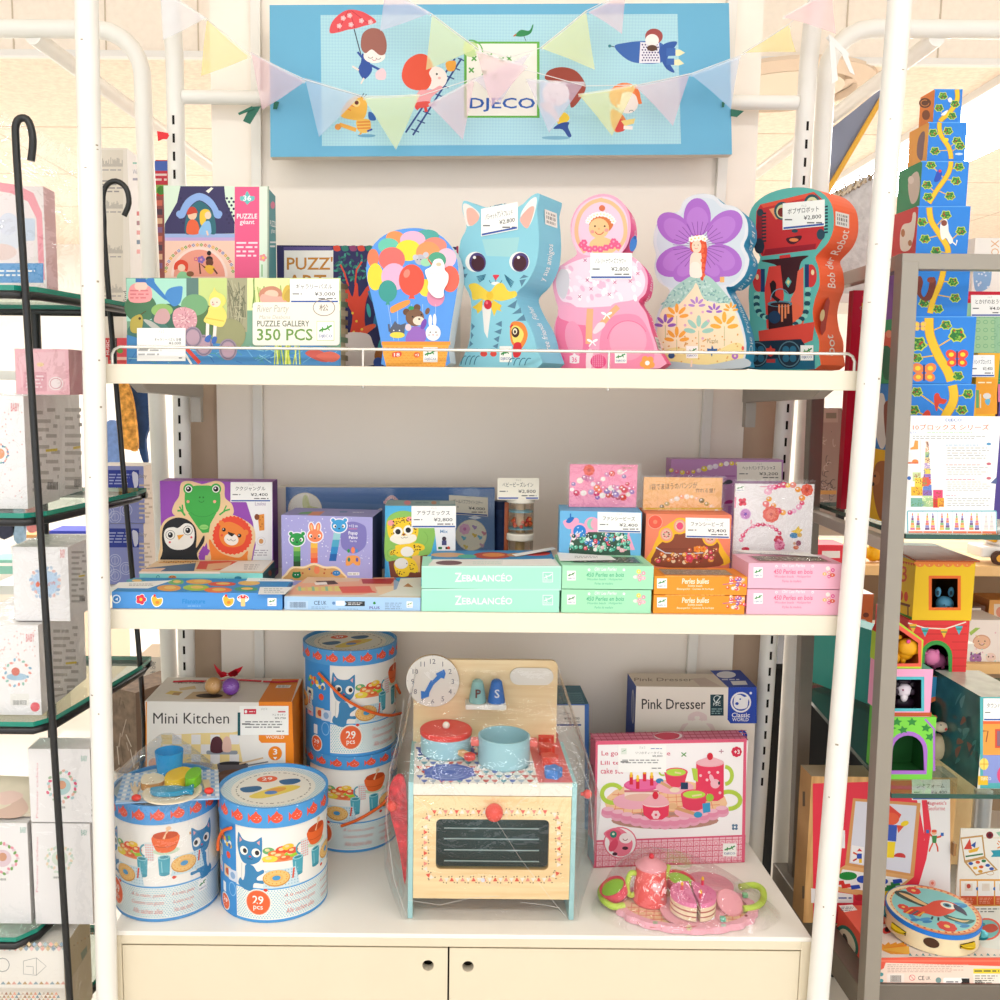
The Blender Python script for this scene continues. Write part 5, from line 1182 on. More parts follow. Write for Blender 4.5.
def ex_blue(A,b):
 A.poly([(185,900),(215,770),(330,700),(640,680),(800,760),(850,900)],'f4a8c8');A.blob([(130,625),(150,600),(210,590),(270,580),(290,620),(240,680),(170,685)],'f4a8c8');A.blob([(160,620),(185,580),(230,570),(240,590),(200,630)],'1f6fc0');A.line([(205,575),(205,535)],14,'1f6fc0')
 A.ell(420,645,78,75,'f4a8c8');A.ell(420,640,50,56,'8fd0c0');A.ell(440,640,34,50,'f0a8c0');A.ell(712,740,85,60,'f4a8c8');A.ell(712,735,66,46,'3fa8c8')
 A.poly([(190,1000),(190,880),(220,790),(360,720),(640,720),(790,800),(810,1000)],'3a5848');A.ell(296,714,86,86,'f4a8c8');A.ell(296,714,64,66,'2a86d8')
 rn=random.Random(3)
 for i in range(10):A.ell(296+rn.uniform(-40,40),714+rn.uniform(-40,40),10,5,'d0e8f8',rn.uniform(0,180))
 for i in range(110):x,y=rn.uniform(205,800),rn.uniform(740,905);A.ell(x,y,20,20,('4fb8a0','2f8a70','3a5a50','f2f0ea','3a80c0','e8506a','8fd0b0','2a4a40','f0b8c0','6ac8a8')[i%10],n=9);A.ell(x-5,y-5,6,6,'e8f4f0',n=6)
b1=fancy(559.5,641.5,511.5,(550,460,.1),'6fb8e6','','','',(),'light blue fancy bead carton with pink rimmed window',(597.5,511.8,641,532),ex_blue)
def ex_or(A,b):
 A.flower(138,608,62,'f0604a','f48a6a',8);A.ring(138,608,64,62,4,'f8b8a0')
 A.blob([(95,1000),(110,860),(200,680),(320,590),(400,575),(520,650),(680,740),(760,860),(775,1000)],'fbbd2e')
 A.blob([(140,1010),(140,870),(190,800),(320,720),(500,720),(700,790),(715,880),(720,1010)],'8f4a32');A.rect(150,850,500,858,'7a3a2a')
 for x,y in((240,722),(362,645),(638,750)):
  A.ell(x,y,72,76,'fbbd2e');A.ell(x,y,56,60,'f4a088');A.ell(x,y,44,46,'e8c0a8')
  for k in range(8):A.ell(x+24*math.cos(k*.8),y+24*math.sin(k*.8),9,7,('c05050','7a6a5a','e87a90')[k%3])
 A.ell(362,645,30,34,'e8507a');A.line([(145,840),(230,890),(400,900),(610,885)],9,'dcdce4')
 rn=random.Random(6)
 for i in range(60):x,y=rn.uniform(150,710),900+rn.uniform(0,80)-(60 if(i%3==0)else 0);x=x if y>880 else rn.uniform(450,700);A.ell(x,y,20,19,('e87a2e','c85a3a','f0b04a','e84a6a','a8583a','f6d8b0','8a3a2a')[i%7],n=9);A.ell(x-3,y-3,7,7,'f8dcb8',n=6)
 A.flower(515,855,30,'f08a2e','e86a1e');A.flower(575,855,30,'f0902e','e86a1e');A.flower(450,940,36,'e0405a','f06a7a');A.flower(550,940,34,'9a4030','6a2a20')
b2=fancy(645.5,730.8,514.5,(640,455,.11),'f68a68','','','',(),'coral fancy bead carton with yellow rimmed window',(685.5,517.5,729.5,537.5),ex_or)
def bag(x0,x1,yt,yb,Y,zb,c,label,fr,art,name='bead_card',film=True,cat='bead card',clearpx=(3,3,2),d=.004):
 zt=P((x0+x1)/2,yt,Y=Y).z
 b=Box(x0,x1,yt,Y,d,zb,c,zt=zt,yb=yb);art(b.front.fr(*fr));b.done(name,label,cat,None,parts=True)
 a0,a1=P(x0-clearpx[0],500,Y=Y).x,P(x1+clearpx[1],500,Y=Y).x;z1=P((x0+x1)/2,yt-clearpx[2],Y=Y).z;rn=random.Random(int(x0))
 g=G();nx,nz=10,8
 for s_,yy in((-1,Y-.004),(1,Y+d+.002)):
  vs=[(a0+(a1-a0)*i/nx,yy+s_*rn.uniform(-.001,.002)*(0<i<nx),zb+(z1-zb)*j/nz)for j in range(nz+1)for i in range(nx+1)]
  g.add(vs,[(j*(nx+1)+i,j*(nx+1)+i+1,(j+1)*(nx+1)+i+1,(j+1)*(nx+1)+i)for j in range(nz)for i in range(nx)],FILM,True)
 g.build('clear_bag',b.t);return b
def beads_path(A,pts,cols,r,seed=1,ry=.9):
 rn=random.Random(seed)
 for i,(x,y)in enumerate(pts):
  rr=r*rn.uniform(.75,1.25);c=cols[i%len(cols)];A.ell(x,y,rr,rr*ry,c,n=12);A.ell(x-rr*.2,y-rr*.25,rr*.35,rr*.3,'fbeef0',n=8)
def a_pink(A):
 A.flower(390,102,55,'e8604a','c03a30',8)
 beads_path(A,[(375,185),(300,205),(235,240),(220,295),(265,330),(335,330),(410,320),(430,240),(345,175),(410,190)],('d86a9a','f6ead8','9a86b8','f8f0e8','d82a5a','f4ece0','b89ac8','f0d8e0','c878a0','d88ab0'),28,2)
 beads_path(A,[(530,190),(490,235),(570,145),(620,135),(700,120),(740,165),(775,240),(800,290),(820,320),(780,345),(730,375),(680,375),(635,350),(585,355),(525,355),(475,375),(465,335),(470,280),(495,305),(570,310),(610,280),(640,265),(680,280),(720,280),(690,320),(640,315),(745,300),(535,280),(660,345)],('f4ece0','d87aa0','d88ab8','e0503a','f0d8d0','9a86b8','d8283a','e87aa0','a080c0','f0e0d0','e0402e','c04060','b83a5a','d84a3a','f4ece0','9060b0','d82a6a','ee7a3a','f06a4a','8a6ab0'),29,3)
 A.line([(720,135),(770,100)],8,'fff');A.micro(720,70,840,90,1,'b89a70')
bag(569.5,637,464.5,504,.16,b1 .zt+.001,'f79ab8','pink bead bracelet card in a clear bag above the blue bead carton',(550,460,.1),a_pink)
def a_or(A):
 A.txt('1袋でまほうのパンジが',90,262,520,320,'3a2a1a',.0,dy=-18);A.txt('作れる量！',505,302,680,342,'3a2a1a',0)
 A.line([(45,205),(160,330),(160,460)],3,'d89a60');A.line([(50,400),(110,460)],4,'d89a60')
 beads_path(A,[(200+45*i,470-95*math.sin(i/10*PI)+4*(i%2))for i in range(12)],('8a7a4a','b8a05a','f6d0b0','f0e6dc','f2a070','f8e8d8','f4ead8','f0b890'),21,5)
 A.rect(30,480,750,494,'d8b83a')
bag(643.5,722,477.5,509,.155,b2 .zt+.001,'f5bd80','peach card with handwriting in a clear bag above the coral bead carton',(640,455,.11),a_or)
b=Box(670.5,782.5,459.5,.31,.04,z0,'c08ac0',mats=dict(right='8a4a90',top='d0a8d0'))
A=b.front.fr(640,455,.11)
beads_path(A,[(285+i*50,130+30*math.sin(i*.5+.3)-max(0,i-8)*13)for i in range(13)],('e8d04a','e0709a','f0d850','d86a8a','e8cc40','e8c8e0','e0c83a','e8dce8','e8dcf0','f0d860','f4eaf4','ecd040'),24,4)
A.poly([(275,185),(870,185),(870,200),(275,200)],'a868a8');A.blob([(750,265),(800,225),(840,235),(830,260)],'4a4a58');A.blob([(760,440),(800,410),(845,415),(830,440)],'a82a80');A.rect(800,460,860,640,'a868b0')
b.done('bead_box','mauve headband bead carton at the back, behind the peach card','bead box',None,parts=True)
card(b.t,737,462,781.5,481,.3095,'ヘットバンドプレシャス','3,200',bar=False,sheet='f6f0e6',label='cream price card')
def a_wh(A):
 A.rect(105,295,200,372,'e4e4e0');A.logo(110,300,195,368)
 beads_path(A,[(500+0,320),(545,308),(590,300),(630,305),(680,300),(730,345),(775,385),(770,430),(770,480),(740,520),(690,560),(650,575),(580,575),(530,560),(485,505),(440,440),(410,490),(430,365),(455,325)],('e8407a','e8306a','e84a7a','f8c83e','f08a7a','f5a02e','f0e0d8','f49a30','e8306a','f2a8c8','f0b0d0','e02a7a','f6a82e','e85070','f2a030','f0a838','f07a7a','f6b8d0','f0a0c0'),33,7)
 A.flower(460,592,82,'e8604a','c03a2a',9);A.flower(460,592,50,'f0806a','d04a3a',8);A.flower(820,350,60,'ea5a3a','c83a2a',8);A.line([(350,318),(450,316)],6,'e8508a')
 A.flower(175,470,44,'e02a4a','c01a3a',4,.7);A.ell(205,590,55,55,'dcb0d8');A.flower(205,590,46,'c888c8','7a4ab8',8);A.line([(105,420),(100,530)],16,'f090b0')
 n=22;pts=[(370+215*math.cos(PI+.25+i/n*2.5),900+205*math.sin(PI+.25+i/n*2.5))for i in range(n)]
 A.line(pts,16,'e83a74');beads_path(A,pts[::2],('f090b0','e83a74','d82a64','f4b0c8'),20,2);A.line([(260,690),(262,650)],8,'e83a74')
 A.flower(535,850,46,'d8304a','f0a0b8',6);A.blob([(500,870),(560,850),(600,900),(560,950),(500,940)],'ee8ab0');A.dots([(rn_.uniform(505,590),rn_.uniform(860,940))for rn_ in[random.Random(2)]for i in range(20)],8,'d84a80')
 A.poly([(655,760),(700,750),(735,710),(750,740),(780,745),(750,775),(755,800),(700,785)],'f4cc3a');A.ell(690,805,44,28,'3a86b8');A.ell(745,800,24,22,'e0b040');A.ell(735,882,26,28,'9a5068');A.ell(710,925,28,20,'e07a50');A.ell(695,885,14,16,'e0b090');A.ell(205,940,40,20,'d8284a')
bag(734,812.5,484,556,.13,z0,'f3eeee','white card of two bead bracelets in a clear bag behind the pink cartons',(725,455,.1),a_wh,clearpx=(1.2,1.2,4.5))
z0=ZC+.0006
BLUE='FIX'
DB=M('4f9ede',.45);DW='f5f2ec';TEALC='8fc4d4';OR='f0683a'
class Drum:
 def __init__(s,x0,x1,ybot,ylidb,ylidt,rot,zb,label,group,Yc=None):
  xc=(x0+x1)/2
  if Yc is None:
   f=P(xc,ybot,Z=zb)
   R=.09
   for _ in range(6):
    c=Vector((f.x,f.y+R,zb));zc=(c+Vector((0,0,.08))-EYE).dot(_f);R=(x1-x0)/2*zc/FPX
   s.c=Vector((0,f.y+R,zb));s.c.x=P(xc,(ybot+ylidt)/2,Y=s.c.y).x
  else:
   s.c=Vector((P(xc,(ybot+ylidt)/2,Y=Yc).x,Yc,zb));zc=(s.c+Vector((0,0,.08))-EYE).dot(_f);R=(x1-x0)/2*zc/FPX
  s.R=R*.985;yf=s.c.y-s.R
  zl=P(xc,ylidb,Y=yf).z;zt=P(xc,ylidt,Y=yf).z;s.zl,s.zt,s.zb=zl,zt,zb
  s.t=thing('picture_drum',label,'toy drum',s.c,group)
  n0=math.atan2(EYE.y-s.c.y,EYE.x-s.c.x)+math.radians(rot)
  hb=zl-zb
  def mp(x,y,l=0):
   a=n0+x/243;h=(835-y)/435*hb;r=s.R+l
   return Vector((s.c.x+r*math.cos(a),s.c.y+r*math.sin(a),zb+h))
  s.mp=mp
  g=G();A=Art(g,mp,.00004,12)
  g.lathe(s.c,[(s.R,0),(s.R,zl-zb+.003)],M(DW,.4),64,mats=None)
  def band(xa,xb,ya,yb,c):
   n=max(2,int(abs(xb-xa)/10));vs=[];A.poly([(xa+(xb-xa)*i/n,ya)for i in range(n+1)]+[(xb-(xb-xa)*i/n,yb)for i in range(n+1)],c)
  H=[(-760,760)]
  for xa,xb in((-182,760),(-760,-395)):
   pass
  band(-390,580,822,835,'4f9ede');band(-390,580,676,684,'5aa6e0')
  band(-182,580,684,822,'f4f4ee')
  A.dots([(-176+i*12.5+(j%2)*6.2,690+j*8.2)for i in range(61)for j in range(16)],4.0,'8fc8d8',4)
  band(-390,-182,400,835,'3f92d8')
  rn=random.Random(4)
  for i in range(22):A.ell(-340+rn.uniform(0,130),475+rn.uniform(0,45),11,11,('ee5a3a','f4c84a','5ab86a','f0f0e8','3a6ab0')[i%5],n=8)
  for k,(x,y,c)in enumerate(((-325,560,'e8ead0'),(-235,560,'3f92d8'),(-325,640,'e8c0d0'),(-245,640,'e8c8a0'),(-205,645,'d8e0f0'))):
   A.rect(x-30,y-26,x+30,y+26,c,6);A.ell(x,y,16,16,('2a3a5a','f0553a','e8788a','c8583a','8fb0d8')[k])
  A.rect(-290,700,-262,745,'eef2f6',4);A.ring(-210,710,22,30,4,'8fc4ee');A.ell(-270,790,40,40,'f4f2ea');A.ell(-270,790,35,35,OR);A.txt('29',-290,772,-250,792,'fff',.02);A.micro(-285,798,-255,808,1,'fff')
  for cx,flip in((-110,1),(390,-1)):
   X=lambda u:cx+u*flip
   A.blob([(X(-62),500),(X(-58),440),(X(-50),437),(X(-28),462),(X(20),465),(X(50),445),(X(58),450),(X(56),520),(X(42),555),(X(0),572),(X(-40),560)],'3f86b8')
   A.poly([(X(-50),452),(X(-36),466),(X(-50),478)],'e8a8a8');A.poly([(X(48),458),(X(34),468),(X(46),480)],'e8a8a8')
   for u,v in((-28,512),(30,515)):A.ell(X(u),v,20,20,'f8f4ec');A.ell(X(u+5),v,10,11,'2a2a30')
   A.ell(X(2),535,6,4,'d8485a');A.smile(X(-4),540,7,2.5,'1f4a6a');A.smile(X(8),540,7,2.5,'1f4a6a')
   A.line([(X(-40),570),(X(-44),660)],5,'d8d8d4');A.line([(X(10),575),(X(14),660)],5,'d8d8d4')
   A.blob([(X(-20),575),(X(15),575),(X(35),600),(X(60),590),(X(64),605),(X(35),625),(X(35),640),(X(64),640),(X(62),655),(X(20),655),(X(10),690),(X(-25),690),(X(-60),670),(X(-50),640),(X(-35),650),(X(-25),620)],'3f86b8')
  A.poly([(-60,555),(-40,500),(115,500),(110,560)],'f4ede0');A.poly([(-52,556),(-35,535),(105,535),(100,560)],'f28a5a')
  for x,y,rx,ry,c in((-25,505,26,16,'6fb070'),(0,520,28,16,'ee7a3a'),(35,505,30,18,'e8502e'),(60,495,26,14,'f4c83e'),(20,530,34,14,'f08a4a'),(75,530,32,14,'9ad03a'),(-20,542,34,15,'f2d84a'),(80,515,26,14,'e85a3a'),(45,542,24,10,'e86a3a')):A.ell(x,y,rx,ry,c);A.ell(x-5,y-4,rx*.4,ry*.4,'f8d8a0')
  A.poly([(118,480),(165,475),(160,560),(125,560)],'dfe6e4');A.dots([(125+i*10,490+j*11)for i in range(4)for j in range(7)],3.5,'e88a8a');A.arc(122,515,24,26,100,260,8,'4a9ab0')
  A.ell(215,520,60,16,'c8dcc0');A.blob([(158,450),(270,450),(262,505),(235,525),(190,525),(165,505)],'ee6a2e');A.ell(214,450,56,17,'c84a1a');A.line([(265,470),(330,462)],13,'d8a05a');A.line([(205,465),(225,425)],10,'f0c8a0');A.ell(228,420,12,9,'f0c8a0');A.arc(214,490,50,12,20,160,3,'c85018')
  for x,y,s_ in((105,590,1),(205,585,1.05)):
   A.poly([(x-26*s_,y-38),(x+26*s_,y-38),(x+22*s_,y+40),(x-22*s_,y+40)],'4fa8bc');A.ell(x,y-38,26*s_,10,'9ad4dc');A.ell(x,y-38,19*s_,6,'3a8a9c');A.ell(x,y+38,22*s_,8,'3f98ac');A.line([(x-12,y-20),(x-10,y+30)],4,'9ad4dc')
  for x,y in((8,632),(295,590),(-400+0,600)):
   A.poly([(x-62,y+45),(x-40,y-40),(x+85,y-40),(x+105,y+45)],'cfe4ec');A.dots([(x-45+i*14,y-32+j*13)for i in range(11)for j in range(6)],3.5,'8ab8d0',4)
   A.ell(x,y,60,38,'d89a4a');A.ell(x,y-3,56,34,'f3c67a');A.ell(x,y-2,30,18,'eab868');A.ell(x,y-2,18,11,'4a9ad0')
   for k in range(16):a=k*.393;A.ell(x+46*math.cos(a),y-3+27*math.sin(a),3,3,'e89a3a',n=6)
   A.line([(x+72,y+10),(x+78,y-36)],8,'e0502e');A.line([(x-40,y+52),(x+60,y+44)],7,'e8b878');A.ell(x-48,y+52,9,7,'e0402e')
  A.ell(-74,742,60,62,'f7f3ea');A.ell(-74,742,55,57,'e89a80');A.ell(-74,742,52,54,OR);A.dig('29',-74,730,38,'fffaf0',.028);A.dig('pcs',-74,769,24,'fffaf0',.01)
  for k,st in enumerate(('À la main, pasta','Cuocere con gusto','Alle sachen alles')):A.txt(st,40+4*k,705+k*36,205-6*k,728+k*36,'d8685a',0,.25)
  for k,st in enumerate(('À la main, gastar','À cuisiner avec goût','Unas cosas, naturel')):A.txt(st,235+4*k,705+k*36,345-6*k,728+k*36,'d8685a',0,.25)
  A.logo(362,690,412,745)
  g.build('body',s.t)
  g=G();rl=s.R*1.022
  g.lathe((s.c.x,s.c.y,zl),[(rl,0),(rl,zt-zl),(rl-.004,zt-zl),(rl-.004,zt-zl-.006)],DB,64,cap=False)
  top=Vector((s.c.x,s.c.y,zt-.006));e1=Vector((math.cos(n0+PI/2),math.sin(n0+PI/2),0));e2=Vector((-math.cos(n0),-math.sin(n0),0))
  tm=lambda x,y,l=0:top+e1*(x*(rl-.004))-e2*(y*(rl-.004))+Vector((0,0,l))
  g.face([tm(math.cos(2*PI*k/48),-math.sin(2*PI*k/48))for k in range(48)],'dfeaea')
  T=Art(g,tm,.00003)
  T.dots([(x*.055+(y%2)*.027,y*.05)for x in range(-18,19)for y in range(-20,21)if(x*.055)**2+(y*.05)**2<.9],.018,'9fc8d0',4)
  T.ell(0,0,.8,.8,'f1eee2',n=40)
  for k in range(44):
   a=2*PI*k/44;r1=.7;w=.03 if k%3 else .018;T.line([(r1*math.cos(a),r1*math.sin(a)),(r1*math.cos(a+.09*(.6+.5*(k%2))),r1*math.sin(a+.09*(.6+.5*(k%2))))],w,'9a968c')
  T.ell(-.12,-.42,.2,.15,OR);T.txt('29',-.22,-.5,-.02,-.36,'fff',.02);T.blob([(-.45,.3),(.1,-.05),(.5,.0),(.35,.2),(-.2,.45)],'f0d860');T.ell(.05,.12,.2,.1,'e8a84a',-20);T.ell(-.05,.22,.12,.08,'5a8ad0')
  for x,y in((-.42,.02),(.32,-.22)):T.blob([(x-.2,y-.1),(x+.12,y-.14),(x+.2,y),(x+.05,y+.12),(x-.14,y+.1)],'2f6a98')
  rm=lambda x,y,l=0:Vector((s.c.x+(rl+l)*math.cos(n0+x),s.c.y+(rl+l)*math.sin(n0+x),zl+y*(zt-zl)))
  L=Art(g,rm,.00004,.03)
  for k in range(-6,7):
   x=k*.36+.05
   L.ell(x,.48,.105,.24,'ee5a3e',n=16);L.poly([(x+(-.09),.48),(x-.15,.72),(x-.15,.24)],'ee5a3e');L.poly([(x-.05,.68),(x,.86),(x+.04,.68)],'ee5a3e');L.dots([(x+i*.035-.03,.48+(i%2)*.1-.05)for i in range(4)],.014,'f8e8e0',5);L.dots([(x+.01,.95)],.02,'cfe6f6',5)
  g.build('lid',s.t)
 def rope(s,px,dY=.004,r=.0028):
  pts=[]
  for x,y in px:
   m=cyl_map(s.c.x,s.c.y,s.R+dY);pts.append(m(x,y))
  g=G();g.tube(smooth_open(pts),r,M('f26a2a',.6),10);g.build('rope_handle',s.t,label='orange rope handle')
def smooth_open(pts,k=4):
 P_=[pts[0]]+list(pts)+[pts[-1]];out=[]
 for i in range(1,len(P_)-2):
  for j in range(k):
   t=j/k;a,b,c,d=P_[i-1],P_[i],P_[i+1],P_[i+2]
   out.append(.5*(2*b+(c-a)*t+(2*a-5*b+4*c-d)*t*t+(3*b-a-3*c+d)*t**3))
 return out+[pts[-1]]
GD='blue picture drums of toy dishes'
d1=Drum(221,328,923.5,828,808,0,z0,'blue lidded picture drum standing in front, nearest the toy kitchen',GD)
d1 .rope([(231,828),(223,831),(218.5,840),(218,850)],.006)
d2=Drum(116.5,219,922.5,825,806,-52,z0,'film wrapped picture drum with toy dishes on its lid',GD)
d3=Drum(306.5,398,853,770,757,-21,z0,'lower picture drum of the two stacked by the toy kitchen',GD)
d3 .rope([(341,826),(355,821),(370,813),(384,803),(394,790)],.004);d3 .rope([(307.5,766),(306.5,775)],.004)
d4=Drum(304,396.5,752,666,651,18,d3 .zt+.0006,'upper picture drum with hanging orange rope, topmost of the stack',GD,Yc=d3 .c.y)
d4 .rope([(318.5,673),(328,683),(345,699),(368,711),(388,715.5),(401,713)],.007);d4 .rope([(396,685),(400,693)],.006)
WRAP=clear('ffffff',.05,.05,.5,16)
def film_rings(rings,name,parent,n=28,seed=1,amp=.003,cap=True):
 rn=random.Random(seed);vs=[];fs=[]
 for(c,rx,ry)in rings:
  for k in range(n):
   a=2*PI*k/n;w=1+rn.uniform(-1,1)*amp/max(rx,.01)
   vs.append((c[0]+rx*w*math.cos(a),c[1]+ry*w*math.sin(a),c[2]))
 for i in range(len(rings)-1):
  for k in range(n):fs.append((i*n+k,i*n+(k+1)%n,(i+1)*n+(k+1)%n,(i+1)*n+k))
 g=G();g.add(vs,fs,WRAP,True);return g.build(name,parent)
c=d2 .c;R=d2 .R
film_rings([((c.x,c.y,z0+.001),R*1.03,R*1.03),((c.x,c.y,z0+.03),R*1.03,R*1.04),((c.x,c.y,z0+.09),R*1.03,R*1.04),((c.x,c.y,d2 .zl),R*1.035,R*1.05),((c.x,c.y,d2 .zt),R*1.04,R*1.06),((c.x,c.y,d2 .zt+.014),R*1.02,R*1.0),((c.x-.004,c.y+.02,d2 .zt+.05),R*.55,R*.5),((c.x-.004,c.y+.03,d2 .zt+.078),R*.16,R*.12)],'clear_wrap',d2 .t,seed=3,amp=.0012)
F1=(110,740,.22)
ff=lambda x,y:(110+x*.22,740+y*.22)
zp=d2 .zt+.0008
pm=[P(*ff(25,292),Z=zp),P(*ff(498,270),Z=zp),P(*ff(492,140),Z=zp),P(*ff(62,160),Z=zp)]
g=G();g.hexa(pm+[v+Vector((0,0,.0025))for v in pm],M('a9cdf0',.5))
A=Art(g,plane_map(pm[0]+Vector((0,0,.0026)),(0,0,1)))
L=lambda u,v:proj(pm[0].lerp(pm[1],u).lerp(pm[3].lerp(pm[2],u),v)+Vector((0,0,.0026)))
for i in range(0,12):
 A.poly([L(i/12,0),L((i+.5)/12,0),L((i+.5)/12,1),L(i/12,1)],'86b8ec')
for j in range(0,7):A.poly([L(0,j/7),L(1,j/7),L(1,(j+.5)/7),L(0,(j+.5)/7)],'c4dcf4')
for i in range(12):
 for j in range(7):A.poly([L((i+.5)/12,(j+.5)/7),L((i+1)/12,(j+.5)/7),L((i+1)/12,(j+1)/7),L((i+.5)/12,(j+1)/7)],'f4f7fa')
tag(g.build('placemat',origin=pm[0]),'blue gingham placemat laid over the lid of the wrapped drum','placemat')
zp+=.0032
def disc(name,px,py,rpx,prof,m,label,cat,z=None,ref=None,group=None,n=40):
 z=zp if z is None else z;c_=P(px,py,Z=z);k=(P(px+rpx,py,Z=z)-c_).length
 g=G();g.lathe(c_,[(r*k,h)for r,h in prof],m,n);o=g.build(name,origin=c_);return tag(o,label,cat,group),c_,k
WD=M('f0d9b4',.5,noise=.05,scale=40)
o,pc,pk=disc('toy_plate',*ff(283,248),29,[(.6,0),(1,.004),(1,.006),(.92,.0062),(.6,.003),(0,.003)],M('f6e8cc',.5),'round pale wooden toy plate on the gingham placemat','toy plate')
zq=zp+.0065
def lump(pts,z,h,m,name,label,cat,msd=None):
 q_=[P(*ff(x,y),Z=z)for x,y in smooth_pts(pts,3)];g=G();g.prism([v+Vector((0,0,h))for v in q_],(0,0,-h),m,msd or m)
 c_=sum(q_,Vector())/len(q_);return tag(g.build(name,origin=c_,bevel=h*.25),label,cat),c_
lump([(183,243),(205,232),(300,226),(345,232),(380,220),(376,248),(345,246),(300,256),(215,258)],zq,.008,M('2f98c0',.4),'toy_fish','flat blue wooden toy fish at the front of the toy plate','toy fish')
lump([(248,212),(270,180),(330,160),(365,168),(352,200),(310,222),(265,224)],zq,.016,M('f8cc2a',.5),'toy_lemon','yellow toy lemon slice on the toy plate between fish and cup','toy food')
lump([(342,214),(352,185),(380,165),(412,168),(414,192),(392,214),(365,220)],zq,.017,M('7fd02a',.5),'toy_lettuce','bright green toy lettuce on the toy plate','toy food')
g=G();q_=[P(*ff(x,y),Z=zp)for x,y in smooth_pts([(142,225),(145,195),(165,183),(225,180),(248,196),(245,215),(215,228),(170,232)],3)]
g.prism([v+Vector((0,0,.012))for v in q_],(0,0,-.012),M('f7e8c8',.6),M('d8a060',.6));A=Art(g,plane_map(q_[0]+Vector((0,0,.012)),(0,0,1)));A.fr(*F1);A.line([(165,195),(200,188)],3,'c8a070');A.line([(175,205),(215,198)],3,'c8a070')
tag(g.build('toy_bread',origin=q_[0]),'slice of pale wooden toy bread left of the plate','toy food')
for(x,lab)in((110,'wooden toy fork with red knob on the plain end of the placemat'),(440,'wooden toy knife with red knob beside the lettuce')):
 t=thing('toy_fork' if x<200 else 'toy_knife',lab,'toy cutlery',P(*ff(x,230),Z=zp))
 pts=[(92,205),(98,230),(106,238),(108,262),(124,262),(126,238),(135,228),(137,200),(130,200),(128,222),(118,222),(116,200),(110,200),(108,222),(101,224),(98,203)]if x<200 else[(418,190),(450,188),(460,230),(448,240),(432,235)]
 q_=[P(*ff(a,b),Z=zp)for a,b in pts];g=G();g.prism([v+Vector((0,0,.004))for v in q_],(0,0,-.004),WD);g.build('blade',t)
 c_=P(*ff(120 if x<200 else 450,276 if x<200 else 244),Z=zp);g=G();g.ball(c_+Vector((0,0,.0055)),.0085,M('f0463a',.4),14,(1,.8,.65));g.build('knob',t,label='red knob')
c_=P(*ff(272,165),Z=zp);k=(P(*ff(272+58,165),Z=zp)-c_).length;ht=P(*ff(272,48),Y=c_.y).z-zp
AQ=bpy.data.materials.new('blue_clear_plastic');AQ.use_nodes=True;b_=AQ.node_tree.nodes['Principled BSDF']
b_.inputs['Base Color'].default_value=hexc('3fb4f4');b_.inputs['Transmission Weight'].default_value=.35;b_.inputs['Roughness'].default_value=.15;b_.inputs['IOR'].default_value=1.2
g=G();g.lathe(c_,[(k*.92,0),(k*1.1,ht),(k*1.04,ht),(k*.86,.003),(0,.003)],AQ,36)
tag(g.build('toy_cup',origin=c_),'clear blue plastic toy cup standing behind the toy lemon','toy cup')
b=Box(145.5,291.5,702,.245,.15,z0,'f4efe8',mats=dict(right='f0881e',left='f0881e',top='e9e1d8'))
A=b.front.fr(140.3,655,.165,.17)
A.rect(32,275,40,800,'f39a3a');A.poly([(718,275),(920,275),(935,800),(880,800),(880,517),(735,517),(718,500)],'f68c1e');A.rect(880,515,930,800,'f68c1e');A.rect(718,517,880,800,'f4efe8')
A.txt('Mini Kitchen',78,340,538,404,'3a3532')
A.blob([(130,800),(132,500),(165,470),(560,455),(592,480),(592,800)],'f6dc9a',2)
for i in range(8):
 for j in range(5):
  if(i+j)%2:A.rect(135+i*58,468+j*58,192+i*58,525+j*58,'eeeaea')
A.rect(400,562,590,585,'9aa0aa',10);A.blob([(428,570),(432,500),(465,478),(495,500),(500,570)],'5a3038');A.blob([(500,565),(502,500),(525,478),(548,500),(550,565)],'eac0b0')
A.ell(560,645,95,20,'7a7a80');A.ell(560,640,82,13,'3a3638');A.poly([(465,645),(655,645),(645,690),(475,690)],'6a6468');A.line([(600,640),(745,605)],10,'e0c09a');A.line([(650,650),(775,628)],8,'8a8a90');A.ell(580,700,105,28,'7a5a4a');A.poly([(470,705),(700,690),(800,760),(470,790)],'8a6a5a');A.ell(340,650,100,22,'b8a8a0');A.ell(80,640,30,34,'f0b8a0')
A.txt('WORLD',760,474,872,492,'fdf0e0',.02)
for y,st in((578,'3'),(680,'8')):A.ell(817,y,42,42,'f68c1e');A.txt(st,805,y-26,830,y+8,'fff',.03)
A.poly([(805,600),(830,600),(817,615)],'fff')
T=b.top.fr(140.3,668.6,.165,.1222)
T.poly([(800,85),(962,85),(915,275),(715,275)],'f0881e');T.txt('Mini Kitchen',230,100,400,122,'8a7a72',.02);T.poly([(320,190),(590,175),(545,245),(262,250)],'cdb08a');T.ell(418,222,82,18,'3a302c');T.poly([(150,205),(185,180),(260,190),(230,220)],'e8c868');T.poly([(205,195),(250,195),(235,218),(190,215)],'b8905a');T.poly([(235,160),(330,140),(340,165),(240,180)],'dcc090');T.poly([(830,135),(915,135),(905,158),(818,158)],'f4f2ee');T.micro(835,138,905,155,2,'555')
b.done('toy_box','white and orange carton lettered Mini Kitchen behind the wrapped drum','toy box',None,parts=True)
card(b.t,239.5,706,288.5,735,.2445,'','',dy=0,bar=False,label='white price card with green edge')
o=b.t.children[-1];g=G();A=Art(g,plane_map((0,.2442,0),(0,-1,0)));A.fr(140.3,655,.165,.17)
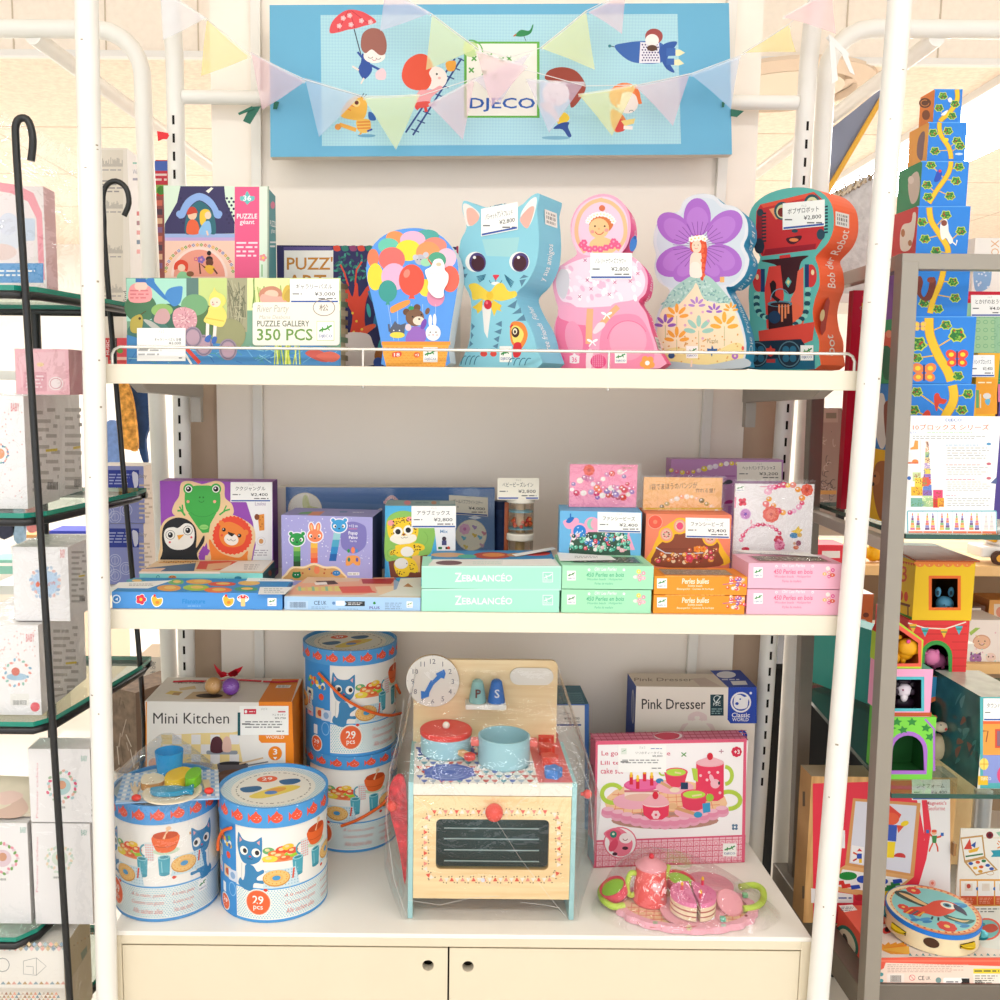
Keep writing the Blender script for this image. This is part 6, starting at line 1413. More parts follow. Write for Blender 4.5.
A.rect(590,338,606,474,'1f5a60');A.rect(628,318,702,348,'d8344a');A.ell(640,333,8,10,'fff');A.micro(660,328,695,338,1,'fff');A.rect(835,330,880,338,'d8485a');A.txt('ミニ キッチン',800,346,882,358,'555');A.txt('¥9,790',815,366,882,378,'444',.01);A.micro(635,385,865,432,3,'8a8a8a');A.micro(825,442,872,454,1,'555')
g.build('card_print',o)
kt=b.zt+.0008
def topz(x,y):return P(140.3+x*.165,668.6+y*.1222,Z=kt)
t=thing('ribbon_bow','red ribbon with a bow tied across the top of the mini kitchen carton','ribbon',topz(530,130))
rb=M('d8182e',.35)
for pts,nm in((((200,112),(300,106),(430,110),(540,98),(640,100),(735,108)),'band'),(((745,110),(830,116),(955,106)),'band')):
 g=G();q_=[topz(x,y)for x,y in pts]
 for i in range(len(q_)-1):
  a,e=q_[i],q_[i+1];n_=Vector((0,.003,.0005));g.hexa([a-n_+Vector((0,0,.001)),e-n_+Vector((0,0,.001)),e+n_+Vector((0,0,.001)),a+n_+Vector((0,0,.001)),a-n_+Vector((0,-.001,.0022)),e-n_+Vector((0,-.001,.0022)),e+n_+Vector((0,-.001,.0022)),a+n_+Vector((0,-.001,.0022))],rb)
 g.build(nm,t)
yb_=topz(530,95).y
for pts in([(530,92),(500,78),(470,50),(445,25),(462,70),(490,105)],[(530,92),(560,62),(622,38),(605,68),(575,98)],[(500,98),(470,72),(505,70),(528,80)],[(528,80),(580,52),(590,90),(545,100)]):
 g=G();g.prism([P(140.3+x*.165,660+y*.17,Y=yb_-.02)for x,y in pts],(0,.003,0),rb);g.build('loop',t)
for(x,y,h,nm)in((445,165,'d8a668','pale wooden toy ball in clear wrap under the red bow'),(550,172,'8a4ab8','purple toy ball in clear wrap under the red bow')):
 c_=topz(x,y+42);t=thing('toy_ball',nm,'toy ball',c_);g=G();r_=.0165;g.ball(c_+Vector((0,0,r_)),r_,M(h,.5,noise=.05,scale=60),20);g.build('ball',t)
 g=G();g.ball(c_+Vector((0,0,r_+.001)),r_*1.1,WRAP,14,(1.1,1,1));g.build('clear_wrap',t)
Fk=(395,645,.205);Fo=(385,770,.215)
k4=lambda x,y:(395+x*.205,645+y*.205)
k5=lambda x,y:(385+x*.215,770+y*.215)
fl,fr_=P(411,920.5,Z=z0),P(573.5,918,Z=z0)
YK=(fl.y+fr_.y)/2;xa,xb=P(408,850,Y=YK).x,P(575.5,850,Y=YK).x
zc=P(490,783,Y=YK).z;yk2=P(485,741,Z=zc).y
LB=M('a9d9dc',.45);KW=wood('e8c690','f2d8a8',(2,2,30));KWp=wood('ecd0a0','f4deb4',(2,2,30));CRM=M('f6f1e2',.45)
kit=thing('toy_kitchen','wooden toy kitchen with oven door, clock and pots in clear film','toy kitchen',((xa+xb)/2,(YK+yk2)/2,z0))
tk=.0085
for x,k in((xa,1),(xb,-1)):
 g=G();g.box(min(x,x+k*tk),YK,z0,max(x,x+k*tk),yk2,zc,LB);g.build('side_panel',kit,bevel=.0008,label='pale blue side panel')
zu=P(490,795.5,Y=YK).z
g=G();g.box(xa+tk,YK-.001,zu,xb-tk,yk2,zc,CRM)
A=Art(g,plane_map((0,0,zc),(0,0,1)));A.fr(*Fk)
A.poly([(92,675),(95,480),(790,440),(868,672)],'fbf8f0')
tri_c=('d8503e','5a78c8','e88a80','b8c8d8','6fb0c0')
for j in range(9):
 y=486+j*22
 for i in range(17):
  x=100+i*43+(j%2)*21
  if 92<x-18 and x+20<640+(y-440)*.35:A.poly([(x-17,y-5),(x+17,y-5),(x+9,y+5),(x,y+9),(x-9,y+5)],tri_c[(i*2+j*3)%5]);A.dots([(x,y+13)],3.4,'5a5a6a',5)
A.poly([(640,440),(790,438),(868,671),(700,671)],'f0706e');A.poly([(680,415),(780,405),(800,445),(660,450)],'f08a80')
for(x,y,rx,ry)in((265,622,122,41),(250,515,138,40)):
 for k in range(8):a=k*.785+.3;A.line([(x+rx*.8*math.cos(a),y+ry*.8*math.sin(a)),(x+rx*1.12*math.cos(a),y+ry*1.12*math.sin(a))],9,'4a66c0')
 A.ell(x,y,rx,ry,'4a6ac8',n=36)
 for f in(.35,.55,.75):A.ring(x,y,rx*f,ry*f,2.5,'a8bce8')
g.build('counter_top',kit,bevel=.0006)
zt=P(485,660,Y=yk2-.006).z;bx0,bx1=P(413.5,700,Y=yk2-.006).x,P(557,700,Y=yk2-.006).x
g=G();rr=.013;yq=yk2-.006
ol=[(bx0,z0+.02),(bx1,z0+.02)]+[(bx1-rr+rr*math.cos(t),zt-rr+rr*math.sin(t))for t in(0,.4,.8,1.2,1.57)]+[(bx0+rr-rr*math.sin(t),zt-rr+rr*math.cos(t))for t in(0,.4,.8,1.2,1.57)]
g.prism([Vector((x,yq,z))for x,z in ol],(0,.009,0),KWp);g.build('back_board',kit)
def onboard(x,y,dy=0):return P(*k4(x,y),Y=yq-dy)
cc=onboard(184,175,.006);rc=abs(onboard(314,175,.006).x-cc.x)
g=G();g.lathe(cc+Vector((0,.0055,0)),[(rc,0),(rc,.0065),(rc*.985,.0075),(0,.0075)],M('f5f1e8',.5),48,ax=(0,-1,0),mats=[M('e8c48a',.5),M('f5f1e8',.5),M('f5f1e8',.5)])
A=Art(g,plane_map(cc+Vector((0,-.0021,0)),(0,-1,0)));A.fr(*Fk)
for i in range(1,13):
 a=math.radians(i*30-90);x,y=184+98*math.cos(a),175+98*math.sin(a)+3;w=8 if i<10 else 13
 A.dig(str(i),x,y,24,'6a6a78');A.dots([(184+122*math.cos(a),175+122*math.sin(a))],2,'8a8a98',5)
ck=g.build('clock_face',kit,label='white toy clock face with numbers')
g=G();pl=plane_map(cc+Vector((0,-.0035,0)),(0,-1,0));HB=M('2f80d8',.4)
def hand(pts):g.prism([pl(*k4(x,y))for x,y in pts],(0,.0015,0),HB)
hand([(177,180),(205,152),(200,140),(240,120),(247,140),(240,165),(225,160),(192,190)]);hand([(175,172),(194,182),(168,232),(165,252),(128,264),(126,225),(145,228)])
c_=pl(*k4(184,184));g.lathe(c_+Vector((0,.001,0)),[(.0035,0),(.0035,.004),(0,.005)],HB,16,ax=(0,-1,0));g.build('clock_hands',ck,label='blue clock hands')
g=G();A=Art(g,lambda x,y,l=0:P(x,y,Y=yq-.0001));pts=[]
p0,p1=onboard(560,150,0),onboard(772,150,0);zr_=abs(onboard(660,110,0).z-onboard(660,192,0).z)/2;zm_=onboard(660,151,0).z
ol=[Vector((p1 .x-zr_+zr_*math.cos(t),yq-.004,zm_+zr_*math.sin(t)))for t in[-1.57+k*.35 for k in range(10)]]+[Vector((p0 .x+zr_-zr_*math.cos(t),yq-.004,zm_-zr_*math.sin(t)))for t in[-1.57+k*.35 for k in range(10)]]
g.prism(ol,(0,.0039,0),M('f7f3ea',.5));g.build('blank_plaque',kit,label='white rounded plaque')
a,e=onboard(343,300,.02),onboard(541,300,.02)
g=G();g.box(a.x,yq-.036,onboard(440,318,.036).z,e.x,yq-.0003,onboard(440,293,.036).z,M('f7f3ea',.5));g.build('spice_shelf',kit,bevel=.002,label='small white shelf')
zsh=onboard(440,293,.036).z+.0005
for(x,w,h1,ch,col,lc)in((402,42,'94c8c6','P','pale blue','6a3030'),(494,42,'2f78d0','S','blue','e8f0f8')):
 c_=P(*k4(x,290),Y=yq-.018);c_.z=zsh;r_=min(.0168,abs(P(*k4(x+w,285),Y=yq-.018).x-c_.x));ht=P(*k4(x,166),Y=yq-.018).z-zsh
 g=G();g.lathe(c_,[(r_,0),(r_,.004),(r_*.72,ht*.72),(r_*.6,ht*.9),(r_*.35,ht*.985),(0,ht)],M(h1,.45),28)
 A=Art(g,cyl_map(c_.x,c_.y,r_*.97),.00006);A.fr(*Fk);dx=16;A.dig(ch,x+4,238,42,lc,.028)
 tag(g.build('toy_shaker',origin=c_),f'{col} toy shaker lettered {ch} on the small white shelf','toy shaker','toy shakers on the kitchen shelf')
dz0,dz1=P(490,899,Y=YK).z,P(490,796.5,Y=YK).z;dx0,dx1=xa+tk+.0006,xb-tk-.0006;yd=YK+.0005
w0,w1=P(*k5(237,345),Y=yd),P(*k5(762,345),Y=yd);wt,wb=P(*k5(500,230),Y=yd).z,P(*k5(500,463),Y=yd).z;r_=.0085
inner=[]
for(cx_,cz_,a0)in((w1 .x-r_,wt-r_,0),(w0 .x+r_,wt-r_,90),(w0 .x+r_,wb+r_,180),(w1 .x-r_,wb+r_,270)):
 for k in range(6):t_=math.radians(a0+18*k);inner.append(Vector((cx_+r_*math.cos(t_),yd,cz_+r_*math.sin(t_))))
outer=[Vector((dx0,yd,dz0)),Vector((dx1,yd,dz0)),Vector((dx1,yd,dz1)),Vector((dx0,yd,dz1))]
al=outer+inner;tri=tessellate_polygon([outer,inner]);e=Vector((0,.011,0));n=len(al)
g=G();g.add(al,[tuple(t_)for t_ in tri],KW);g.add([v+e for v in al],[tuple(t_)for t_ in tri],KW)
g.add(outer+[v+e for v in outer],[(i,(i+1)%4,4+(i+1)%4,4+i)for i in range(4)],KW)
m_=len(inner);g.add(inner+[v+e for v in inner],[(i,(i+1)%m_,m_+(i+1)%m_,m_+i)for i in range(m_)],M('c89a5a',.5))
A=Art(g,plane_map(outer[0],(0,-1,0)));A.fr(*Fo)
path=[]
def seg(x0,y0,x1,y1,n_):
 for i in range(n_):path.append((x0+(x1-x0)*i/n_,y0+(y1-y0)*i/n_,math.atan2(y1-y0,x1-x0)))
seg(230,195,770,195,21);seg(790,205,808,240,2);seg(808,245,808,465,9);seg(800,480,770,508,2);seg(765,510,235,510,21);seg(215,500,190,475,2);seg(188,460,188,240,9);seg(195,225,215,205,2)
for i,(x,y,t_)in enumerate(path):
 up=-1 if i%2 else 1;ca,sa=math.cos(t_),math.sin(t_);f=lambda u,v:(x+u*ca-v*sa,y+u*sa+v*ca)
 A.poly([f(-11,-8*up),f(11,-8*up),f(0,11*up)],('e8503a','f6efe2','ee9080','f6efe2')[i%4]);A.dots([f(0,15*up),f(-12,-13*up)],3.4,'6a4a3a',5)
A.txt('DJECO',463,530,530,541,'f0e4c8',0);A.ell(455,512,10,10,'e8e6f0')
dr=g.build('oven_door',kit)
g=G();g.box(w0 .x-.004,yd+.004,wb-.004,w1 .x+.004,yd+.006,wt+.004,clear('e8f2f2',.0,.04));g.build('window_pane',dr,label='clear window pane')
c_=P(*k5(508,198),Y=YK-.012);g=G();rk=abs(P(*k5(550,198),Y=YK-.012).x-c_.x);g.ball(c_,rk,M('f04a3a',.25,spec=.5),22);g.lathe(c_,[(rk*.4,0),(rk*.4,.0125)],M('f04a3a',.3),16,ax=(0,1,0));g.build('door_knob',dr,label='round red knob')
g=G();yi=YK+.05;DK=M('2a5a5e',.6)
g.box(xa+tk,yi+.03,dz0,xb-tk,yi+.034,zu,DK);g.box(xa+tk,YK+.014,dz0,xa+tk+.002,yi+.03,zu,DK);g.box(xb-tk-.002,YK+.014,dz0,xb-tk,yi+.03,zu,DK);g.box(xa+tk,YK+.014,dz0,xb-tk,yi+.03,dz0+.004,M('a8743e',.6));g.box(xa+tk,YK+.014,zu-.002,xb-tk,yi+.03,zu-.0002,DK)
g.build('oven_cavity',kit)
WB=M('ececec',.3)
for y in(270,319,371,422):
 a,e_=P(*k5(275,y),Y=YK+.018),P(*k5(716,y-4),Y=YK+.018);e_.z=a.z;g=G();g.tube([a,e_],.0011,WB,8);g.build('rack_bar',kit)
for i,(x,y,c_)in enumerate(((733,478,'e8402e'),(737,528,'e8402e'),(753,578,'e8402e'),(770,640,'3a86d8'))):
 q_=P(*k4(x,y),Z=zc+.0003);r_=.0145;pts=[q_+Vector((r_*(1+.13*math.cos(5*t_))*math.cos(t_),r_*(1+.13*math.cos(5*t_))*math.sin(t_),.0155))for t_ in[2*PI*k/40 for k in range(40)]]
 g=G();g.prism(pts,(0,0,-.0153),M(c_,.4),smooth=False);g.build('stove_knob',kit,bevel=.001,label=('red' if i<3 else 'blue')+' flower shaped stove knob')
PB=M('a6d6e0',.35);PR=M('ee4a44',.4)
c_=P(*k4(248,522),Z=zc+.0006);rp=abs(P(*k4(248+123,500),Y=c_.y).x-c_.x);zr_=P(*k4(248,430),Y=c_.y).z
t=thing('toy_saucepan','pale blue toy saucepan with a red lid and wooden handle','toy pan',c_);h=zr_-c_.z
g=G();g.lathe(c_,[(rp*.95,0),(rp,.004),(rp,h)],PB,40);g.build('pan',t)
g=G();g.lathe(c_+Vector((0,0,h+.0003)),[(rp*1.02,0),(rp*1.03,.001),(rp*1.03,.0075),(rp*.99,.0095),(0,.0095)],PR,40);l_=g.build('lid',t,label='red lid')
g=G();g.ball(c_+Vector((0,0,h+.0095+.0055)),.0068,M('f6efe2',.5),16);g.build('knob',l_,label='white knob')
a=c_+Vector((rp*.55,-rp*.85,h*.45));d_=Vector((.6,-.8,0)).normalized();s_=Vector((.8,.6,0))*.0065
def bar(o_,d0,d1,s_,z0_,z1_,m,nm,par,lab=None):
 g=G();p=[o_+d_*d0-s_,o_+d_*d1-s_,o_+d_*d1+s_,o_+d_*d0+s_];g.hexa([v+Vector((0,0,z0_))for v in p]+[v+Vector((0,0,z1_))for v in p],m);return g.build(nm,par,bevel=.002,label=lab)
bar(a,0,.02,s_,-.005,.005,M('e8bc80',.5),'handle',t,'wooden handle');bar(a,.0202,.034,s_*1.25,-.006,.006,PR,'handle_end',t,'red handle end')
c_=P(*k4(530,570),Z=zc+.0006);rp=abs(P(*k4(530+128,500),Y=c_.y).x-c_.x);zr_=P(*k4(530,437),Y=c_.y).z;h=zr_-c_.z
t=thing('toy_pot','open pale blue toy pot with two red side handles','toy pot',c_)
g=G();g.lathe(c_,[(rp*.97,0),(rp,.003),(rp,h-.001),(rp-.0015,h),(rp-.003,h),(rp-.003,.004),(0,.004)],PB,44);g.build('pot',t)
for k in(-1,1):
 g=G();x=c_.x+k*rp*.95;zz=c_.z+h*.72;g.box(min(x,x+k*.0155),c_.y-.011,zz-.0045,max(x,x+k*.0155),c_.y+.008,zz+.0075,M('f47a72',.45));g.build('handle',t,bevel=.003,label='red block handle')
for(x,y,lab,k)in((392,806,'red round toy timer knob hanging at the drum side of the kitchen',0),(587.5,794,'small red ball peg on the pink carton side of the kitchen',1)):
 c_=P(x,y,Y=YK+.03);g=G();g.ball(c_,.0098 if not k else .008,M('f04a3c',.35),16);g.lathe(c_,[(.003,0),(.003,.012)],M('f04a3c',.4),10,ax=(1 if not k else-1,0,0));g.build('side_peg',kit,label='red side peg')
g=G();q_=[P(x,y,Y=YK+.06)for x,y in smooth_pts([(389,790),(397,776),(406,785),(407,850),(405,885),(400,855),(395,832),(390,812)],3)]
g.prism(q_,(0,.008,0),M('e2414a',.8,noise=.35,scale=90),M('d83a44',.8));g.build('pot_holder',kit,label='red quilted cloth hanging on the side')
ym=(YK+yk2)/2;hw=(xb-xa)/2;xc_=(xa+xb)/2;hy=(yk2-YK)/2
def rect_ring(z,l,r,f,b_,n=11):
 pts=[]
 for i in range(n):pts.append((xc_-hw-l+(2*hw+l+r)*i/n,YK-f,z))
 for i in range(n):pts.append((xc_+hw+r,YK-f+(2*hy+f+b_)*i/n,z))
 for i in range(n):pts.append((xc_+hw+r-(2*hw+l+r)*i/n,yk2+b_,z))
 for i in range(n):pts.append((xc_-hw-l,yk2+b_-(2*hy+f+b_)*i/n,z))
 return pts
rn=random.Random(12);rings=[rect_ring(z0+.002,.01,.008,.004,.01),rect_ring(z0+.05,.028,.014,.012,.006),rect_ring(z0+.11,.036,.028,.028,.006),rect_ring(zc-.01,.036,.036,.034,.006),rect_ring(zc+.055,.012,.014,.0,.006),rect_ring(zt-.05,-.002,-.002,-(2*hy-.045),.01),rect_ring(zt-.012,-.008,-.014,-(2*hy-.03),.008)]
n=len(rings[0]);vs=[(x+rn.uniform(-.003,.003),y+rn.uniform(-.002,.001),z+rn.uniform(-.004,.004)*(0<i<6))for i,r in enumerate(rings)for x,y,z in r]
fs=[(i*n+k,i*n+(k+1)%n,(i+1)*n+(k+1)%n,(i+1)*n+k)for i in range(len(rings)-1)for k in range(n)]
g=G();g.add(vs,fs,WRAP,True)
CREASE_GLINT=M('f4f2ee',.25,spec=.6)  # near-white threads paint bright glints along the film folds
for pts in([(505,818),(522,800),(550,788),(575,782)],[(497,822),(520,858),(548,895),(567,918)],[(415,796),(425,806),(429,815)],[(408,900),(440,905),(470,898),(500,896)],[(520,902),(545,905),(560,908)],[(548,700),(556,720),(575,750),(590,790),(594,850)],[(404,700),(398,740),(390,770),(386,820),(394,880),(406,915)]):
 g.tube([P(x,y,Y=YK-.034+(.04 if y<760 else 0))for x,y in pts],0.00022,CREASE_GLINT,5)
g.build('clear_wrap',kit)
b=Box(548,588.5,704.5,.31,.12,z0,'eee9e0',mats=dict(top='2f6a80',right='3a66b0'))
A=b.front.fr(395,645,.205);A.rect(925,290,946,900,'4472b8');A.rect(740,288,946,294,'4472b8');A.txt('ーカー',800,325,855,342,'555');A.txt('¥36,000',825,352,900,366,'444',.01);A.rect(790,386,908,394,'3b5a98');A.txt('¥37,300',840,370,900,380,'666')
T=b.top.fr(395,645,.205)
for j in range(5):
 for i in range(6):T.line([(800+i*18+j*4,240+j*11),(809+i*18+j*4,233+j*11),(818+i*18+j*4,240+j*11)],3,'7ab0c0')
b.done('toy_box','blue edged carton with teal patterned top peeking out behind the toy kitchen','toy box')
yp=P(755,843,Z=z0).y
b=Box(635.5,756,687,yp,.088,z0,'efe6da',mats=dict(left='2f52a8',top='e8dccb',right='2f52a8'))
A=b.front.fr(580,655,.215)
A.txt('Pink Dresser',287,204,584,252,'3f3a38',.018);A.poly([(690,150),(822,150),(822,318),(700,318),(686,300)],'2347b0');A.ell(748,220,48,48,'f4f2f4');A.ell(748,220,40,40,'2347b0');A.blob([(715,215),(722,190),(745,185),(765,195),(785,190),(782,215),(775,245),(740,252),(718,240)],'f4f2f4');A.ell(730,226,8,7,'2347b0');A.ell(745,205,4,4,'2347b0');A.ell(794,177,6,6,'f4f2f4')
A.txt('Classic',706,268,790,290,'f4f2f4',.03);A.txt('WORLD',708,292,784,308,'f4f2f4',.02)
A.rect(606,184,668,282,'1f3f48');A.line([(622,205),(632,222),(655,192)],5,'dfe8e4');A.arc(638,205,16,16,30,330,3,'dfe8e4');A.txt('FSC',620,222,654,236,'dfe8e4',.02);A.micro(612,246,662,276,3,'8fb0b0')
A.blob([(468,380),(475,325),(500,315),(505,280),(545,262),(588,280),(592,315),(618,325),(622,380)],'e8d0cc');A.blob([(480,400),(488,338),(545,300),(602,338),(608,400)],'efe6da')
for x,y in((545,295),(512,315),(580,315)):A.ell(x-5,y-3,8,8,'efe6da');A.ell(x+5,y-3,8,8,'efe6da');A.poly([(x-12,y),(x+12,y),(x,y+14)],'efe6da')
A.ell(752,374,26,26,'2347b0');A.txt('3',745,360,758,385,'fff',.03)
T=b.top.fr(580,655,.215);T.poly([(605,72),(745,70),(822,150),(688,150)],'2a4aa8');T.txt('Pink Dresser',252,106,525,122,'9a8a78',.015);T.ell(680,92,45,16,'e8eaf2');T.micro(660,108,745,120,1,'d8dcf0');T.poly([(700,122),(770,120),(780,138),(712,140)],'e8e8ea');T.poly([(520,110),(580,105),(655,145),(560,146)],'d8c4b8')
Lf=b.left.fr(580,655,.215);Lf.ell(246,240,7,80,'d8d4dc');Lf.ell(246,240,5,66,'8a94b8')
b.done('toy_box','cream carton lettered Pink Dresser with blue corner behind the cake set carton','toy box')
pl_,pr_=P(594.5,868,Z=z0),P(743.5,862.5,Z=z0)
b=Box(595.5,745,742,pl_.y,.05,z0,'fbf6f6',Y1=pr_.y,mats=dict(top='e88aa4',left='d85a7a',right='e0708a'),yb=866)
A=b.front.fr(580,655,.215)
RED='d8486a'
A.poly([(80,400),(776,390),(776,405),(80,418)],'e2607e');A.poly([(64,870),(768,842),(764,968),(64,995)],'f6c6d0')
for j in range(5):A.line([(68,882+j*26),(766,855+j*25)],3,RED)
for i in range(24):A.line([(78+i*30,870-i*1.15),(74+i*30,990-i*1.15)],3,RED)
for i in range(23):
 for j in range(4):A.ring(92+i*30,895+j*26-i*1.1,8,8,2.5,'e86a88',8)
A.line([(66,866),(770,840)],8,'e05a7a');A.line([(768,400),(758,966)],14,'e2607e');A.line([(78,405),(68,990)],10,'e2607e');A.line([(64,990),(762,964)],8,'d84868')
A.txt('Le goûter de Lili Rose',100,446,420,474,'d84a6a',.02);A.txt('Lili tea party',96,492,300,516,'d84a6a',.02);A.txt('cake set',96,526,200,552,'d84a6a',.02)
A.flower(728,450,24,'d8284a','d8284a',8);A.txt('+3',716,440,742,460,'fff',.03);A.line([(472,454),(494,472)],5,'5a9a4a');A.line([(494,454),(472,472)],5,'5a9a4a');A.line([(646,448),(668,448)],4,'b07a8a');A.line([(657,438),(657,458)],4,'b07a8a');A.flower(720,800,16,'5a7a98','fff',4,.78)
A.ell(400,690,285,110,'f5c79a');A.ell(395,770,250,40,'b88a7a')
for i in range(12):A.line([(180+i*38,640),(150+i*44,770)],3,'e88a6a')
for i in range(6):A.line([(150,650+i*22),(650,630+i*22)],3,'e88a6a')
for i in range(13):t_=i/12;A.ell(130+530*t_,735+55*math.sin(PI*t_)-5*t_,32,24,'eaa6bc')
for i in range(13):t_=i/12;A.ell(130+530*t_,725+55*math.sin(PI*t_)-5*t_,30,20,'e892ae')
for i in range(13):t_=i/12;A.ell(132+525*t_,716+50*math.sin(PI*t_)-5*t_,26,10,'f2bccb')
A.arc(150,645,48,42,80,330,20,'b8d24a');A.arc(690,675,55,40,200,450,20,'b8d24a');A.ell(245,680,92,38,'f0aebe');A.poly([(205,610),(368,610),(365,665),(208,665)],'f4ded0');A.ell(286,662,80,18,'e8b8a8');A.rect(206,628,366,638,'d0707a');A.ell(286,606,83,28,'e25a92');A.ell(286,600,78,24,'ea6aa0')
for x,y in((238,580),(268,600),(300,565),(333,585)):A.rect(x-8,y-24,x+8,y+22,'d8243a');A.rect(x-6,y-30,x+6,y-12,'f0b82e');A.ell(x,y-34,6,9,'f8d84a')
A.ell(440,615,88,32,'f0aebe');A.poly([(392,545),(500,545),(485,600),(460,615),(425,612),(402,592)],'e2405e');A.ell(446,545,55,22,'e8506a');A.ell(446,545,46,17,'b8dc4a');A.line([(440,545),(470,550)],8,'e8dc9a');A.rect(468,592,502,624,'1f3a5a');A.arc(385,545,16,14,60,280,8,'b8d24a');A.ell(370,585,18,12,'3a80b0');A.line([(375,592),(440,628)],14,'d8a878');A.ell(440,627,24,12,'f0dcc0')
A.poly([(540,500),(668,500),(668,660),(640,678),(565,678),(538,650)],'e83c5e');A.ell(604,500,65,20,'f0b0b8');A.blob([(545,495),(590,475),(620,475),(664,495),(640,512),(570,512)],'f2b8c0');A.ell(604,471,14,17,'d8283e');A.arc(675,560,32,40,-90,90,18,'b8d24a');A.poly([(518,525),(545,528),(548,590),(528,580)],'b8d24a');A.ell(628,598,22,22,'f4b8c4');A.ell(612,575,10,22,'f4b8c4',-20);A.ell(646,595,5,8,'3a3a40');A.dots([(590,580),(600,545),(640,545),(650,640),(560,560),(590,650)],7,'f6c8d0')
A.ell(510,730,72,26,'f0aebe');A.poly([(468,648),(592,648),(578,710),(545,724),(500,722),(478,705)],'e2405e');A.ell(530,648,62,24,'e8506a');A.ell(530,648,52,18,'b8dc4a');A.line([(520,655),(565,648)],8,'ecdca0');A.ell(603,662,18,18,'9ac83e');A.poly([(568,690),(604,685),(606,728),(572,735)],'3a9ac8');A.line([(430,705),(540,740)],16,'d8a070');A.ell(548,742,20,14,'3a9ac8');A.ell(430,702,22,14,'e8b88a')
A.poly([(290,690),(414,690),(410,745),(380,765),(325,765),(295,742)],'e83c5e');A.ell(352,690,63,18,'f4d0d0');A.blob([(290,690),(320,655),(352,645),(388,655),(414,690),(352,702)],'f0b0b8');A.ell(350,652,14,18,'d8283e');A.flower(352,742,20,'f6d0d4','e85a70',6)
A.ell(187,873,78,74,'e87a90');A.ell(187,873,72,68,'fbf4f4');A.blob([(110,830),(150,805),(190,808),(230,840),(245,880),(225,925),(175,935),(140,890),(135,860)],'f08098');A.blob([(120,830),(150,812),(185,820),(190,850),(150,862)],'e8607c');A.ell(155,834,16,16,'2f8a7a');A.ell(155,832,6,6,'e8f0d0');A.ell(212,852,30,24,'fbeeee');A.smile(210,850,12,3,'8a3040');A.ell(155,885,18,32,'e2506e',30);A.ell(210,898,14,8,'4a2a3a');A.ell(162,925,12,8,'4a2a3a')
A.logo(665,876,728,936)
T=b.top.fr(580,655,.215)
for i in range(26):T.line([(50+i*28,362-i*.5),(82+i*28,412-i*.5)],3,'c8506e')
for j in range(3):T.line([(45,368+j*14),(775,352+j*14)],3,'c8506e')
T.ell(410,378,75,22,'d88aa0');T.ell(410,378,66,18,'f4e4e8');T.blob([(345,375),(400,362),(460,370),(450,390),(390,395)],'d8405e')
Lf=b.left.fr(580,655,.215);Lf.rect(36,500,62,530,'a83a58',dy=12);Lf.poly([(35,830),(66,870),(66,980),(35,930)],'6a90b0')
b.done('toy_box','pink tea and cake set carton with pictured cake and teapot','toy box',None,parts=True)
card(b.t,618,744.5,666,772,0,'','',mp=b.front.mp,bar=False,label='white price card covering part of the title')
o=b.t.children[-1];g=G();A=Art(g,lambda x,y,l=0:b.front.mp(x,y,.0015));A.fr(580,655,.215);A.rect(190,432,216,460,'e8f0e4');A.line([(194,448),(212,440)],3,'5aa06a');A.micro(328,430,382,438,1,'5a7ab8');A.txt('リリのティータイム',258,448,382,460,'777');A.txt('¥8,800',335,464,382,474,'666',.01);A.micro(195,482,370,505,2,'9a9a9a');A.micro(332,520,378,530,1,'777');g.build('card_print',o)
k7=lambda x,y:(585+x*.19,840+y*.19)
zt_=z0
cT=P(*k7(528,375),Z=zt_);rT=abs(P(*k7(528+358,375),Z=zt_).x-cT.x);yT=abs(P(*k7(528,497),Z=zt_).y-cT.y)
tr=thing('tea_tray','round pink scalloped toy tray with green handles holding the toy tea set','toy tray',cT)
def oval(s_,z,n=72,scal=0):return[Vector((cT.x+rT*s_*(1+scal*abs(math.sin(9*t_)))*math.cos(t_),cT.y+yT*s_*(1+scal*abs(math.sin(9*t_)))*math.sin(t_),z))for t_ in[2*PI*k/n for k in range(n)]]
g=G();g.prism(oval(.99,zt_+.006),(0,0,-.0055),M('f6cfa0',.5),M('e0a878',.5))
A=Art(g,plane_map((0,0,zt_+.0061),(0,0,1)));A.fr(585,840,.19)
for i in range(-7,8):
 f=(1-(i/8)**2)**.5;A.line([(528+i*40,375-100*f),(528+i*42,375+100*f)],4,'e8806a')
for j in range(-4,5):
 f=(1-(j/5)**2)**.5;A.line([(528-310*f,375+j*21),(528+310*f,375+j*21)],4,'e8806a')
g.build('base',tr)
RIM=M('f4b2c0',.45);o1=oval(1.0,zt_+.013,144,.045);i1=oval(.9,zt_+.013,144);n=144
g=G();dn=Vector((0,0,-.012));g.add(o1+i1,[(i,(i+1)%n,n+(i+1)%n,n+i)for i in range(n)],RIM);g.add(o1+[v+dn for v in o1],[(i,(i+1)%n,n+(i+1)%n,n+i)[::-1]for i in range(n)],RIM,True);g.add(i1+[v+dn*.6 for v in i1],[(i,(i+1)%n,n+(i+1)%n,n+i)for i in range(n)],RIM,True);g.add([v+dn for v in o1]+[v+dn for v in i1],[(i,(i+1)%n,n+(i+1)%n,n+i)for i in range(n)],RIM)
A=Art(g,plane_map((0,0,zt_+.0131),(0,0,1)));A.fr(585,840,.19);A.flower(548,462,16,'f6e6c0','6aa05a',6);A.line([(505,455),(520,462),(560,458),(590,452)],4,'d8505a');A.rect(358,428,382,442,'b8c8a0');A.rect(716,442,742,456,'c8d8c8');A.ell(848,398,9,6,'a83a4a')
g.build('rim',tr,label='pink scalloped rim')
GR=M('c6e25a',.45)
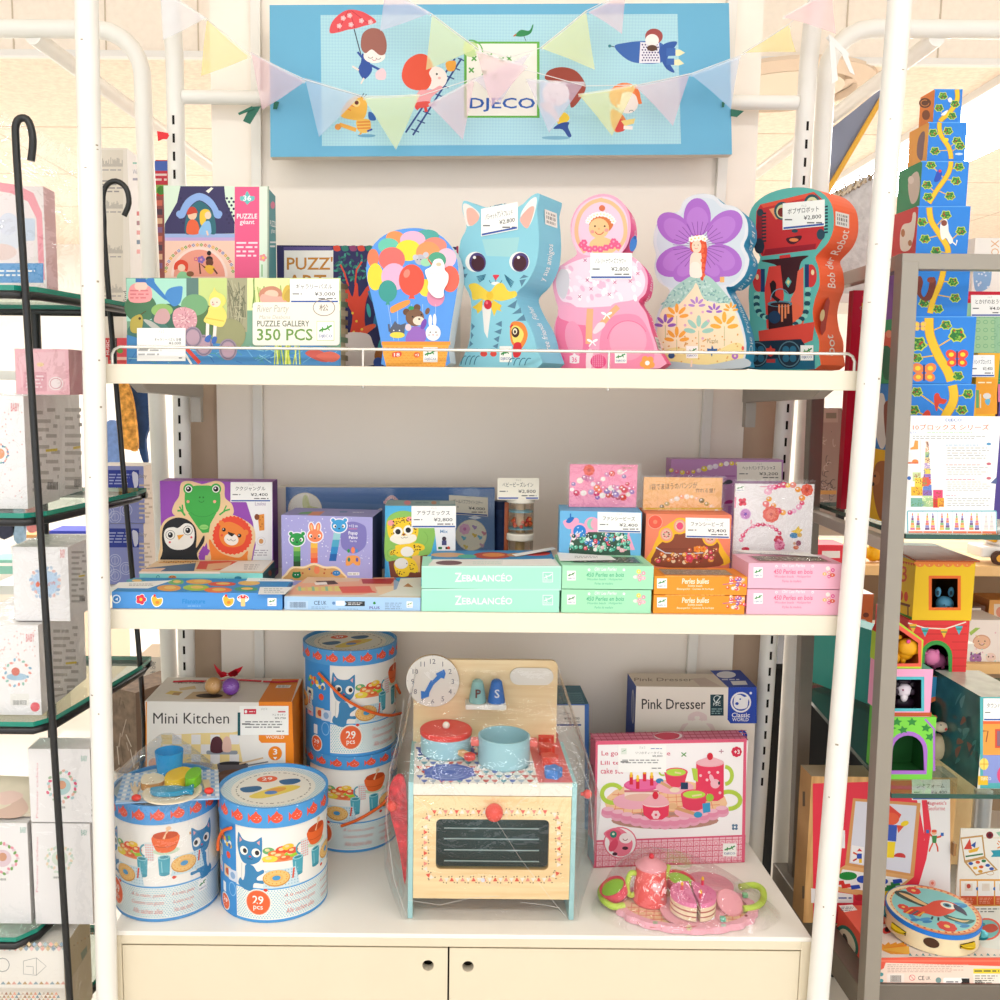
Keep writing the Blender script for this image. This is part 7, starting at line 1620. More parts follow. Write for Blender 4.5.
for pts in([(205,345),(150,350),(100,320),(82,275),(100,240),(140,225)],[(835,362),(890,355),(935,320),(935,265),(890,238),(815,248)]):
 g=G();g.tube(smooth_open([P(*k7(x,y),Z=zt_+.014)for x,y in pts]),.0058,GR,12);g.build('handle',tr,label='bright green handle')
zi=zt_+.0068
CO=M('f4605e',.4);PK=M('f6aab4',.45)
c_=P(*k7(341,322),Z=zi);r_=abs(P(*k7(341+90,325),Z=zi).x-c_.x);h=P(*k7(341,138),Y=c_.y).z-zi
t=thing('toy_teapot','coral pink toy teapot with green handle standing on the tray','toy teapot',c_)
g=G();g.lathe(c_,[(r_*.94,0),(r_,.003),(r_*.86,h)],CO,40)
A=Art(g,cyl_map(c_.x,c_.y,r_*.94),.0004,6);A.fr(585,840,.19)
A.ell(378,250,24,26,'f8c0c4');A.ell(405,225,8,22,'f8c0c4',20);A.ell(412,248,5,9,'e8485a');A.ell(378,290,16,14,'f8c0c4');A.dots([(345,215),(360,190),(390,185),(350,300),(405,310),(330,265)],7,'f8d0c8')
g.build('body',t)
g=G();g.lathe(c_+Vector((0,0,h)),[(r_*.9,0),(r_*.9,.003),(r_*.45,.013),(r_*.2,.0155),(0,.0155)],PK,36);l_=g.build('lid',t,label='pale pink lid');g=G();g.ball(c_+Vector((0,0,h+.019)),.0048,M('ee3a4a',.4),14);g.build('knob',l_,label='red knob')
g=G();x=c_.x-r_*.88;g.tube(smooth_open([Vector((x,c_.y,c_.z+h*.8)),Vector((x-.010,c_.y-.002,c_.z+h*.8)),Vector((x-.0155,c_.y-.003,c_.z+h*.5)),Vector((x-.011,c_.y-.002,c_.z+h*.2)),Vector((x,c_.y,c_.z+h*.2))]),.0048,GR,12);g.build('handle',t,label='green handle')
g=G();x=c_.x+r_*.8;g.tube([Vector((x,c_.y+.004,c_.z+h*.55)),Vector((x+.006,c_.y+.006,c_.z+h*.8)),Vector((x+.009,c_.y+.007,c_.z+h*.98))],[.005,.0042,.0035],GR,12);g.build('spout',t,label='green spout')
for(x,y,w,tilt,lab)in((172,285,60,-.5,'toy cup with green inside tipped against the tray handle'),(490,235,58,.15,'toy cup with green inside standing behind the toy cake')):
 c_=P(*k7(x,y+35),Z=zi);r_=abs(P(*k7(x+w,y),Z=zi).x-c_.x);ax=Vector((math.sin(tilt),-.12,math.cos(tilt))).normalized();c2=c_+Vector((0,0,abs(math.sin(tilt))*r_*.7))
 t=thing('toy_cup',lab,'toy cup',c_,'coral toy teacups');g=G();g.lathe(c2,[(r_*.6,0),(r_*.9,.006),(r_,.024),(r_*.9,.024),(r_*.82,.012)],M('f0546a',.4),32,ax=ax,cap=False);g.lathe(c2,[(r_*.6,0),(r_*.6,.0005)],M('f0546a',.4),32,ax=ax);g.build('cup',t);g=G();g.lathe(c2+ax*.019,[(r_*.9,0),(r_*.92,.001),(0,.001)],M('a8dc4a',.45),32,ax=ax);g.build('tea',t,label='green filling')
o,c_,k=disc('toy_saucer',*k7(650,245),24,[(.7,0),(1,.003),(1,.005),(.6,.003),(0,.003)],M('f0a0b0',.45),'pink toy plate at the back of the tray behind the cake','toy plate',zi+.002)
g=G();A=Art(g,plane_map((0,0,zi+.0055),(0,0,1)));
o,cs,ks=disc('toy_saucer',*k7(563,392),31,[(.75,0),(1,.003),(1,.0055),(.75,.0035),(0,.0035)],M('f6b0bc',.45),'pale pink toy plate under the toy cake','toy plate',zi)
zk=zi+.006;c_=P(*k7(566,368),Z=zk);r_=abs(P(*k7(566+112,368),Z=zk).x-c_.x);h=P(*k7(566,275),Y=c_.y).z-zk
t=thing('toy_cake','round pink toy cake cut in slices with small candles','toy cake',c_)
for k,(a0,a1)in enumerate(((1.50,4.66),(4.76,7.74))):
 n=26;ar=[(math.cos(a0+(a1-a0)*i/n),math.sin(a0+(a1-a0)*i/n))for i in range(n+1)];off=Vector((-.0016 if k==0 else .0016,0,0));g=G();zz=0
 for f,m in((.2,'f6e4c0'),(.07,'b85a4a'),(.2,'f6e4c0'),(.08,'b85a4a'),(.2,'f4dcb8'),(.25,'ee82b0')):
  pts=[c_+off+Vector((0,0,(zz+f)*h))]+[c_+off+Vector((x*r_,y*r_,(zz+f)*h))for x,y in ar];g.prism(pts,(0,0,-f*h),M(m,.5));zz+=f
 rn=random.Random(k)
 for i in range(14):a=rn.uniform(a0+.15,a1-.15);q=rn.uniform(.3,.9)*r_;g.ball(c_+off+Vector((q*math.cos(a),q*math.sin(a),h)),.0013,M('d8488a',.5),6)
 g.build('cake_half',t)
for(x,y)in((510,262),(608,305),(618,235)):
 q_=P(*k7(x,y),Z=zk+h);g=G();g.lathe(q_,[(.0024,0),(.0024,.009)],M('ee4060',.4),12);cd=g.build('candle',t,label='small candle');g=G();g.lathe(q_+Vector((0,0,.009)),[(.0022,0),(.0026,.002),(.0015,.0055),(0,.0065)],M('f8c42a',.4),12);g.build('flame',cd,label='yellow wooden flame')
c_=P(*k7(757,352),Z=zi+.004);r_=abs(P(*k7(757+68,352),Z=zi).x-c_.x);ax=Vector((.25,-.55,.8)).normalized();g=G();g.lathe(c_+Vector((0,0,.007)),[(r_*.95,0),(r_,.001),(r_,.004),(r_*.9,.006),(0,.006)],PK,32,ax=ax)
tag(g.build('toy_saucer',origin=c_),'pink toy plate leaning beside the cake at the front','toy plate')
for(x,y,h_,lab)in((725,425,'6fc4a4','tiny mint toy sugar cube at the front of the tray'),(842,300,'8fd8a0','tiny mint toy sugar cube inside the tray handle curve')):
 q_=P(*k7(x,y),Z=zi+.007);g=G();g.box(q_.x-.0045,q_.y-.0045,q_.z,q_.x+.0045,q_.y+.0045,q_.z+.007,M(h_,.5));tag(g.build('sugar_cube',origin=q_,bevel=.0012),lab,'toy food','toy sugar cubes')
rn=random.Random(21);vs=[];fs=[];n=36;ap=c_=P(*k7(341,80),Y=P(*k7(341,325),Z=zi).y);ap=ap+Vector((0,0,.005));m=7
for j in range(m):
 f=j/(m-1)
 for k in range(n):
  t_=2*PI*k/n;b_=Vector((cT.x+rT*1.38*math.cos(t_),cT.y+yT*1.17*math.sin(t_),zt_+.001));t2=Vector((ap.x+.018*math.cos(t_),ap.y+.018*math.sin(t_),ap.z))
  bulge=math.sin(f*PI)*.012;p=b_.lerp(t2,f);p.z=zt_+.001+(ap.z-zt_)*f**1.0+bulge+.012*math.sin(PI*f)
  vs.append(p+Vector((rn.uniform(-1,1),rn.uniform(-1,1),rn.uniform(-1,1)))*.0018*(0<j<m-1))
for j in range(m-1):
 for k in range(n):fs.append((j*n+k,j*n+(k+1)%n,(j+1)*n+(k+1)%n,(j+1)*n+k))
vs.append(ap);fs+=[((m-1)*n+k,(m-1)*n+(k+1)%n,len(vs)-1)for k in range(n)]
g=G();g.add(vs,fs,WRAP,True);g.build('clear_wrap',tr)
BK=M('17181a',.35,spec=.5)
GLS=clear('f2faf6',.07,.03,name='sheet_glass');GEDGE=M('1f8f7a',.2,spec=.5)
ZG3=P(44,720,Y=.0).z
gp=[P(x,y,Z=ZG3)for x,y in((33,722),(55,716),(142,665))]
plan=[(-1.35,gp[0].y),(gp[0].x,gp[0].y),(gp[1].x,gp[1].y),(gp[2].x,gp[2].y),(gp[2].x,gp[2].y+.06),(-1.35,gp[2].y+.06)]
def zat(px,py):return P(px,py,Y=gp[1].y).z
ZG=[zat(38,287),zat(52,511),ZG3,zat(55,928),P(30,1047,Y=0).z]
st=thing('glass_shelf_stand','black metal stand with green edged glass shelves and hooked rods','shelving',(-.8,.3,0))
for z in ZG:
 top=[Vector((x-(.045 if z<ZC and x>-.66 else 0),y,z))for x,y in plan];n=len(top);th=Vector((0,0,-.008))
 g=G();tri=tessellate_polygon([top])
 g.add(top,[tuple(t)for t in tri],GLS);g.add([v+th for v in top],[tuple(t)[::-1]for t in tri],GLS)
 g.add(top+[v+th for v in top],[(i,(i+1)%n,n+(i+1)%n,n+i)for i in range(n)],GEDGE)
 gs=g.build('glass_shelf',st)
 g=G();rim=[v+Vector((0,0,-.0145))for v in top];g.tube(rim,.0065,BK,8,close=True);g.build('metal_rim',gs)
def rod(pts,r,nm='hooked_rod'):
 g=G();g.tube(smooth_open(pts,3),r,BK,12);return g.build(nm,st)
a=P(23.5,262,Y=-.01);b_=P(70,1000,Y=-.01);d=(b_-a);bot=a+d*(a.z/-d.z)
hk=[P(x,y,Y=-.01)for x,y in((31,161),(33,140),(29,122),(22,118),(16,124),(16,145),(19.5,200))]
rod(hk+[a,a+d*.5,bot],.0057)
YB=gp[2].y+.02
a=P(106,262,Y=YB);b_=P(146,740,Y=YB);d=(b_-a);bot=a+d*(a.z/-d.z)
hk=[P(x,y,Y=YB)for x,y in((124,216),(129,203),(126,188),(116,181),(107,185),(103,196),(104,222))]
kn=P(144,720,Y=YB);rod(hk+[a,a.lerp(kn,.5),kn,kn+Vector((-.012,0,-.12)),Vector((kn.x-.05,YB,.35)),Vector((kn.x-.05,YB,0))],.0052)
xk=P(36,330,Y=YB).x;rod([Vector((xk,YB,ZG[0]-.02)),Vector((xk,YB,1.0)),Vector((xk,YB,0))],.009,'rear_rod')
def wreath(A,x,y,r,cols,n=26):
 rn=random.Random(int(x*7+y))
 for i in range(n):
  a=2*PI*i/n;q=r*rn.uniform(.85,1.1);A.ell(x+q*math.cos(a),y+q*math.sin(a),r*.14,r*.1,cols[i%len(cols)],rn.uniform(0,180),8)
FIL=clear('ffffff',.05,.06,.3,14)
WH=M('f6f3f2',.45)
def gift(x0,x1,yt,yb,Y,d,zb,label,art,c=WH,side='f3edea',zt=None,name='gift_box',group=None,film=True):
 b=Box(x0,x1,yt,Y,d,zb,c,yb=yb,mats=dict(right=M(side,.5),top=c),zt=zt)
 art(b);t=b.done(name,label,'gift box',group,parts=True)
 if film:
  e=.0012;p=b.p;g=G();q=[Vector(v)for v in p];cc=sum(q,Vector())/8
  g.hexa([cc+(v-cc)*1.012+Vector((0,0,.0008))for v in q],FIL);g.build('clear_wrap',t)
 return b
def side_text(b,fr,x0,y0,x1,y1,n=10):
 R=b.right.fr(*fr);R.micro(x0,y0,x1,y1,n,'c2bab4',dy=-(x1-x0)*.18,seed=int(x0));R.rect(x0+(x1-x0)*.45,y0+(y1-y0)*.48,x0+(x1-x0)*.85,y0+(y1-y0)*.51,'e8cc3a',dy=-4);R.bars(x0+(x1-x0)*.5,y0+(y1-y0)*.86,x0+(x1-x0)*.85,y0+(y1-y0)*.95,'444')
FL1=(0,260,.26);FL2=(0,500,.26);FL3=(0,740,.26)
z=ZG[1]+.001
def a1(b):
 A=b.front.fr(*FL1);wreath(A,0,745,34,('e89a8a','3a78a8','5aa8a0','e8b0a0'));A.ell(0,745,18,20,'e8a070');A.dots([(random.Random(i).uniform(-60,90),random.Random(i+50).uniform(560,920))for i in range(40)],3,'e8b8b0');A.txt('BABY',42,550,74,582,'e06a6a',.01);side_text(b,FL1,125,570,238,900)
gift(-40,25.5,396,505,.035,.13,z,'white gift box with flower wreath on the second glass shelf',a1,zt=P(10,396,Y=.035).z)
def a2(b):side_text(b,FL1,250,560,320,890)
gift(-10,53,397,500,.175,.13,z,'white gift box standing behind the wreath box on the second glass shelf',a2,zt=P(20,396,Y=.035).z)
zt_=P(10,396,Y=.035).z+.0025
def a3(b):
 A=b.front.fr(*FL1);A.poly([(70,360),(250,350),(255,505),(85,505)],'f0c0c6');A.ell(215,475,28,26,'f6e8e6');A.rect(90,430,180,505,'e0a0aa',4);A.ell(155,402,14,8,'f0d09a');A.micro(100,440,170,495,4,'f4dce0');A.ring(215,475,22,20,3,'d8909a',14)
gift(15.5,69,349,393,.05,.1,zt_,'pink film wrapped gift box lying on top of the white boxes',a3,c=M('edb4bc',.45),side='e2a0aa')
z=ZG[2]+.001
def a4(b):
 A=b.front.fr(*FL2);A.dots([(random.Random(i).uniform(-20,140),random.Random(i+9).uniform(500,640))for i in range(40)],3,'ecc4bc');wreath(A,65,665,50,('e89a8a','8ab8d0','e8b8a8','9ac8b8'),18);A.ell(65,680,40,14,'a8c8dc');A.ell(60,660,16,16,'d87a6a');A.rect(40,745,112,790,'f0eee8',6);A.bars(50,770,100,788,'888');A.ell(135,796,18,18,'f2727a');A.txt('BABY',100,515,132,545,'e06a6a',.01);side_text(b,FL2,205,490,310,770)
g4=gift(-40,40,625,722,.02,.2,z,'large white gift box with tiny flowers at the front of the third glass shelf',a4)
def a5(b):
 A=b.front.fr(*FL2);A.ell(175,320,55,48,'bcd4ec');wreath(A,175,320,58,('c8d8e8','e8c0b8','a8c0dc'));A.txt('first gift',140,312,215,330,'d88a8a',0,.2);A.ell(145,325,8,10,'e8704a');A.txt('BABY',232,190,250,222,'e06a6a',.01);side_text(b,FL2,275,190,335,400)
gift(13.5,69,547,622,.04,.13,g4 .zt+.0025,'white gift box with pale blue badge stacked on the large white one',a5)
z=ZG[3]+.001
def mk(cx,cy,r,cols,cap,tx,sy):
 def f(b):
  A=b.front.fr(*FL3);wreath(A,cx,cy,r,cols,30);A.ell(cx,cy,r*.62,r*.6,cols[0]);A.ell(cx,cy-r*.1,r*.3,r*.3,'d8a080');A.txt('BABY',tx,sy,tx+24,sy+22,'7ab0a0',.01);A.rect(cx-r*.6,cy+r*1.25,cx+r*.35,cy+r*1.6,'f4f2ee',4);A.bars(cx-r*.5,cy+r*1.4,cx+r*.2,cy+r*1.55,'777');side=b.right.fr(*FL3);side.micro(352,60,360,300,12,'a8a09a')
  if cap:A.txt('Premier cadeau',cap,sy+30,cap+9,sy+240,'e8a8b0',0,0,0,2)
 return f
gB=gift(33,91,823.5,897,.03,.05,z,'white gift box with pale green wreath, lower of the two on the fourth glass shelf',mk(230,455,50,('dce6d8','f0dcc0','c8dcd0'),138,312,345),side='efe9e6')
gift(29.5,91,749,822,.03,.05,gB.zt+.0025,'white gift box with teal wreath stacked topmost beside the white post',mk(238,178,55,('b8d8d8','e86a8a','a8c0a0','f0c0b0'),138,312,60),side='efe9e6')
gC=gift(-45,28.5,823,895,.03,.05,z,'white gift box with leafy wreath under the beige bag',mk(10,455,55,('e8d0d8','7ab05a','f0a0b0'),None,78,335),side='efe9e6')
t=thing('paper_bag','beige paper bag with pink print lying on the leafy wreath gift box','paper bag',P(0,823,Y=.05))
zb=gC.zt+.003;q=[P(-50,823,Y=.04),P(33,818,Y=.05),P(31,800,Y=.11),P(-50,800,Y=.11)]
g=G();b8=[Vector((v.x,v.y,zb))for v in q];hts=(.004,.006,.045,.05);g.hexa(b8+[Vector((v.x,v.y,zb+h))for v,h in zip(q,hts)],M('e3d6bf',.6,noise=.05,scale=30));A=Art(g,plane_map(b8[0]+Vector((0,0,.004)),(b8[1]+Vector((0,0,.006))-b8[0]-Vector((0,0,.004))).cross(b8[3]+Vector((0,0,.05))-b8[0]-Vector((0,0,.004)))))
A.fr(*FL3);A.blob([(-60,290),(40,250),(60,200),(110,260),(60,300)],'d8b8a8');A.blob([(-40,220),(40,195),(90,215),(20,250)],'e8c8bc');g.build('bag',t)
def a6(b):
 A=b.front.fr(*FL3)
 for i in range(14):
  for j in(0,1):
   x,y=-35+i*21+j*10,785+j*17;A.poly([(x-9,y),(x,y-10),(x+9,y),(x,y+10)],('a8bcc0','e8b0a0','dcc49a','9ab0c0','f0c8c0')[(i+j*2)%5])
  A.poly([(-40+i*21,940),(-30+i*21,928),(-20+i*21,940)],('c8a878','e8b0a0','9ab0b8')[i%3])
 A.line([(90,850),(90,900),(140,905),(178,870),(140,838),(90,850)],2,'9a9a98');A.line([(140,838),(140,905)],2,'9a9a98');A.line([(100,870),(128,872),(128,900)],2,'9a9a98');A.ring(10,865,26,26,3,'9a9a98',12)
 R=b.right.fr(*FL3);R.poly([(310,820),(335,790),(335,820),(315,850)],'8a9a8a')
 for k in range(6):R.dots([(285+k*14,790-k*9),(282+k*14,930-k*12)],4,('a8927a','c8a070')[k%2],4)
gE=gift(-45,64,947,988,-.0,.12,P(30,988,Y=0).z,'white flat box edged with pastel diamonds under the lowest glass shelf seen',a6,c=M('f6f1e8',.5),side='c9b796',zt=ZG[3]-.0245)
def a7(b):
 for S in(b.front.fr(*FL3),b.top.fr(*FL3)):
  for i in range(17):
   for j in range(3):x,y=-40+i*16+(j%2)*8,975+j*12;S.poly([(x-7,y+5),(x,y-7),(x+7,y+5)],('c8b088','e8a890','8aa0a8','d8c8b8','b8907a')[(i+j)%5])
gift(-45,66,992,1030,.012,.12,ZG[4]+.002,'flat box with pastel triangles, bottom of the pair on the stand',a7,c=M('f0e8dc',.5),side='d8c8b0',zt=gE.zb-.0015)
z=ZG[0]+.001
def a8(b):
 A=b.front.fr(0,0,.28);A.rect(-80,690,120,1000,'efe4e2');A.poly([(-80,640),(60,660),(120,690),(150,760),(160,1000),(140,1000),(130,780),(100,720),(40,690),(-80,670)],'ee9aa4');A.rect(-80,940,155,1010,'5a9ad0');A.micro(-20,960,130,990,2,'f4f4f4');A.ell(20,850,60,50,'dce0e8');A.ell(0,900,60,30,'e8d0c8');A.rect(80,780,125,860,'c8d4e4',8);A.ell(30,800,36,40,'d8dce8')
b8_=gift(-30,45,186,285,.06,.045,z,'pink rimmed toy pack in clear plastic on the top glass shelf',a8,c=M('ece2de',.45),side='e8b8bc',name='toy_pack',film=False)
g=G();rn=random.Random(4);Y=.045;nx,nz=8,10
x0,x1=P(-30,200,Y=Y).x,P(72,200,Y=Y).x;zt0=P(0,92,Y=Y).z;zt1=P(72,148,Y=Y).z
for yy in(Y,Y+.13):
 vs=[(x0+(x1-x0)*i/nx,yy+rn.uniform(-.004,.004),z+.001+((zt0+(zt1-zt0)*i/nx)-z)*j/nz)for j in range(nz+1)for i in range(nx+1)]
 g.add(vs,[(j*(nx+1)+i,j*(nx+1)+i+1,(j+1)*(nx+1)+i+1,(j+1)*(nx+1)+i)for j in range(nz)for i in range(nx)],FIL,True)
g.build('clear_bag',b8_.t)
YN=.62
zs1=P(130,372,Y=YN).z;zs2=P(130,585,Y=YN).z
for z,nm in((zs1,'white shelf board behind the black stand carrying the tall pale carton'),(zs2,'white shelf board behind the black stand carrying lavender cartons')):
 x0,x1=P(98,400,Y=YN).x-.25,P(166,400,Y=YN).x
 g=G();g.box(x0,YN-.02,z-.02,x1,YN+.35,z,PW);tag(g.build('shelf_board',origin=((x0+x1)/2,YN,z)),nm,'shelf board')
b=Box(101,127.5,148,YN,.12,zs1+.001,'ece3d8',mats=dict(right='e6e4e4'))
A=b.front.fr(0,0,.28);A.rect(360,535,440,1310,'e4dacb')
for y in(550,700,860,1000):
 for k in range(20):A.rect(365+k*3.7,y-random.Random(k+y).uniform(4,28)+40,367.5+k*3.7,y+45,'b0a8a0')
 A.micro(365,y+52,440,y+62,1,'a8a0a0')
A.micro(365,640,440,690,4,'9a9494');A.txt('Wind',440,1040,455,1100,'555',0,0,0,2)
R=b.right.fr(0,0,.28);R.micro(474,575,495,590,1,'6ab0a0');R.txt('Wind',474,605,500,622,'6a7a9a');R.micro(474,630,498,650,1,'8a8aa0')
for k in range(5):R.rect(488,755+k*34,500,770+k*34,('c84a4a','8a4a5a','d88a8a','4a6a8a','e8a0a0')[k])
b.done('toy_box','tall pale instrument carton with print, standing behind the black hooked rod','toy box')
b=Box(108,126,343,YN-.016,.012,zs1+.001,'d84a4a');A=b.front.fr(70,340,.1);A.rect(330,-20,395,170,'c83a3a');A.txt('MUSIC',362,0,392,150,'f4e4e4',.02,0,0,2);A.rect(395,-20,470,200,'4a3a3a');A.rect(470,-20,570,170,'e0505a');A.ell(500,110,30,24,'6aa04a');A.rect(470,170,570,200,'f0c0b0')
b.done('toy_box','small red and black carton low beside the end of the 350 PCS box','toy box')
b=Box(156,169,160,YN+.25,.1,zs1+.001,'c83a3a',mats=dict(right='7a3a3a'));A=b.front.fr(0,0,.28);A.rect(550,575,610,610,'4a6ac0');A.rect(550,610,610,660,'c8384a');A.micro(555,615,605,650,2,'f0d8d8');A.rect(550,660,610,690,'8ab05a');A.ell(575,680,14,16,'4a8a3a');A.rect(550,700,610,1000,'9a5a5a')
for k in range(8):A.rect(556,715+k*32,580,735+k*32,('d87a6a','5a4a5a','e8c0a0','8a6a9a')[k%4])
b.done('toy_box','narrow red, blue and green carton behind the rear post near the castle puzzle','toy box')
for i,(yt,yb)in enumerate(((523.5,582),(466,522))):
 zb=zs2+.001 if i==0 else zl_+.001
 b=Box(95,144,yt,YN,.1,zb,'8f95d0',mats=dict(right='cbbfb4',top='dcd6d0'));zl_=b.zt
 A=b.front.fr(100,440,.2);o=0 if i==1 else 292
 A.rect(40,150+o,195,245+o,'2a3a9a');A.micro(45,165+o,160,225+o,4,'a8b0e0');A.blob([(160,165+o),(175,160+o),(190,175+o),(190,225+o),(172,240+o)],'d8d8ee',2)
 for x,y in((75,310),(75,385),(130,350),(40,360)):A.ring(x,y+o,30,30,2.5,'d0d4f0',20);A.ring(x,y+o,18,20,2,'d0d4f0',14);A.line([(x,y+o-18),(x,y+o+18)],2,'d0d4f0')
 R=b.right.fr(100,440,.2);R.txt('Baby',192,170+o,235,195+o,'555',0,.2);R.micro(195,215+o,262,400+o,8,'a09488',dy=-10)
 b.done('toy_box',('lower','upper')[i]+' of the two lavender cartons with navy band behind the black rod','toy box','lavender cartons')
def garment(pts,Y,c,label,m=None):
 g=G();q=[P(x,y,Y=Y)for x,y in smooth_pts(pts,3)];g.prism(q,(0,.02,0),m or M(c,.8,noise=.15,scale=60));return tag(g.build('hanging_garment',origin=q[0]),label,'garment')
lace=M('e8a04a',.8,noise=.6,scale=55)
garment([(116,378),(124,378),(130,392),(134,412),(137,448),(130,450),(118,440)],1.4,'','orange lace garment hanging behind the rear black rod',lace)
garment([(126,378),(150,378),(150,420),(145,440),(147,462),(142,460),(136,435),(133,405)],1.45,'2c4a7a','navy garment hanging beside the orange lace one')
garment([(104,428),(112,420),(119,430),(121,466),(104,468)],1.5,'7fa0dc','pale blue garment hanging low beside the white front post')
garment([(0,505),(12,505),(14,532),(0,538)],2.2,'3a3f52','dark patterned garment hanging behind the glass shelves')
garment([(13,505),(22,505),(24,540),(14,540)],2.2,'9ab8d0','blue print garment hanging next to the dark patterned one')
garment([(26,505),(36,505),(36,530),(27,530)],2.2,'d88a88','rose garment hanging next to the blue print one')
zb=P(125,775,Y=.62).z
g=G();x0,x1=P(60,780,Y=.62).x,P(137,780,Y=.62).x;g.box(x0-.1,.52,zb-.02,x1,.9,zb,PW);tag(g.build('shelf_board',origin=(x0,.6,zb)),'white shelf board low behind the white front post','shelf board')
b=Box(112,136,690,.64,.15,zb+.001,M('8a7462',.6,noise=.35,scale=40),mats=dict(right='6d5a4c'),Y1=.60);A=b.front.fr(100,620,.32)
for k in range(16):rn=random.Random(k);x=rn.uniform(45,125);y=rn.uniform(215,470);A.line([(x,y),(x+rn.uniform(-20,20),y+rn.uniform(20,60))],3,('b8a494','6a5848','cfc0b0')[k%3])
b.done('wrapped_parcel','brown crinkled film parcel behind the front post beside the wrapped drum','parcel')
b=Box(138,161,657,.80,.12,zb+.001,'e9e1d6',mats=dict(top='e4cfb4'));A=b.front.fr(140,655,.17);A.rect(0,0,5,500,'d8cfc4');A.txt('made with love',60,40,92,205,'555',0,0,0,2)
T=b.top.fr(70,570,.1)
b.done('toy_box','pale carton lettered made with love standing behind the mini kitchen carton','toy box')
t=thing('shop_counter','low peach shop counter far behind the glass shelves','counter',(-2.6,2.9,0));g=G();g.box(-3.6,2.5,0,-1.6,3.3,.52,M('f3dcc0',.5));g.build('body',t);g=G();g.box(-3.65,2.45,.52,-1.55,3.35,.56,M('fbf3e6',.4));g.build('top',t)
for i,(x0,x1,yt,c,lab)in enumerate(((-12,17,560,'8fd0c0','mint toy box on the far peach counter'),(19,45,535,'e0a868','wooden toy on the far peach counter'),(50,92,531,'3a4ac0','blue box on the far peach counter'))):
 b=Box(x0,x1,yt,2.6,.15,.561,M(c,.5));A=b.front;A.rect(x0,yt+14,x1,yt+22,'f4f2ea');A.rect(x0,yt+3,x1,yt+6,'ffffff');b.done('toy_box',lab,'toy box')
GM=M('a29b90',.4,.5);GMD=M('7d756b',.4,.45)
ms=thing('metal_display_stand','grey square tube display stand with glass shelves beside the rack','shelving',(1.1,.2,0))
def sq(p,q,w,m,nm,par):
 p=Vector(p);q=Vector(q);d=(q-p).normalized();a=d.cross(Vector((0,1,0))if abs(d.y)<.9 else Vector((1,0,0))).normalized()*w/2;b=d.cross(a).normalized()*w/2
 g=G();g.hexa([p-a-b,p+a-b,p+a+b,p-a+b,q-a-b,q+a-b,q+a+b,q-a+b],m);return g.build(nm,par,bevel=.001)
WQ=.026
a=P(906.5,268,Y=.013);b_=P(868,1000,Y=.013);d=b_-a;bot=a+d*(a.z/-d.z);zT=P(950,262.5,Y=.013).z
top=a+d*((zT-a.z)/d.z)
sq(bot,top,WQ,GM,'front_post',ms)
sq(top+Vector((-WQ/2,0,0)),Vector((1.6,.013,zT)),WQ*.92,GM,'top_beam',ms)
XR=top.x;YRr=.40
ar=P(815,410,Y=YRr);br=P(803,700,Y=YRr);d=br-ar;botr=ar+d*(ar.z/-d.z);topr=ar+d*((zT-ar.z)/d.z)
sq(botr,topr,WQ,GMD,'rear_post',ms)
sq(top+Vector((0,.014,0)),topr+Vector((0,.0,0)),WQ*.9,GM,'side_rail',ms)
zA=P(950,534.5,Y=.0).z;zB=P(950,794,Y=.0).z;zCs=P(920,993.5,Y=.004).z
for z,nm in((zA,1),(zB,2)):
 f=(z-a.z)/(b_.z-a.z);xp=a.x+(b_.x-a.x)*f;fr2=(z-ar.z)/(br.z-ar.z);xr2=ar.x+(br.x-ar.x)*fr2
 yr_,xl_=(.42,xr2+.015)if nm==1 else(.64,.815)
 g=G();q=[Vector((xp+.015,.0,z)),Vector((1.6,.0,z)),Vector((1.6,yr_,z)),Vector((xl_,yr_,z))];th=Vector((0,0,-.008))
 g.add(q,[(0,1,2,3)],GLS);g.add([v+th for v in q],[(3,2,1,0)],GLS);g.add(q+[v+th for v in q],[(i,(i+1)%4,4+(i+1)%4,4+i)for i in range(4)],M('1d4f45',.2,spec=.5))
 g.build('glass_shelf',ms)
 if nm==1:sq((xp,.03,z-.022),(xr2,.4,z-.022),.02,M('cfc6b8',.5),'side_rail',ms)
g=G();f=(zCs-a.z)/(b_.z-a.z);xc=a.x+(b_.x-a.x)*f
g.box(xc-.012,.028,zCs-.05,1.6,.45,zCs,GMD);g.build('base_deck',ms,bevel=.002)
yellow='f4c430'
ZA=zA+.001
cubes=[(934,961.6,89,122,'f08a3a'),(928,966,122,160.5,'f2a94a'),(921,967.6,161,205.6,'2f8f5a'),(917,969,206,254.5,'d23a36'),(914.5,969,254.8,316,'8a5ab0'),(910,974,316.3,383.5,'2f9a62'),(907.6,973.5,384,453,'3a86d0'),(904,975,453.5,531,'f4bc2a')]
vine=[(957,89),(957,100),(950,112),(940,122),(941,135),(949,148),(951,161),(948,174),(937,190),(929,203),(931,220),(940,235),(948,250),(944,268),(940,284),(933,300),(929,318),(930,335),(938,355),(948,372),(953,388),(953,402),(944,420),(940,445),(948,470),(942,500),(946,531)]
leaves=[(943,96),(939,108),(955,104),(952,116),(933,133),(948,131),(957,141),(935,151),(960,146),(931,165),(959,167),(956,181),(927,185),(928,197),(950,196),(946,215),(922,222),(961,231),(925,239),(936,251),(953,282),(955,298),(924,303),(938,309),(946,325),(957,335),(918,344),(917,358),(958,376),(917,392),(968,394),(914,410),(962,410),(915,440),(960,450),(918,480),(965,490),(915,515)]
zprev=ZA;cz=[]
for(x0,x1,yt,yb,lc)in reversed(cubes):
 s_=(x1-x0)*1.62/950;Y=.125-s_/2
 cz.append((x0,x1,yt,yb,lc,s_,Y,zprev));zprev=P((x0+x1)/2,yt,Y=Y).z+.0006
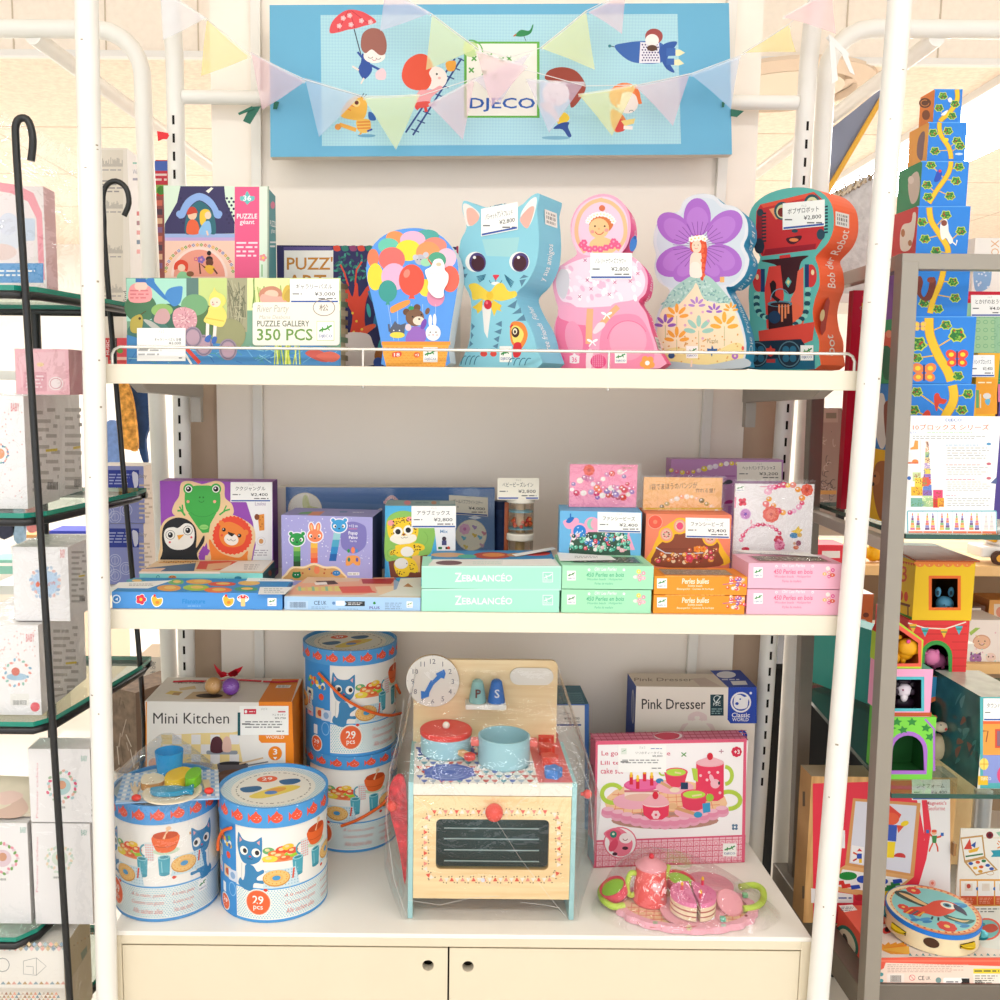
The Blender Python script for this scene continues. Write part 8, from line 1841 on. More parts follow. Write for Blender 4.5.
NM=('largest blue picture cube with a bear on its side, bottom of the tower','picture cube with red birds on the vine, second from the tower bottom','picture cube with two big butterflies on the front','picture cube with a brown squirrel under the grey beam','picture cube with white monkey, red rabbit side above the grey beam','picture cube with a small blue bird and green side','picture cube with a tiny yellow bird and orange squirrel side','smallest picture cube with orange side, topmost of the tower')
for i,(x0,x1,yt,yb,lc,s_,Y,zb)in enumerate(cz):
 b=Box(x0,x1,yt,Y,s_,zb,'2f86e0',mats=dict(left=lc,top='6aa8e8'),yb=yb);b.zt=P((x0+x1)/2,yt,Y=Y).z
 A=b.front;lo,hi=yt,yb;cl=lambda x,y:(min(max(x,x0+.4),x1-.4),min(max(y,lo+.4),hi-.4))
 A.rect(x0,yt,x1,yt+1,'5aa6ee');sc=(x1-x0)/60
 pts=[p for p in vine if lo-14<p[1]<hi+14]
 fine=smooth_open([Vector((p[0],p[1],0))for p in pts],6);fine=[(p.x,p.y)for p in fine if lo<=p.y<=hi]
 wv=3+6*(i==0)+(5.5 if i<3 else 2.2 if i<5 else 1)
 for(lx,ly)in leaves:
  if lo+2<ly<hi-2:
   t_=min(fine,key=lambda p:(p[0]-lx)**2+(p[1]-ly-5*sc)**2);A.line([cl(lx,ly),cl(*t_)],1.2*sc,'e8b82a')
 A.line([cl(*p)for p in fine],wv+1,'b8862a');A.line([cl(*p)for p in fine],wv,yellow)
 rn=random.Random(i)
 for(lx,ly)in leaves:
  if lo+2<ly<hi-2:
   r_=5.0*(.75+.35*sc)
   if(lx,ly)in((957,335),(918,358),(918,344)):r_*=1.5
   pts_=[cl(lx+r_*(1+.18*math.sin(5*t_))*math.cos(t_),ly+r_*.85*(1+.18*math.cos(6*t_))*math.sin(t_))for t_ in[2*PI*k/18 for k in range(18)]]
   A.poly(pts_,'c8d84a');A.poly([((x-lx)*.82+lx,(y-ly)*.82+ly)for x,y in pts_],'2f7a3a')
   for k in range(12):u,v=rn.uniform(-.55,.55)*r_,rn.uniform(-.5,.5)*r_;A.dots([cl(lx+u,ly+v)],r_*.16,('7aa83a','4f9a3a','b83a2a','8fc04a')[k%4],5)
 Ls=b.left;xs=x0;w=(x1-x0)*.5
 if i==0:Ls.blob([(874,470),(878,462),(886,462),(890,475),(886,500),(882,520),(877,512),(873,490)],'a8683a');Ls.ell(876,478,4,7,'b87a4a');Ls.ell(875,476,1,1.5,'222');Ls.ell(873,484,1.6,2,'2a1a10')
 if i==1:Ls.blob([(876,400),(884,395),(888,430),(882,450),(875,430)],'e8e0d8');Ls.blob([(884,405),(892,405),(892,445),(886,440)],'8a4a3a')
 if i==2:Ls.ell(888,340,5,9,'d8604a');Ls.ell(889,334,3,4,'e89a7a');Ls.blob([(882,350),(890,348),(893,375),(884,378)],'1f6a48')
 if i==4:
  Ls.blob([(900,236),(903,225),(911,222),(913,213),(916,214),(915,228),(913,240),(909,250),(901,250)],'efe6d6');Ls.ell(903,233,2,4,'b87a4a');Ls.ell(910,243,2,3,'b87a4a')
  A.blob([(941,222),(946,219),(948,224),(949,232),(953,240),(950,244),(946,238),(942,240),(940,232)],'f2efe6');A.ell(944,223,3,3,'8a4a3a');A.line([(950,240),(956,245),(957,240)],1.5,'f2efe6')
 if i==5:Ls.blob([(908,185),(912,175),(918,172),(920,185),(917,200),(911,203)],'cfc0b0');Ls.ell(911,180,3,4,'e0d4c8');A.blob([(934,180),(938,170),(942,172),(940,180),(936,182)],'2f50b8');A.ell(940,171,1.5,1.5,'d83a4a')
 if i==6:Ls.blob([(917,155),(918,140),(922,132),(925,133),(924,145),(922,160)],'8a6a6a');A.ell(946,140,2.6,2,'f2d42a',-20);A.ell(959,154,4,1.2,'c8dcf4')
 if i==7:Ls.ell(925,103,6,5,'6a3a20');Ls.ell(926,115,4,5,'8a4a24');Ls.arc(925,103,4,3,0,300,.8,'e8954a');A.blob([(941,115),(944,112),(948,110),(945,115)],'f4f4f0');A.ell(950,100,2,2.5,'f4f4f0')
 if i==3:
  A.blob([(915,290),(915,280),(920,276),(923,282),(921,292),(924,297),(928,290),(930,280),(934,277),(936,283),(934,292),(930,300),(922,300)],'7a3a2e');A.ell(931,280,4,3,'8a4434')
 if i==2:
  def bfly(x,y,s2,c):
   for k in(-1,1):A.ell(x+k*5*s2,y-3*s2,5*s2,4*s2,c,-25*k);A.ell(x+k*4.5*s2,y+4*s2,4.4*s2,3.5*s2,c,20*k);A.ell(x+k*5*s2,y-3*s2,2.2*s2,1.8*s2,'f4d83a');A.ell(x+k*4.5*s2,y+4*s2,2*s2,1.6*s2,'f4d83a')
   A.line([(x,y-6*s2),(x,y+7*s2)],1.5*s2,'4a3a6a')
  bfly(957,358,1.15,'e8503e');bfly(924,372,1.25,'ef8a4e');bfly(920,326,.62,'f0c070')
 if i==1:
  A.blob([(934,396),(938,393),(941,398),(947,400),(944,404),(939,404),(937,411),(935,408)],'d8442e');A.ell(937,395,2.4,2,'d8442e');A.blob([(923,414),(927,410),(930,412),(930,418),(922,418)],'d8442e')
 b.done('picture_cube',NM[i],'picture cube','tower of picture cubes')
b=Box(906,996.5,416,.006,.003,ZA,'fcfbf8',yb=536)
A=b.front.fr(840,400,.16)
A.rect(418,690,980,862,'6fb8c8',10);A.rect(426,698,972,856,'fdfdfb')
for k in range(6):
 x=428+k*92;A.rect(x,820,x+88,850,'ee7a58');A.micro(x+10,830,x+70,842,1,'fbe0d4',seed=k);A.rect(x+88,698,x+92,820,'b8dce4')
 for q,dx in enumerate((25,60)):
  for j in range(7):w=4+j*1.7;A.rect(x+dx-w,708+j*15,x+dx+w,722+j*15,('e8846a','e8c86a','8ab87a','8a8ac8','d87a9a','e89a5a','7a5a8a')[(j*3+k*2+q)%7]if k<5 else('e8e0d8','d8d0d0')[j%2])
A.dig('DJECO',710,128,24,'2f6fc0',.028,1.35);A.txt('10ブロックス シリーズ',455,152,932,188,'f0704a',.02);A.micro(545,198,840,208,1,'a8d0a0');A.micro(455,220,935,246,2,'a8a8a8',seed=4);A.txt('おもちゃ',425,198,478,216,'4a7ad0',dy=-6)
A.rect(420,250,650,672,'f1efee');A.rect(420,318,500,326,'fdfdfd');A.rect(420,400,500,408,'fdfdfd');A.rect(500,250,506,600,'e4e0de')
A.poly([(440,300),(460,290),(468,252),(488,255),(488,308),(440,310)],'f2a050');A.ell(470,385,20,14,'ee8a4a');A.rect(425,388,490,398,'d8744a');A.ell(432,488,12,12,'3a6ab8')
rn=random.Random(2)
for j in range(12):w=8+j*2.4;A.rect(545-w,258+j*34,545+w,292+j*34,('e8c8b0','d8a080','a8c88a','f0d0a0','b8a0d0','e8d060','9a7ac8','e0604a','6a8ad0','8a6ab8','c8e0a0','9ac08a')[j]);A.dots([(545+rn.uniform(-w,w),258+j*34+rn.uniform(3,30))for i in range(10)],3.5,('8a5a4a','fff4e0','5a7ab0')[j%3],5)
for(x,y,w,c)in((480,480,26,'c8d8a0'),(495,515,28,'f0d050'),(480,570,36,'f0b83a'),(478,640,36,'7ab0a0'),(535,510,20,'e0604a'),(560,640,24,'a8c890'),(612,590,30,'e84a7a'),(600,645,18,'d83a3a'),(630,640,20,'f0a83a')):A.rect(x-w,y-28,x+w,y+28,c);A.dots([(x+rn.uniform(-w,w)*.8,y+rn.uniform(-22,22))for i in range(12)],4,('a85a3a','6a9a5a','e8e0b0')[int(x)%3],5)
for y,h,c in((276,95,'5a9ac8'),(400,70,'c86a7a'),(490,80,'c86a7a'),(592,75,'d88a9a')):
 A.micro(662,y,900 if y<500 else 725,y+11,1,c,seed=y);A.micro(670,y+16,945,y+h,5 if h>75 else 4,'b8b8b8',seed=y)
 if y<500:A.ell(930,y-1,15,9,c)
A.poly([(940,520),(980,480),(980,525)],'5a6a9a')
b.done('poster_card','white block series poster leaning in front of the cube tower','poster')
Yf=.30;q0=P(846,292,Y=Yf);zt_=P(930,291,Y=Yf).z;x0,x1=q0 .x,P(1020,300,Y=Yf).x
b=Box(850.5,1020,291,Yf,.02,ZA,M('c8102e',.35),yb=400)
A=b.front
A.rect(862,303,1016,505,'2f9a72');A.rect(862,303,1016,360,'9ac8a0')
for i in range(18):
 for j in range(22):
  A.ring(862+i*8.6+(j%2)*4,308+j*9,2.0,1.6,.5,'7ab08a',8)
A.rect(862,303,872,335,'e8c84a');A.ell(866,345,5,8,'d8503a');A.ell(868,420,5,20,'3a7ac0');A.rect(862,296,1016,299,'e83a4a');A.rect(958,318,994,352,'a8d0a0')
for i in range(5):
 for j in range(4):A.ring(963+i*7.5,322+j*8,2.2,1.8,.6,'7ab488',8)
b.done('framed_jigsaw','large dark red framed jigsaw standing behind the cube tower','puzzle',None,parts=True)
card(b.t,971,295,1008,316.5,Yf-.001,'とかげのおうち','4,000',label='white price card on the red frame')
b=Box(975.5,997.5,353,.16,.06,ZA,'f6b52a',yb=420);A=b.front;A.rect(976,379,997,414,'f2a22a');A.micro(978,381,992,384,1,'fff0c8');A.ell(987,396,4,3,'e8e0d8');A.blob([(985,400),(990,399),(989,405),(986,404)],'6ab8d8');A.rect(976,390,979,408,'6aa86a');A.rect(980,394,981,408,'e8e0c0')
b.done('toy_box','yellow block carton peeking between the cube tower and stand edge','toy box',None,parts=True);card(b.t,971,355,994.5,377,.158,'ハンドブロックス','3,400',label='white price card')
b=Box(998.5,1030,384,.18,.05,ZA,'5a4a9a',yb=440);A=b.front;A.rect(998,384,1002,402,'d87aa8');b.done('toy_box','violet carton cut off beside the yellow block carton','toy box')
b=Box(974,1015,248,.40,.03,P(990,292,Y=.30).z+.001,'f6f2ea',yb=270,zt=P(990,238,Y=.40).z);A=b.front;A.blob([(974,268),(984,255),(991,260),(990,285),(978,292),(974,285)],'8ab0d8');A.dots([(random.Random(i).uniform(975,990),random.Random(i+70).uniform(258,290))for i in range(30)],1,'dfe8f4');A.txt('BOX',991,240,999,262,'e8b88a',0,0,0,2)
b.done('toy_box','white carton with blue print resting above the red puzzle frame','toy box')
ZB=zB+.0012
def house(x0,x1,yt,yb,Y,dpt,zb,wall,hole,rim,inner,name,label,zt=None,roof=None,mats=None,art=None,leftart=None):
 """an open fronted cardboard block: front plate with a real opening, hollow inside"""
 a=P(x0,(yt+yb)/2,Y=Y);e=P(x1,(yt+yb)/2,Y=Y);zt=P((x0+x1)/2,yt,Y=Y).z if zt is None else zt
 X0,X1=a.x,e.x;t=thing(name,label,'toy house',((X0+X1)/2,Y+dpt/2,zb),'animal house blocks')
 g=G();th=.003;W=M(wall,.5)
 peak=[Vector((X0,Y,zb)),Vector((X1,Y,zb)),Vector((X1,Y,zt))]+([Vector(P(*roof,Y=Y))]if roof else[])+[Vector((X0,Y,zt if not roof else zt))]
 hp=[P(x,y,Y=Y)for x,y in hole];hp=[Vector((p.x,Y,max(p.z,zb+.0006)))for p in hp]
 tri=tessellate_polygon([peak,hp]);al=peak+hp;n,m=len(peak),len(hp);ex=Vector((0,th,0))
 g.add(al,[tuple(k)for k in tri],W);g.add([v+ex for v in al],[tuple(k)[::-1]for k in tri],M(inner,.6));g.add(hp+[v+ex for v in hp],[(i,(i+1)%m,m+(i+1)%m,m+i)for i in range(m)],M(rim,.5))
 back=[v+Vector((0,dpt,0))for v in peak]
 fm={i:W for i in range(n)}
 for i in range(n):
  k=(i+1)%n;g.face([peak[i],peak[k],back[k],back[i]],M((mats or{}).get(i,wall),.5))
  c0=sum(peak,Vector())/n;s_=lambda v:c0+(v-c0)*.96
  g.face([s_(peak[k])+ex,s_(peak[i])+ex,s_(back[i])-ex,s_(back[k])-ex],M(inner,.6))
 g.face(back,W);g.face([s_(v)-ex for v in back][::-1],M(inner,.6))
 A=Art(g,plane_map((0,Y,0),(0,-1,0),zb+.0003))
 cx,cy=sum(p[0]for p in hole)/m,sum(p[1]for p in hole)/m
 if rim:A.line([(cx+(x-cx)*1.06,cy+(y-cy)*1.06)for x,y in hole],4.2,rim,True)
 if art:art(A)
 if leftart:leftart(Art(g,plane_map((X0,0,0),(-1,0,0),zb+.0003)))
 g.build('block',t);return(X0,X1,Y,zb,zt,dpt)
def arch(cx,yb,w,yt,n=10):
 r=w/2;yc=yt+r
 return[(cx-r,yb),(cx+r,yb),(cx+r,yc)]+[(cx+r*math.cos(PI*k/n),yc-r*math.sin(PI*k/n))for k in range(1,n)]+[(cx-r,yc)]
YH=.055;dH=.075
def ag(A):
 for x,y in((897,722),(912,722),(926,728),(903,730),(930,737),(891,728)):
  A.poly([(x+5.5*(1 if k%2==0 else .5)*math.cos(k*PI/5+x),y+4.5*(1 if k%2==0 else .5)*math.sin(k*PI/5+x))for k in range(10)],'2f8a3a')
 A.line([(925,719),(934,729),(934,771)],2.2,'b070d0');A.line([(889,718),(889,770)],1.5,'b070d0')
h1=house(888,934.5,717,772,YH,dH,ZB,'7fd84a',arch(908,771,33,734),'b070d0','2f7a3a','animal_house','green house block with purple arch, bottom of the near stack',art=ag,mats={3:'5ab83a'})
def ap(A):A.line([(888,714.5),(931.5,714.5)],4,'c0582a')
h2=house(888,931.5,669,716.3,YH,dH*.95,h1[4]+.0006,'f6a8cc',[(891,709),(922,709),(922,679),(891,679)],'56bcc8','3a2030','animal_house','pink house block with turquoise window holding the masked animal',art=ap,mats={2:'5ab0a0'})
h3=house(889,922.5,640,667.5,YH,dH*.9,h2[4]+.0006,'b8d83a',[(890.5,664),(919,664),(919,642),(899,628),(890.5,633)],'f2604a','c86a20','animal_house','peaked house block holding a yellow dog, topmost of the near stack',roof=(899,622),mats={2:'e8443a',3:'d83a34',1:'d8c83a'})
YF=.17;dF=.13
def ab(A):A.arc(940,712,12,22,180,360,3,'f08a4a')
zf2=P(930,677,Y=YF).z;zf3=P(930,620.5,Y=YF).z
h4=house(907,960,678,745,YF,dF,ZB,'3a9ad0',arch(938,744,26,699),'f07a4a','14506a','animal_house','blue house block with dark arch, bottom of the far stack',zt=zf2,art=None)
def ar_(A):
 for k in range(7):
  y=626+k*8
  for xa,xb in([(907.5,967)]if y<640 else[(907.5,921),(952,967)]):A.line([(xa,y),(xb,y)],.6,'b82a26')
 pts=[(908,623),(925,628),(945,629),(966,622)];A.line(pts,1.2,'f4ead8')
 for x,y,c in((913,625,'f0b83a'),(925,629,'4fb0c0'),(944,630,'f0b83a'),(959,627,'4fb0c0')):A.poly([(x-4,y-1),(x+4,y-1),(x,y+8)],c);A.line([(x-3,y+2),(x+3,y+2)],1.2,'3a8a4a')
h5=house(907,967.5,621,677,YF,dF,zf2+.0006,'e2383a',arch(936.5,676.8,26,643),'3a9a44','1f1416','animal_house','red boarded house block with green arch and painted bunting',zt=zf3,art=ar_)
def ay(A):
 for k in range(6):A.ell(920+k*9.4,563.5,4.6,3.6,'f2873a',a0=0,a1=180);A.dots([(920+k*9.4,565)],.7,'f8d080')
 A.rect(914,562,974,564,'f2873a')
def ayl(A):
 A.txt('3',901,566,907,582,'e2572a',.02)
 for k in range(7):A.poly([(897+k*2.6,560+k*.5),(900+k*2.6,560.5+k*.5),(898.5+k*2.6,563.5+k*.5)],'e2572a')
 for k in range(4):A.ell(891+k*5,593+k*1.2,2,5,'e2442a')
 A.line([(889,600),(910,606)],2.5,'7a3a20');A.line([(908,606),(908,616)],1.2,'7a3a20');A.poly([(888,611),(912,617),(912,620),(888,616)],'4f9a3a')
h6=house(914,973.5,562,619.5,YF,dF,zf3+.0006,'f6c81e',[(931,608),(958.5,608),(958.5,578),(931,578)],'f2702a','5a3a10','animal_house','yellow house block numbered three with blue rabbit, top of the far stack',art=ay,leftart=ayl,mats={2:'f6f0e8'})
g=G();X0,X1,Y,zb,zt,dp=h6;q=[Vector((X0-.004,Y-.006,zt+.001)),Vector((X1+.004,Y-.006,zt+.001)),Vector((X1-.01,Y+dp,zt+.010)),Vector((X0-.004,Y+dp,zt+.012))]
g.hexa(q+[v+Vector((0,0,.003))for v in q],M('f4f0ea',.5),dict(front=M('b8562a',.5),left=M('b8562a',.5)));u_=lambda a,b:(q[0].lerp(q[1],a)).lerp(q[3].lerp(q[2],a),b)+Vector((0,0,.0034));g.face([u_(.0,.0),u_(1,0),u_(.93,.8),u_(0,.8)],M('a8481f',.5))
tag(g.build('roof_card',origin=q[0]),'white topped roof card lying on the yellow numbered house block','roof card')
def animal(name,label,balls,base,parts=None):
 g=G()
 for(c,r,m,sc)in balls:g.ball(c,r,M(m,.35),16,sc)
 return tag(g.build(name,origin=base),label,'toy animal','vinyl animals in the house blocks')
def at(px,py,Y):return P(px,py,Y=Y)
r3=.0165;c=at(944.5,604,YF+.03);e=.0018
animal('toy_rabbit','pale blue vinyl rabbit in the window of the yellow house block',[(c,r3,'6ab4d8',(.95,.85,.9)),(Vector((c.x,c.y+.004,h6[3]+.014)),.0135,'6ab4d8',(1,.9,1)),(at(938,592,YF+.03),.0065,'6ab4d8',(.8,.8,1.5)),(at(951,592,YF+.03),.0065,'6ab4d8',(.8,.8,1.5)),(at(938,593,YF+.0255),.0032,'2f4a5a',(.8,.6,1.4)),(at(951,593,YF+.0255),.0032,'2f4a5a',(.8,.6,1.4)),(c+Vector((0,-.0142,-.003)),.0022,'1f3a4a',(1.2,.7,.9)),(c+Vector((-.007,-.0125,.001)),.0012,'1f3a4a',(1,1,1)),(c+Vector((.007,-.0125,.001)),.0012,'1f3a4a',(1,1,1))],c)
c=at(905,650,YH+.02)
animal('toy_dog','yellow vinyl dog standing in the peaked house block',[(c,.0155,'f4b01e',(1,.8,1.15)),(at(908,647,YH+.014),.0165,'f4b01e',(1.15,.75,.95)),(at(917,650,YH+.012),.0085,'f4b01e',(1,.8,.8)),(at(898,637,YH+.014),.0055,'e8a018',(1.3,.7,.8)),(at(908.5,641.5,YH+.0035),.0035,'f04a9a',(1,.6,1)),(at(897,658,YH+.018),.0065,'f4b01e',(.8,.8,1.5)),(at(903,659.5,YH+.018),.006,'f4b01e',(.8,.8,1.3))],c)
c=at(936,660,YF+.04);c.z=h5[3]+.02
animal('toy_pig','pink vinyl pig in the arch of the red house block',[(c,.0165,'e07aae',(1.1,.8,.9)),(at(931,657,YF+.018),.0155,'e884b4',(1,.8,1)),(at(937,653,YF+.012),.0055,'e07aae',(.8,.7,1.2)),(at(924,653,YF+.012),.005,'e07aae',(1.2,.7,.7)),(at(947,661,YF+.045),.009,'d870a4',(1,.8,1)),(c+Vector((-.004,-.004,-.0115)),.0042,'e07aae',(1,.9,1.2)),(c+Vector((.011,-.004,-.0115)),.0042,'d870a4',(1,.9,1.2))],c)
c=at(904,698,YH+.03);c.z=h2[3]+.0145
animal('toy_masked_animal','black and white vinyl animal behind the turquoise window',[(c,.0135,'2a1a2a',(1.4,.7,.9)),(at(904,690,YH+.02),.0125,'ece0ea',(1.05,.7,.95)),(at(904,697,YH+.017),.007,'f2e8ee',(.9,.7,1.2)),(at(897,684,YH+.02),.0055,'1f1420',(1,.7,1)),(at(912,684,YH+.02),.0055,'1f1420',(1,.7,1)),(at(904,681,YH+.022),.0085,'2a1a2a',(1.4,.7,.6)),(at(896,692,YH+.0155),.006,'2a1a2a',(.9,.6,1)),(at(912,692,YH+.0155),.006,'2a1a2a',(.9,.6,1)),(at(903,690,YH+.0085),.0016,'8a2a5a',(1,1,1))],c)
c=at(939,732,YH+.09);c.z=ZB+.024
animal('toy_hedgehog','beige vinyl hedgehog leaning beside the green house block',[(c,.0235,'d8c4a4',(.8,.8,1)),(at(941,727,YH+.075),.0115,'e8d8c0',(1.1,.8,.8)),(at(945.5,729,YH+.068),.003,'c83a3a',(1,1,1)),(at(935,717,YH+.08),.0035,'d83a44',(1,1,1)),(at(941,725,YH+.0645),.0012,'222',(1,1,1))],c)
b=Box(981,1030,699,.02,.16,ZB,'e8e4da',yb=785,mats=dict(left=M('2f5f5c',.15,spec=.6,noise=.35,scale=25),top=M('b9c0b4',.2,spec=.6,noise=.2,scale=20)))
A=b.front;A.rect(980,697,1030,790,'56b0b4');A.rect(983,720,1012,756,'f2a24a');A.rect(983,720,1012,724,'ee6a3a');A.rect(995,729,1003,748,'d8503a');A.rect(997,731,1002,746,'8a6a7a');A.rect(983,755,1012,783,'8a9ad8');A.rect(978,776,988,785,'f0c02a');A.ell(984,764,4.5,6,'f6dc6a');A.line([(984,758),(984,770)],.7,'c8902a');A.line([(980,764),(989,764)],.7,'c8902a');A.ell(1003,775,6,9,'e8507a');A.line([(983,731),(988,731),(986,742)],1.2,'8a4a2a');A.txt('DJECO',981,777,991,781,'fff')
Lf=b.left
for k in range(14):
 rn=random.Random(k);x=rn.uniform(952,976);y=rn.uniform(690,760);Lf.blob([(x,y),(x+rn.uniform(2,7),y+rn.uniform(-6,6)),(x+rn.uniform(-3,6),y+rn.uniform(4,14))],('3f7a78','8a5a4a','2a4a4a','5f8a88')[k%4])
b.done('toy_box','clear sided carton with printed houses on the lower glass shelf','toy box',None,parts=True);card(b.t,983.5,698.5,1012,721,.019,'タウンハウス','',label='white price card')
b=Box(811,876,622,.60,.05,ZB,'1f8a82',Y1=.43,mats=dict(top='2f9a92'),yb=705)
b.done('toy_box','plain teal carton standing turned at the rear of the lower glass shelf','toy box')
z0=zCs+.0008
b=Box(877,1040,958,.032,.165,z0,'ee5f48',yb=993,mats=dict(top='ee6450',left='e85a48'))
A=b.front.fr(820,870,.18)
A.rect(320,500,1200,510,'f27a60');A.poly([(365,515),(1200,540),(1200,660),(330,660),(330,560),(355,545)],'f6dccc');A.micro(375,522,840,570,5,'c8a898');A.rect(372,575,468,630,'f2e4da',4);A.bars(392,585,452,622,'4a4a4a',2);A.ring(512,598,16,15,3,'d8485a');A.line([(502,588),(522,608)],3,'d8485a');A.txt('CE',545,588,580,612,'4a4a4a',.02);A.txt('UK',588,590,614,610,'4a4a4a');A.ell(658,612,16,16,'7a9a98');A.rect(685,598,830,640,'fdf8f4',10);A.poly([(785,602),(830,602),(830,640),(780,640),(790,620)],'222');A.micro(700,612,770,630,1,'888');A.rect(852,548,1200,575,'f2d83a');A.micro(858,552,1000,570,1,'5a5a3a');A.rect(852,578,1200,650,'f4ece0');A.micro(860,582,990,645,5,'8a8478');A.bars(860,610,900,640,'444',3)
for k in range(24):A.ell(345+k*34,664+(k%2)*8,13,8,('4f9aa0','b87a5a')[k%3==2],n=10)
for y in(580,615,650):A.ell(340,y,13,11,'4f9aa0',n=10)
T=b.top.fr(820,870,.18)
T.poly([(330,300),(1100,320),(1200,470),(330,488)],'f4e4da')
for k in range(12):T.poly([(330,440),(340+k*14,400+(k%3)*12),(400+k*9,470)],('f0a030','ee8a2a','f4b84a')[k%3])
T.blob([(345,330),(390,310),(400,340),(360,355)],'e2443e');T.ell(372,332,13,13,'3a1a1a');T.blob([(500,470),(560,450),(1000,470),(1000,486),(500,484)],'f2ded2')
for k in range(16):T.poly([(500+k*36,462+(k%2)*6),(512+k*36,478),(492+k*36,476)],'4f8f98')
T.poly([(800,205),(1100,200),(1200,470),(900,430)],'eceae4');T.ell(925,330,80,62,'e8604a');T.ell(925,330,68,52,'7ac0c0');T.blob([(890,320),(960,300),(990,330),(940,350)],'c84a3a');T.ell(905,305,14,10,'2a8a9a');T.micro(850,210,1000,240,2,'6a6a6a')
T.poly([(105,198),(180,192),(208,222),(135,234)],'f6f2ee');T.micro(118,202,190,228,3,'5a5a7a')
Lf=b.left.fr(820,870,.18);Lf.ell(150,400,55,100,'1f7a6a',-22);Lf.ell(150,402,40,80,'e8e0c8',-22);Lf.ell(140,385,12,34,'2a3a3a',-15);Lf.ell(158,440,14,20,'c89a3a',-20);Lf.ell(132,420,10,14,'6a4a3a')
for k in range(10):Lf.line([(95+k*2,300+k*22),(85+k*4,318+k*24)],6,'e8d8a8')
b.done('toy_box','coral tambourine carton lying flat on the stand base deck','toy box')
zt_=b.zt+.001
cT_=P(935,936,Z=zt_);R=.0765;ax=Vector((.0,-.05,1)).normalized();hT=.040
lift=R*.05;c=cT_+Vector((0,0,lift));c.y=max(c.y,.034+R)
t=thing('tambourine','round wooden toy tambourine with parrot skin and blue rim','tambourine',c)
g=G();g.lathe(c,[(R,0),(R,hT),(R-.006,hT),(R-.006,0)],M('f0dcb4',.5,noise=.05,scale=50),56,ax=ax,cap=False)
dv=(EYE-c);dv.z=0;dv.normalize();sd=Vector((-dv.y,dv.x,0))
def rimpt(a,h,o=0):n_=dv*math.cos(a)+sd*math.sin(a);return c+n_*(R+o)+ax*h,n_
p,n_=rimpt(.02,hT*.42,.0006);u=n_.cross(ax).normalized()
g.add([p+(u*math.cos(k*PI/10)*.0125+ax*math.sin(k*PI/10)*.0092)for k in range(20)],[tuple(range(20))],'4a2a14')
for a in(-.72,.82,1.5,-1.45):
 p,n_=rimpt(a,hT*.42,.0005);u=n_.cross(ax).normalized();q=[p+u*s1*.016+ax*s2*.004-n_*.0014*0 for s1,s2 in((-1,-1),(1,-1),(1,1),(-1,1))];g.add([v-n_*.0 for v in q],[(0,1,2,3)],'3a2a1a')
g.build('frame',t)
g=G();g.lathe(c,[(R+.0012,hT-.008),(R+.0014,hT),(R+.0002,hT+.0006)],M('1f7ad8',.45),56,ax=ax,cap=False);g.build('rim_band',t,label='bright blue rim band')
g=G();e1=sd;e2=ax.cross(e1).normalized();e2=e2 if e2 .y>0 else-e2
sk=lambda x,y,l=0:c+ax*(hT+.0007+l)+e1*(-x*R)*-1*(1 if e1 .x>0 else-1)-e2*(y*R)
g.add([sk(math.cos(2*PI*k/56),-math.sin(2*PI*k/56))for k in range(56)],[tuple(range(56))],'ee8a5a')
A=Art(g,sk,.00004)
A.ell(0,0,.95,.95,'f0c08a',n=40);A.ell(0,0,.88,.88,'8fd0d0',n=40)
for k in range(40):a=2*PI*k/40;A.ell(.92*math.cos(a),.92*math.sin(a),.03,.03,'d8503a',n=6)
for x,y,r_ in((-.45,-.62,.16),(.3,.62,.2),(-.62,.25,.12)):A.flower(x,y,r_,'e0483e','f4d070',8)
for x,y in((-.15,.55),(.6,.35),(-.4,.6),(.55,-.5)):A.ell(x,y,.16,.06,'4f9ad0',30*x*10);A.ell(x+.05,y+.08,.12,.05,'3a86c0',-40)
A.blob([(-.85,-.35),(-.6,-.5),(-.2,-.2),(.1,-.1),(.1,.05),(-.3,.0),(-.7,-.15)],'3a4a44');A.blob([(-.75,-.35),(-.5,-.35),(-.1,-.1),(-.3,-.08)],'e8c08a');A.blob([(.2,.1),(.5,.15),(.85,.05),(.7,.3),(.3,.3)],'3f6a60');A.blob([(.3,.2),(.6,.2),(.75,.12),(.6,.28)],'e8c08a')
A.blob([(-.6,.5),(-.5,.2),(-.2,.0),(.0,-.35),(.25,-.5),(.5,-.4),(.45,-.15),(.3,.1),(.1,.3),(-.2,.3)],'e2533e');A.poly([(-.6,.5),(-.45,.2),(-.2,.3),(-.25,.5)],'c83a34')
for k in range(3):A.line([(-.55+k*.12,.5),(-.42+k*.12,.25)],.04,('f0b03a','3a6a7a','f0b03a')[k])
A.ell(.3,-.3,.16,.15,'f6efe2');A.ell(.28,-.3,.09,.09,'5a9ab0');A.ell(.28,-.3,.05,.05,'1f2a30');A.blob([(.42,-.42),(.62,-.3),(.7,-.05),(.6,-.1),(.45,-.2)],'3a2a4a');A.line([(.0,.35),(-.02,.5)],.04,'3a3a44');A.line([(.12,.33),(.12,.48)],.04,'3a3a44')
g.build('skin',t,label='printed parrot skin')
for a,m,lab in((-.72,'f4d020','yellow jingle'),(.82,'f4d020','yellow jingle'),(1.5,'1f9aa8','teal jingle'),(-1.45,'1f8a98','teal jingle')):
 p,n_=rimpt(a,hT*.42,-.004);g=G()
 for dz in(-.0018,.0018):g.lathe(p+ax*(dz-.0006),[(.002,0),(.0155,.0003 if dz<0 else .0018),(.016,.001),(.002,.0014)],M(m,.3,.2),24,ax=ax)
 g.build('jingle',t,label=lab)
bz=z0
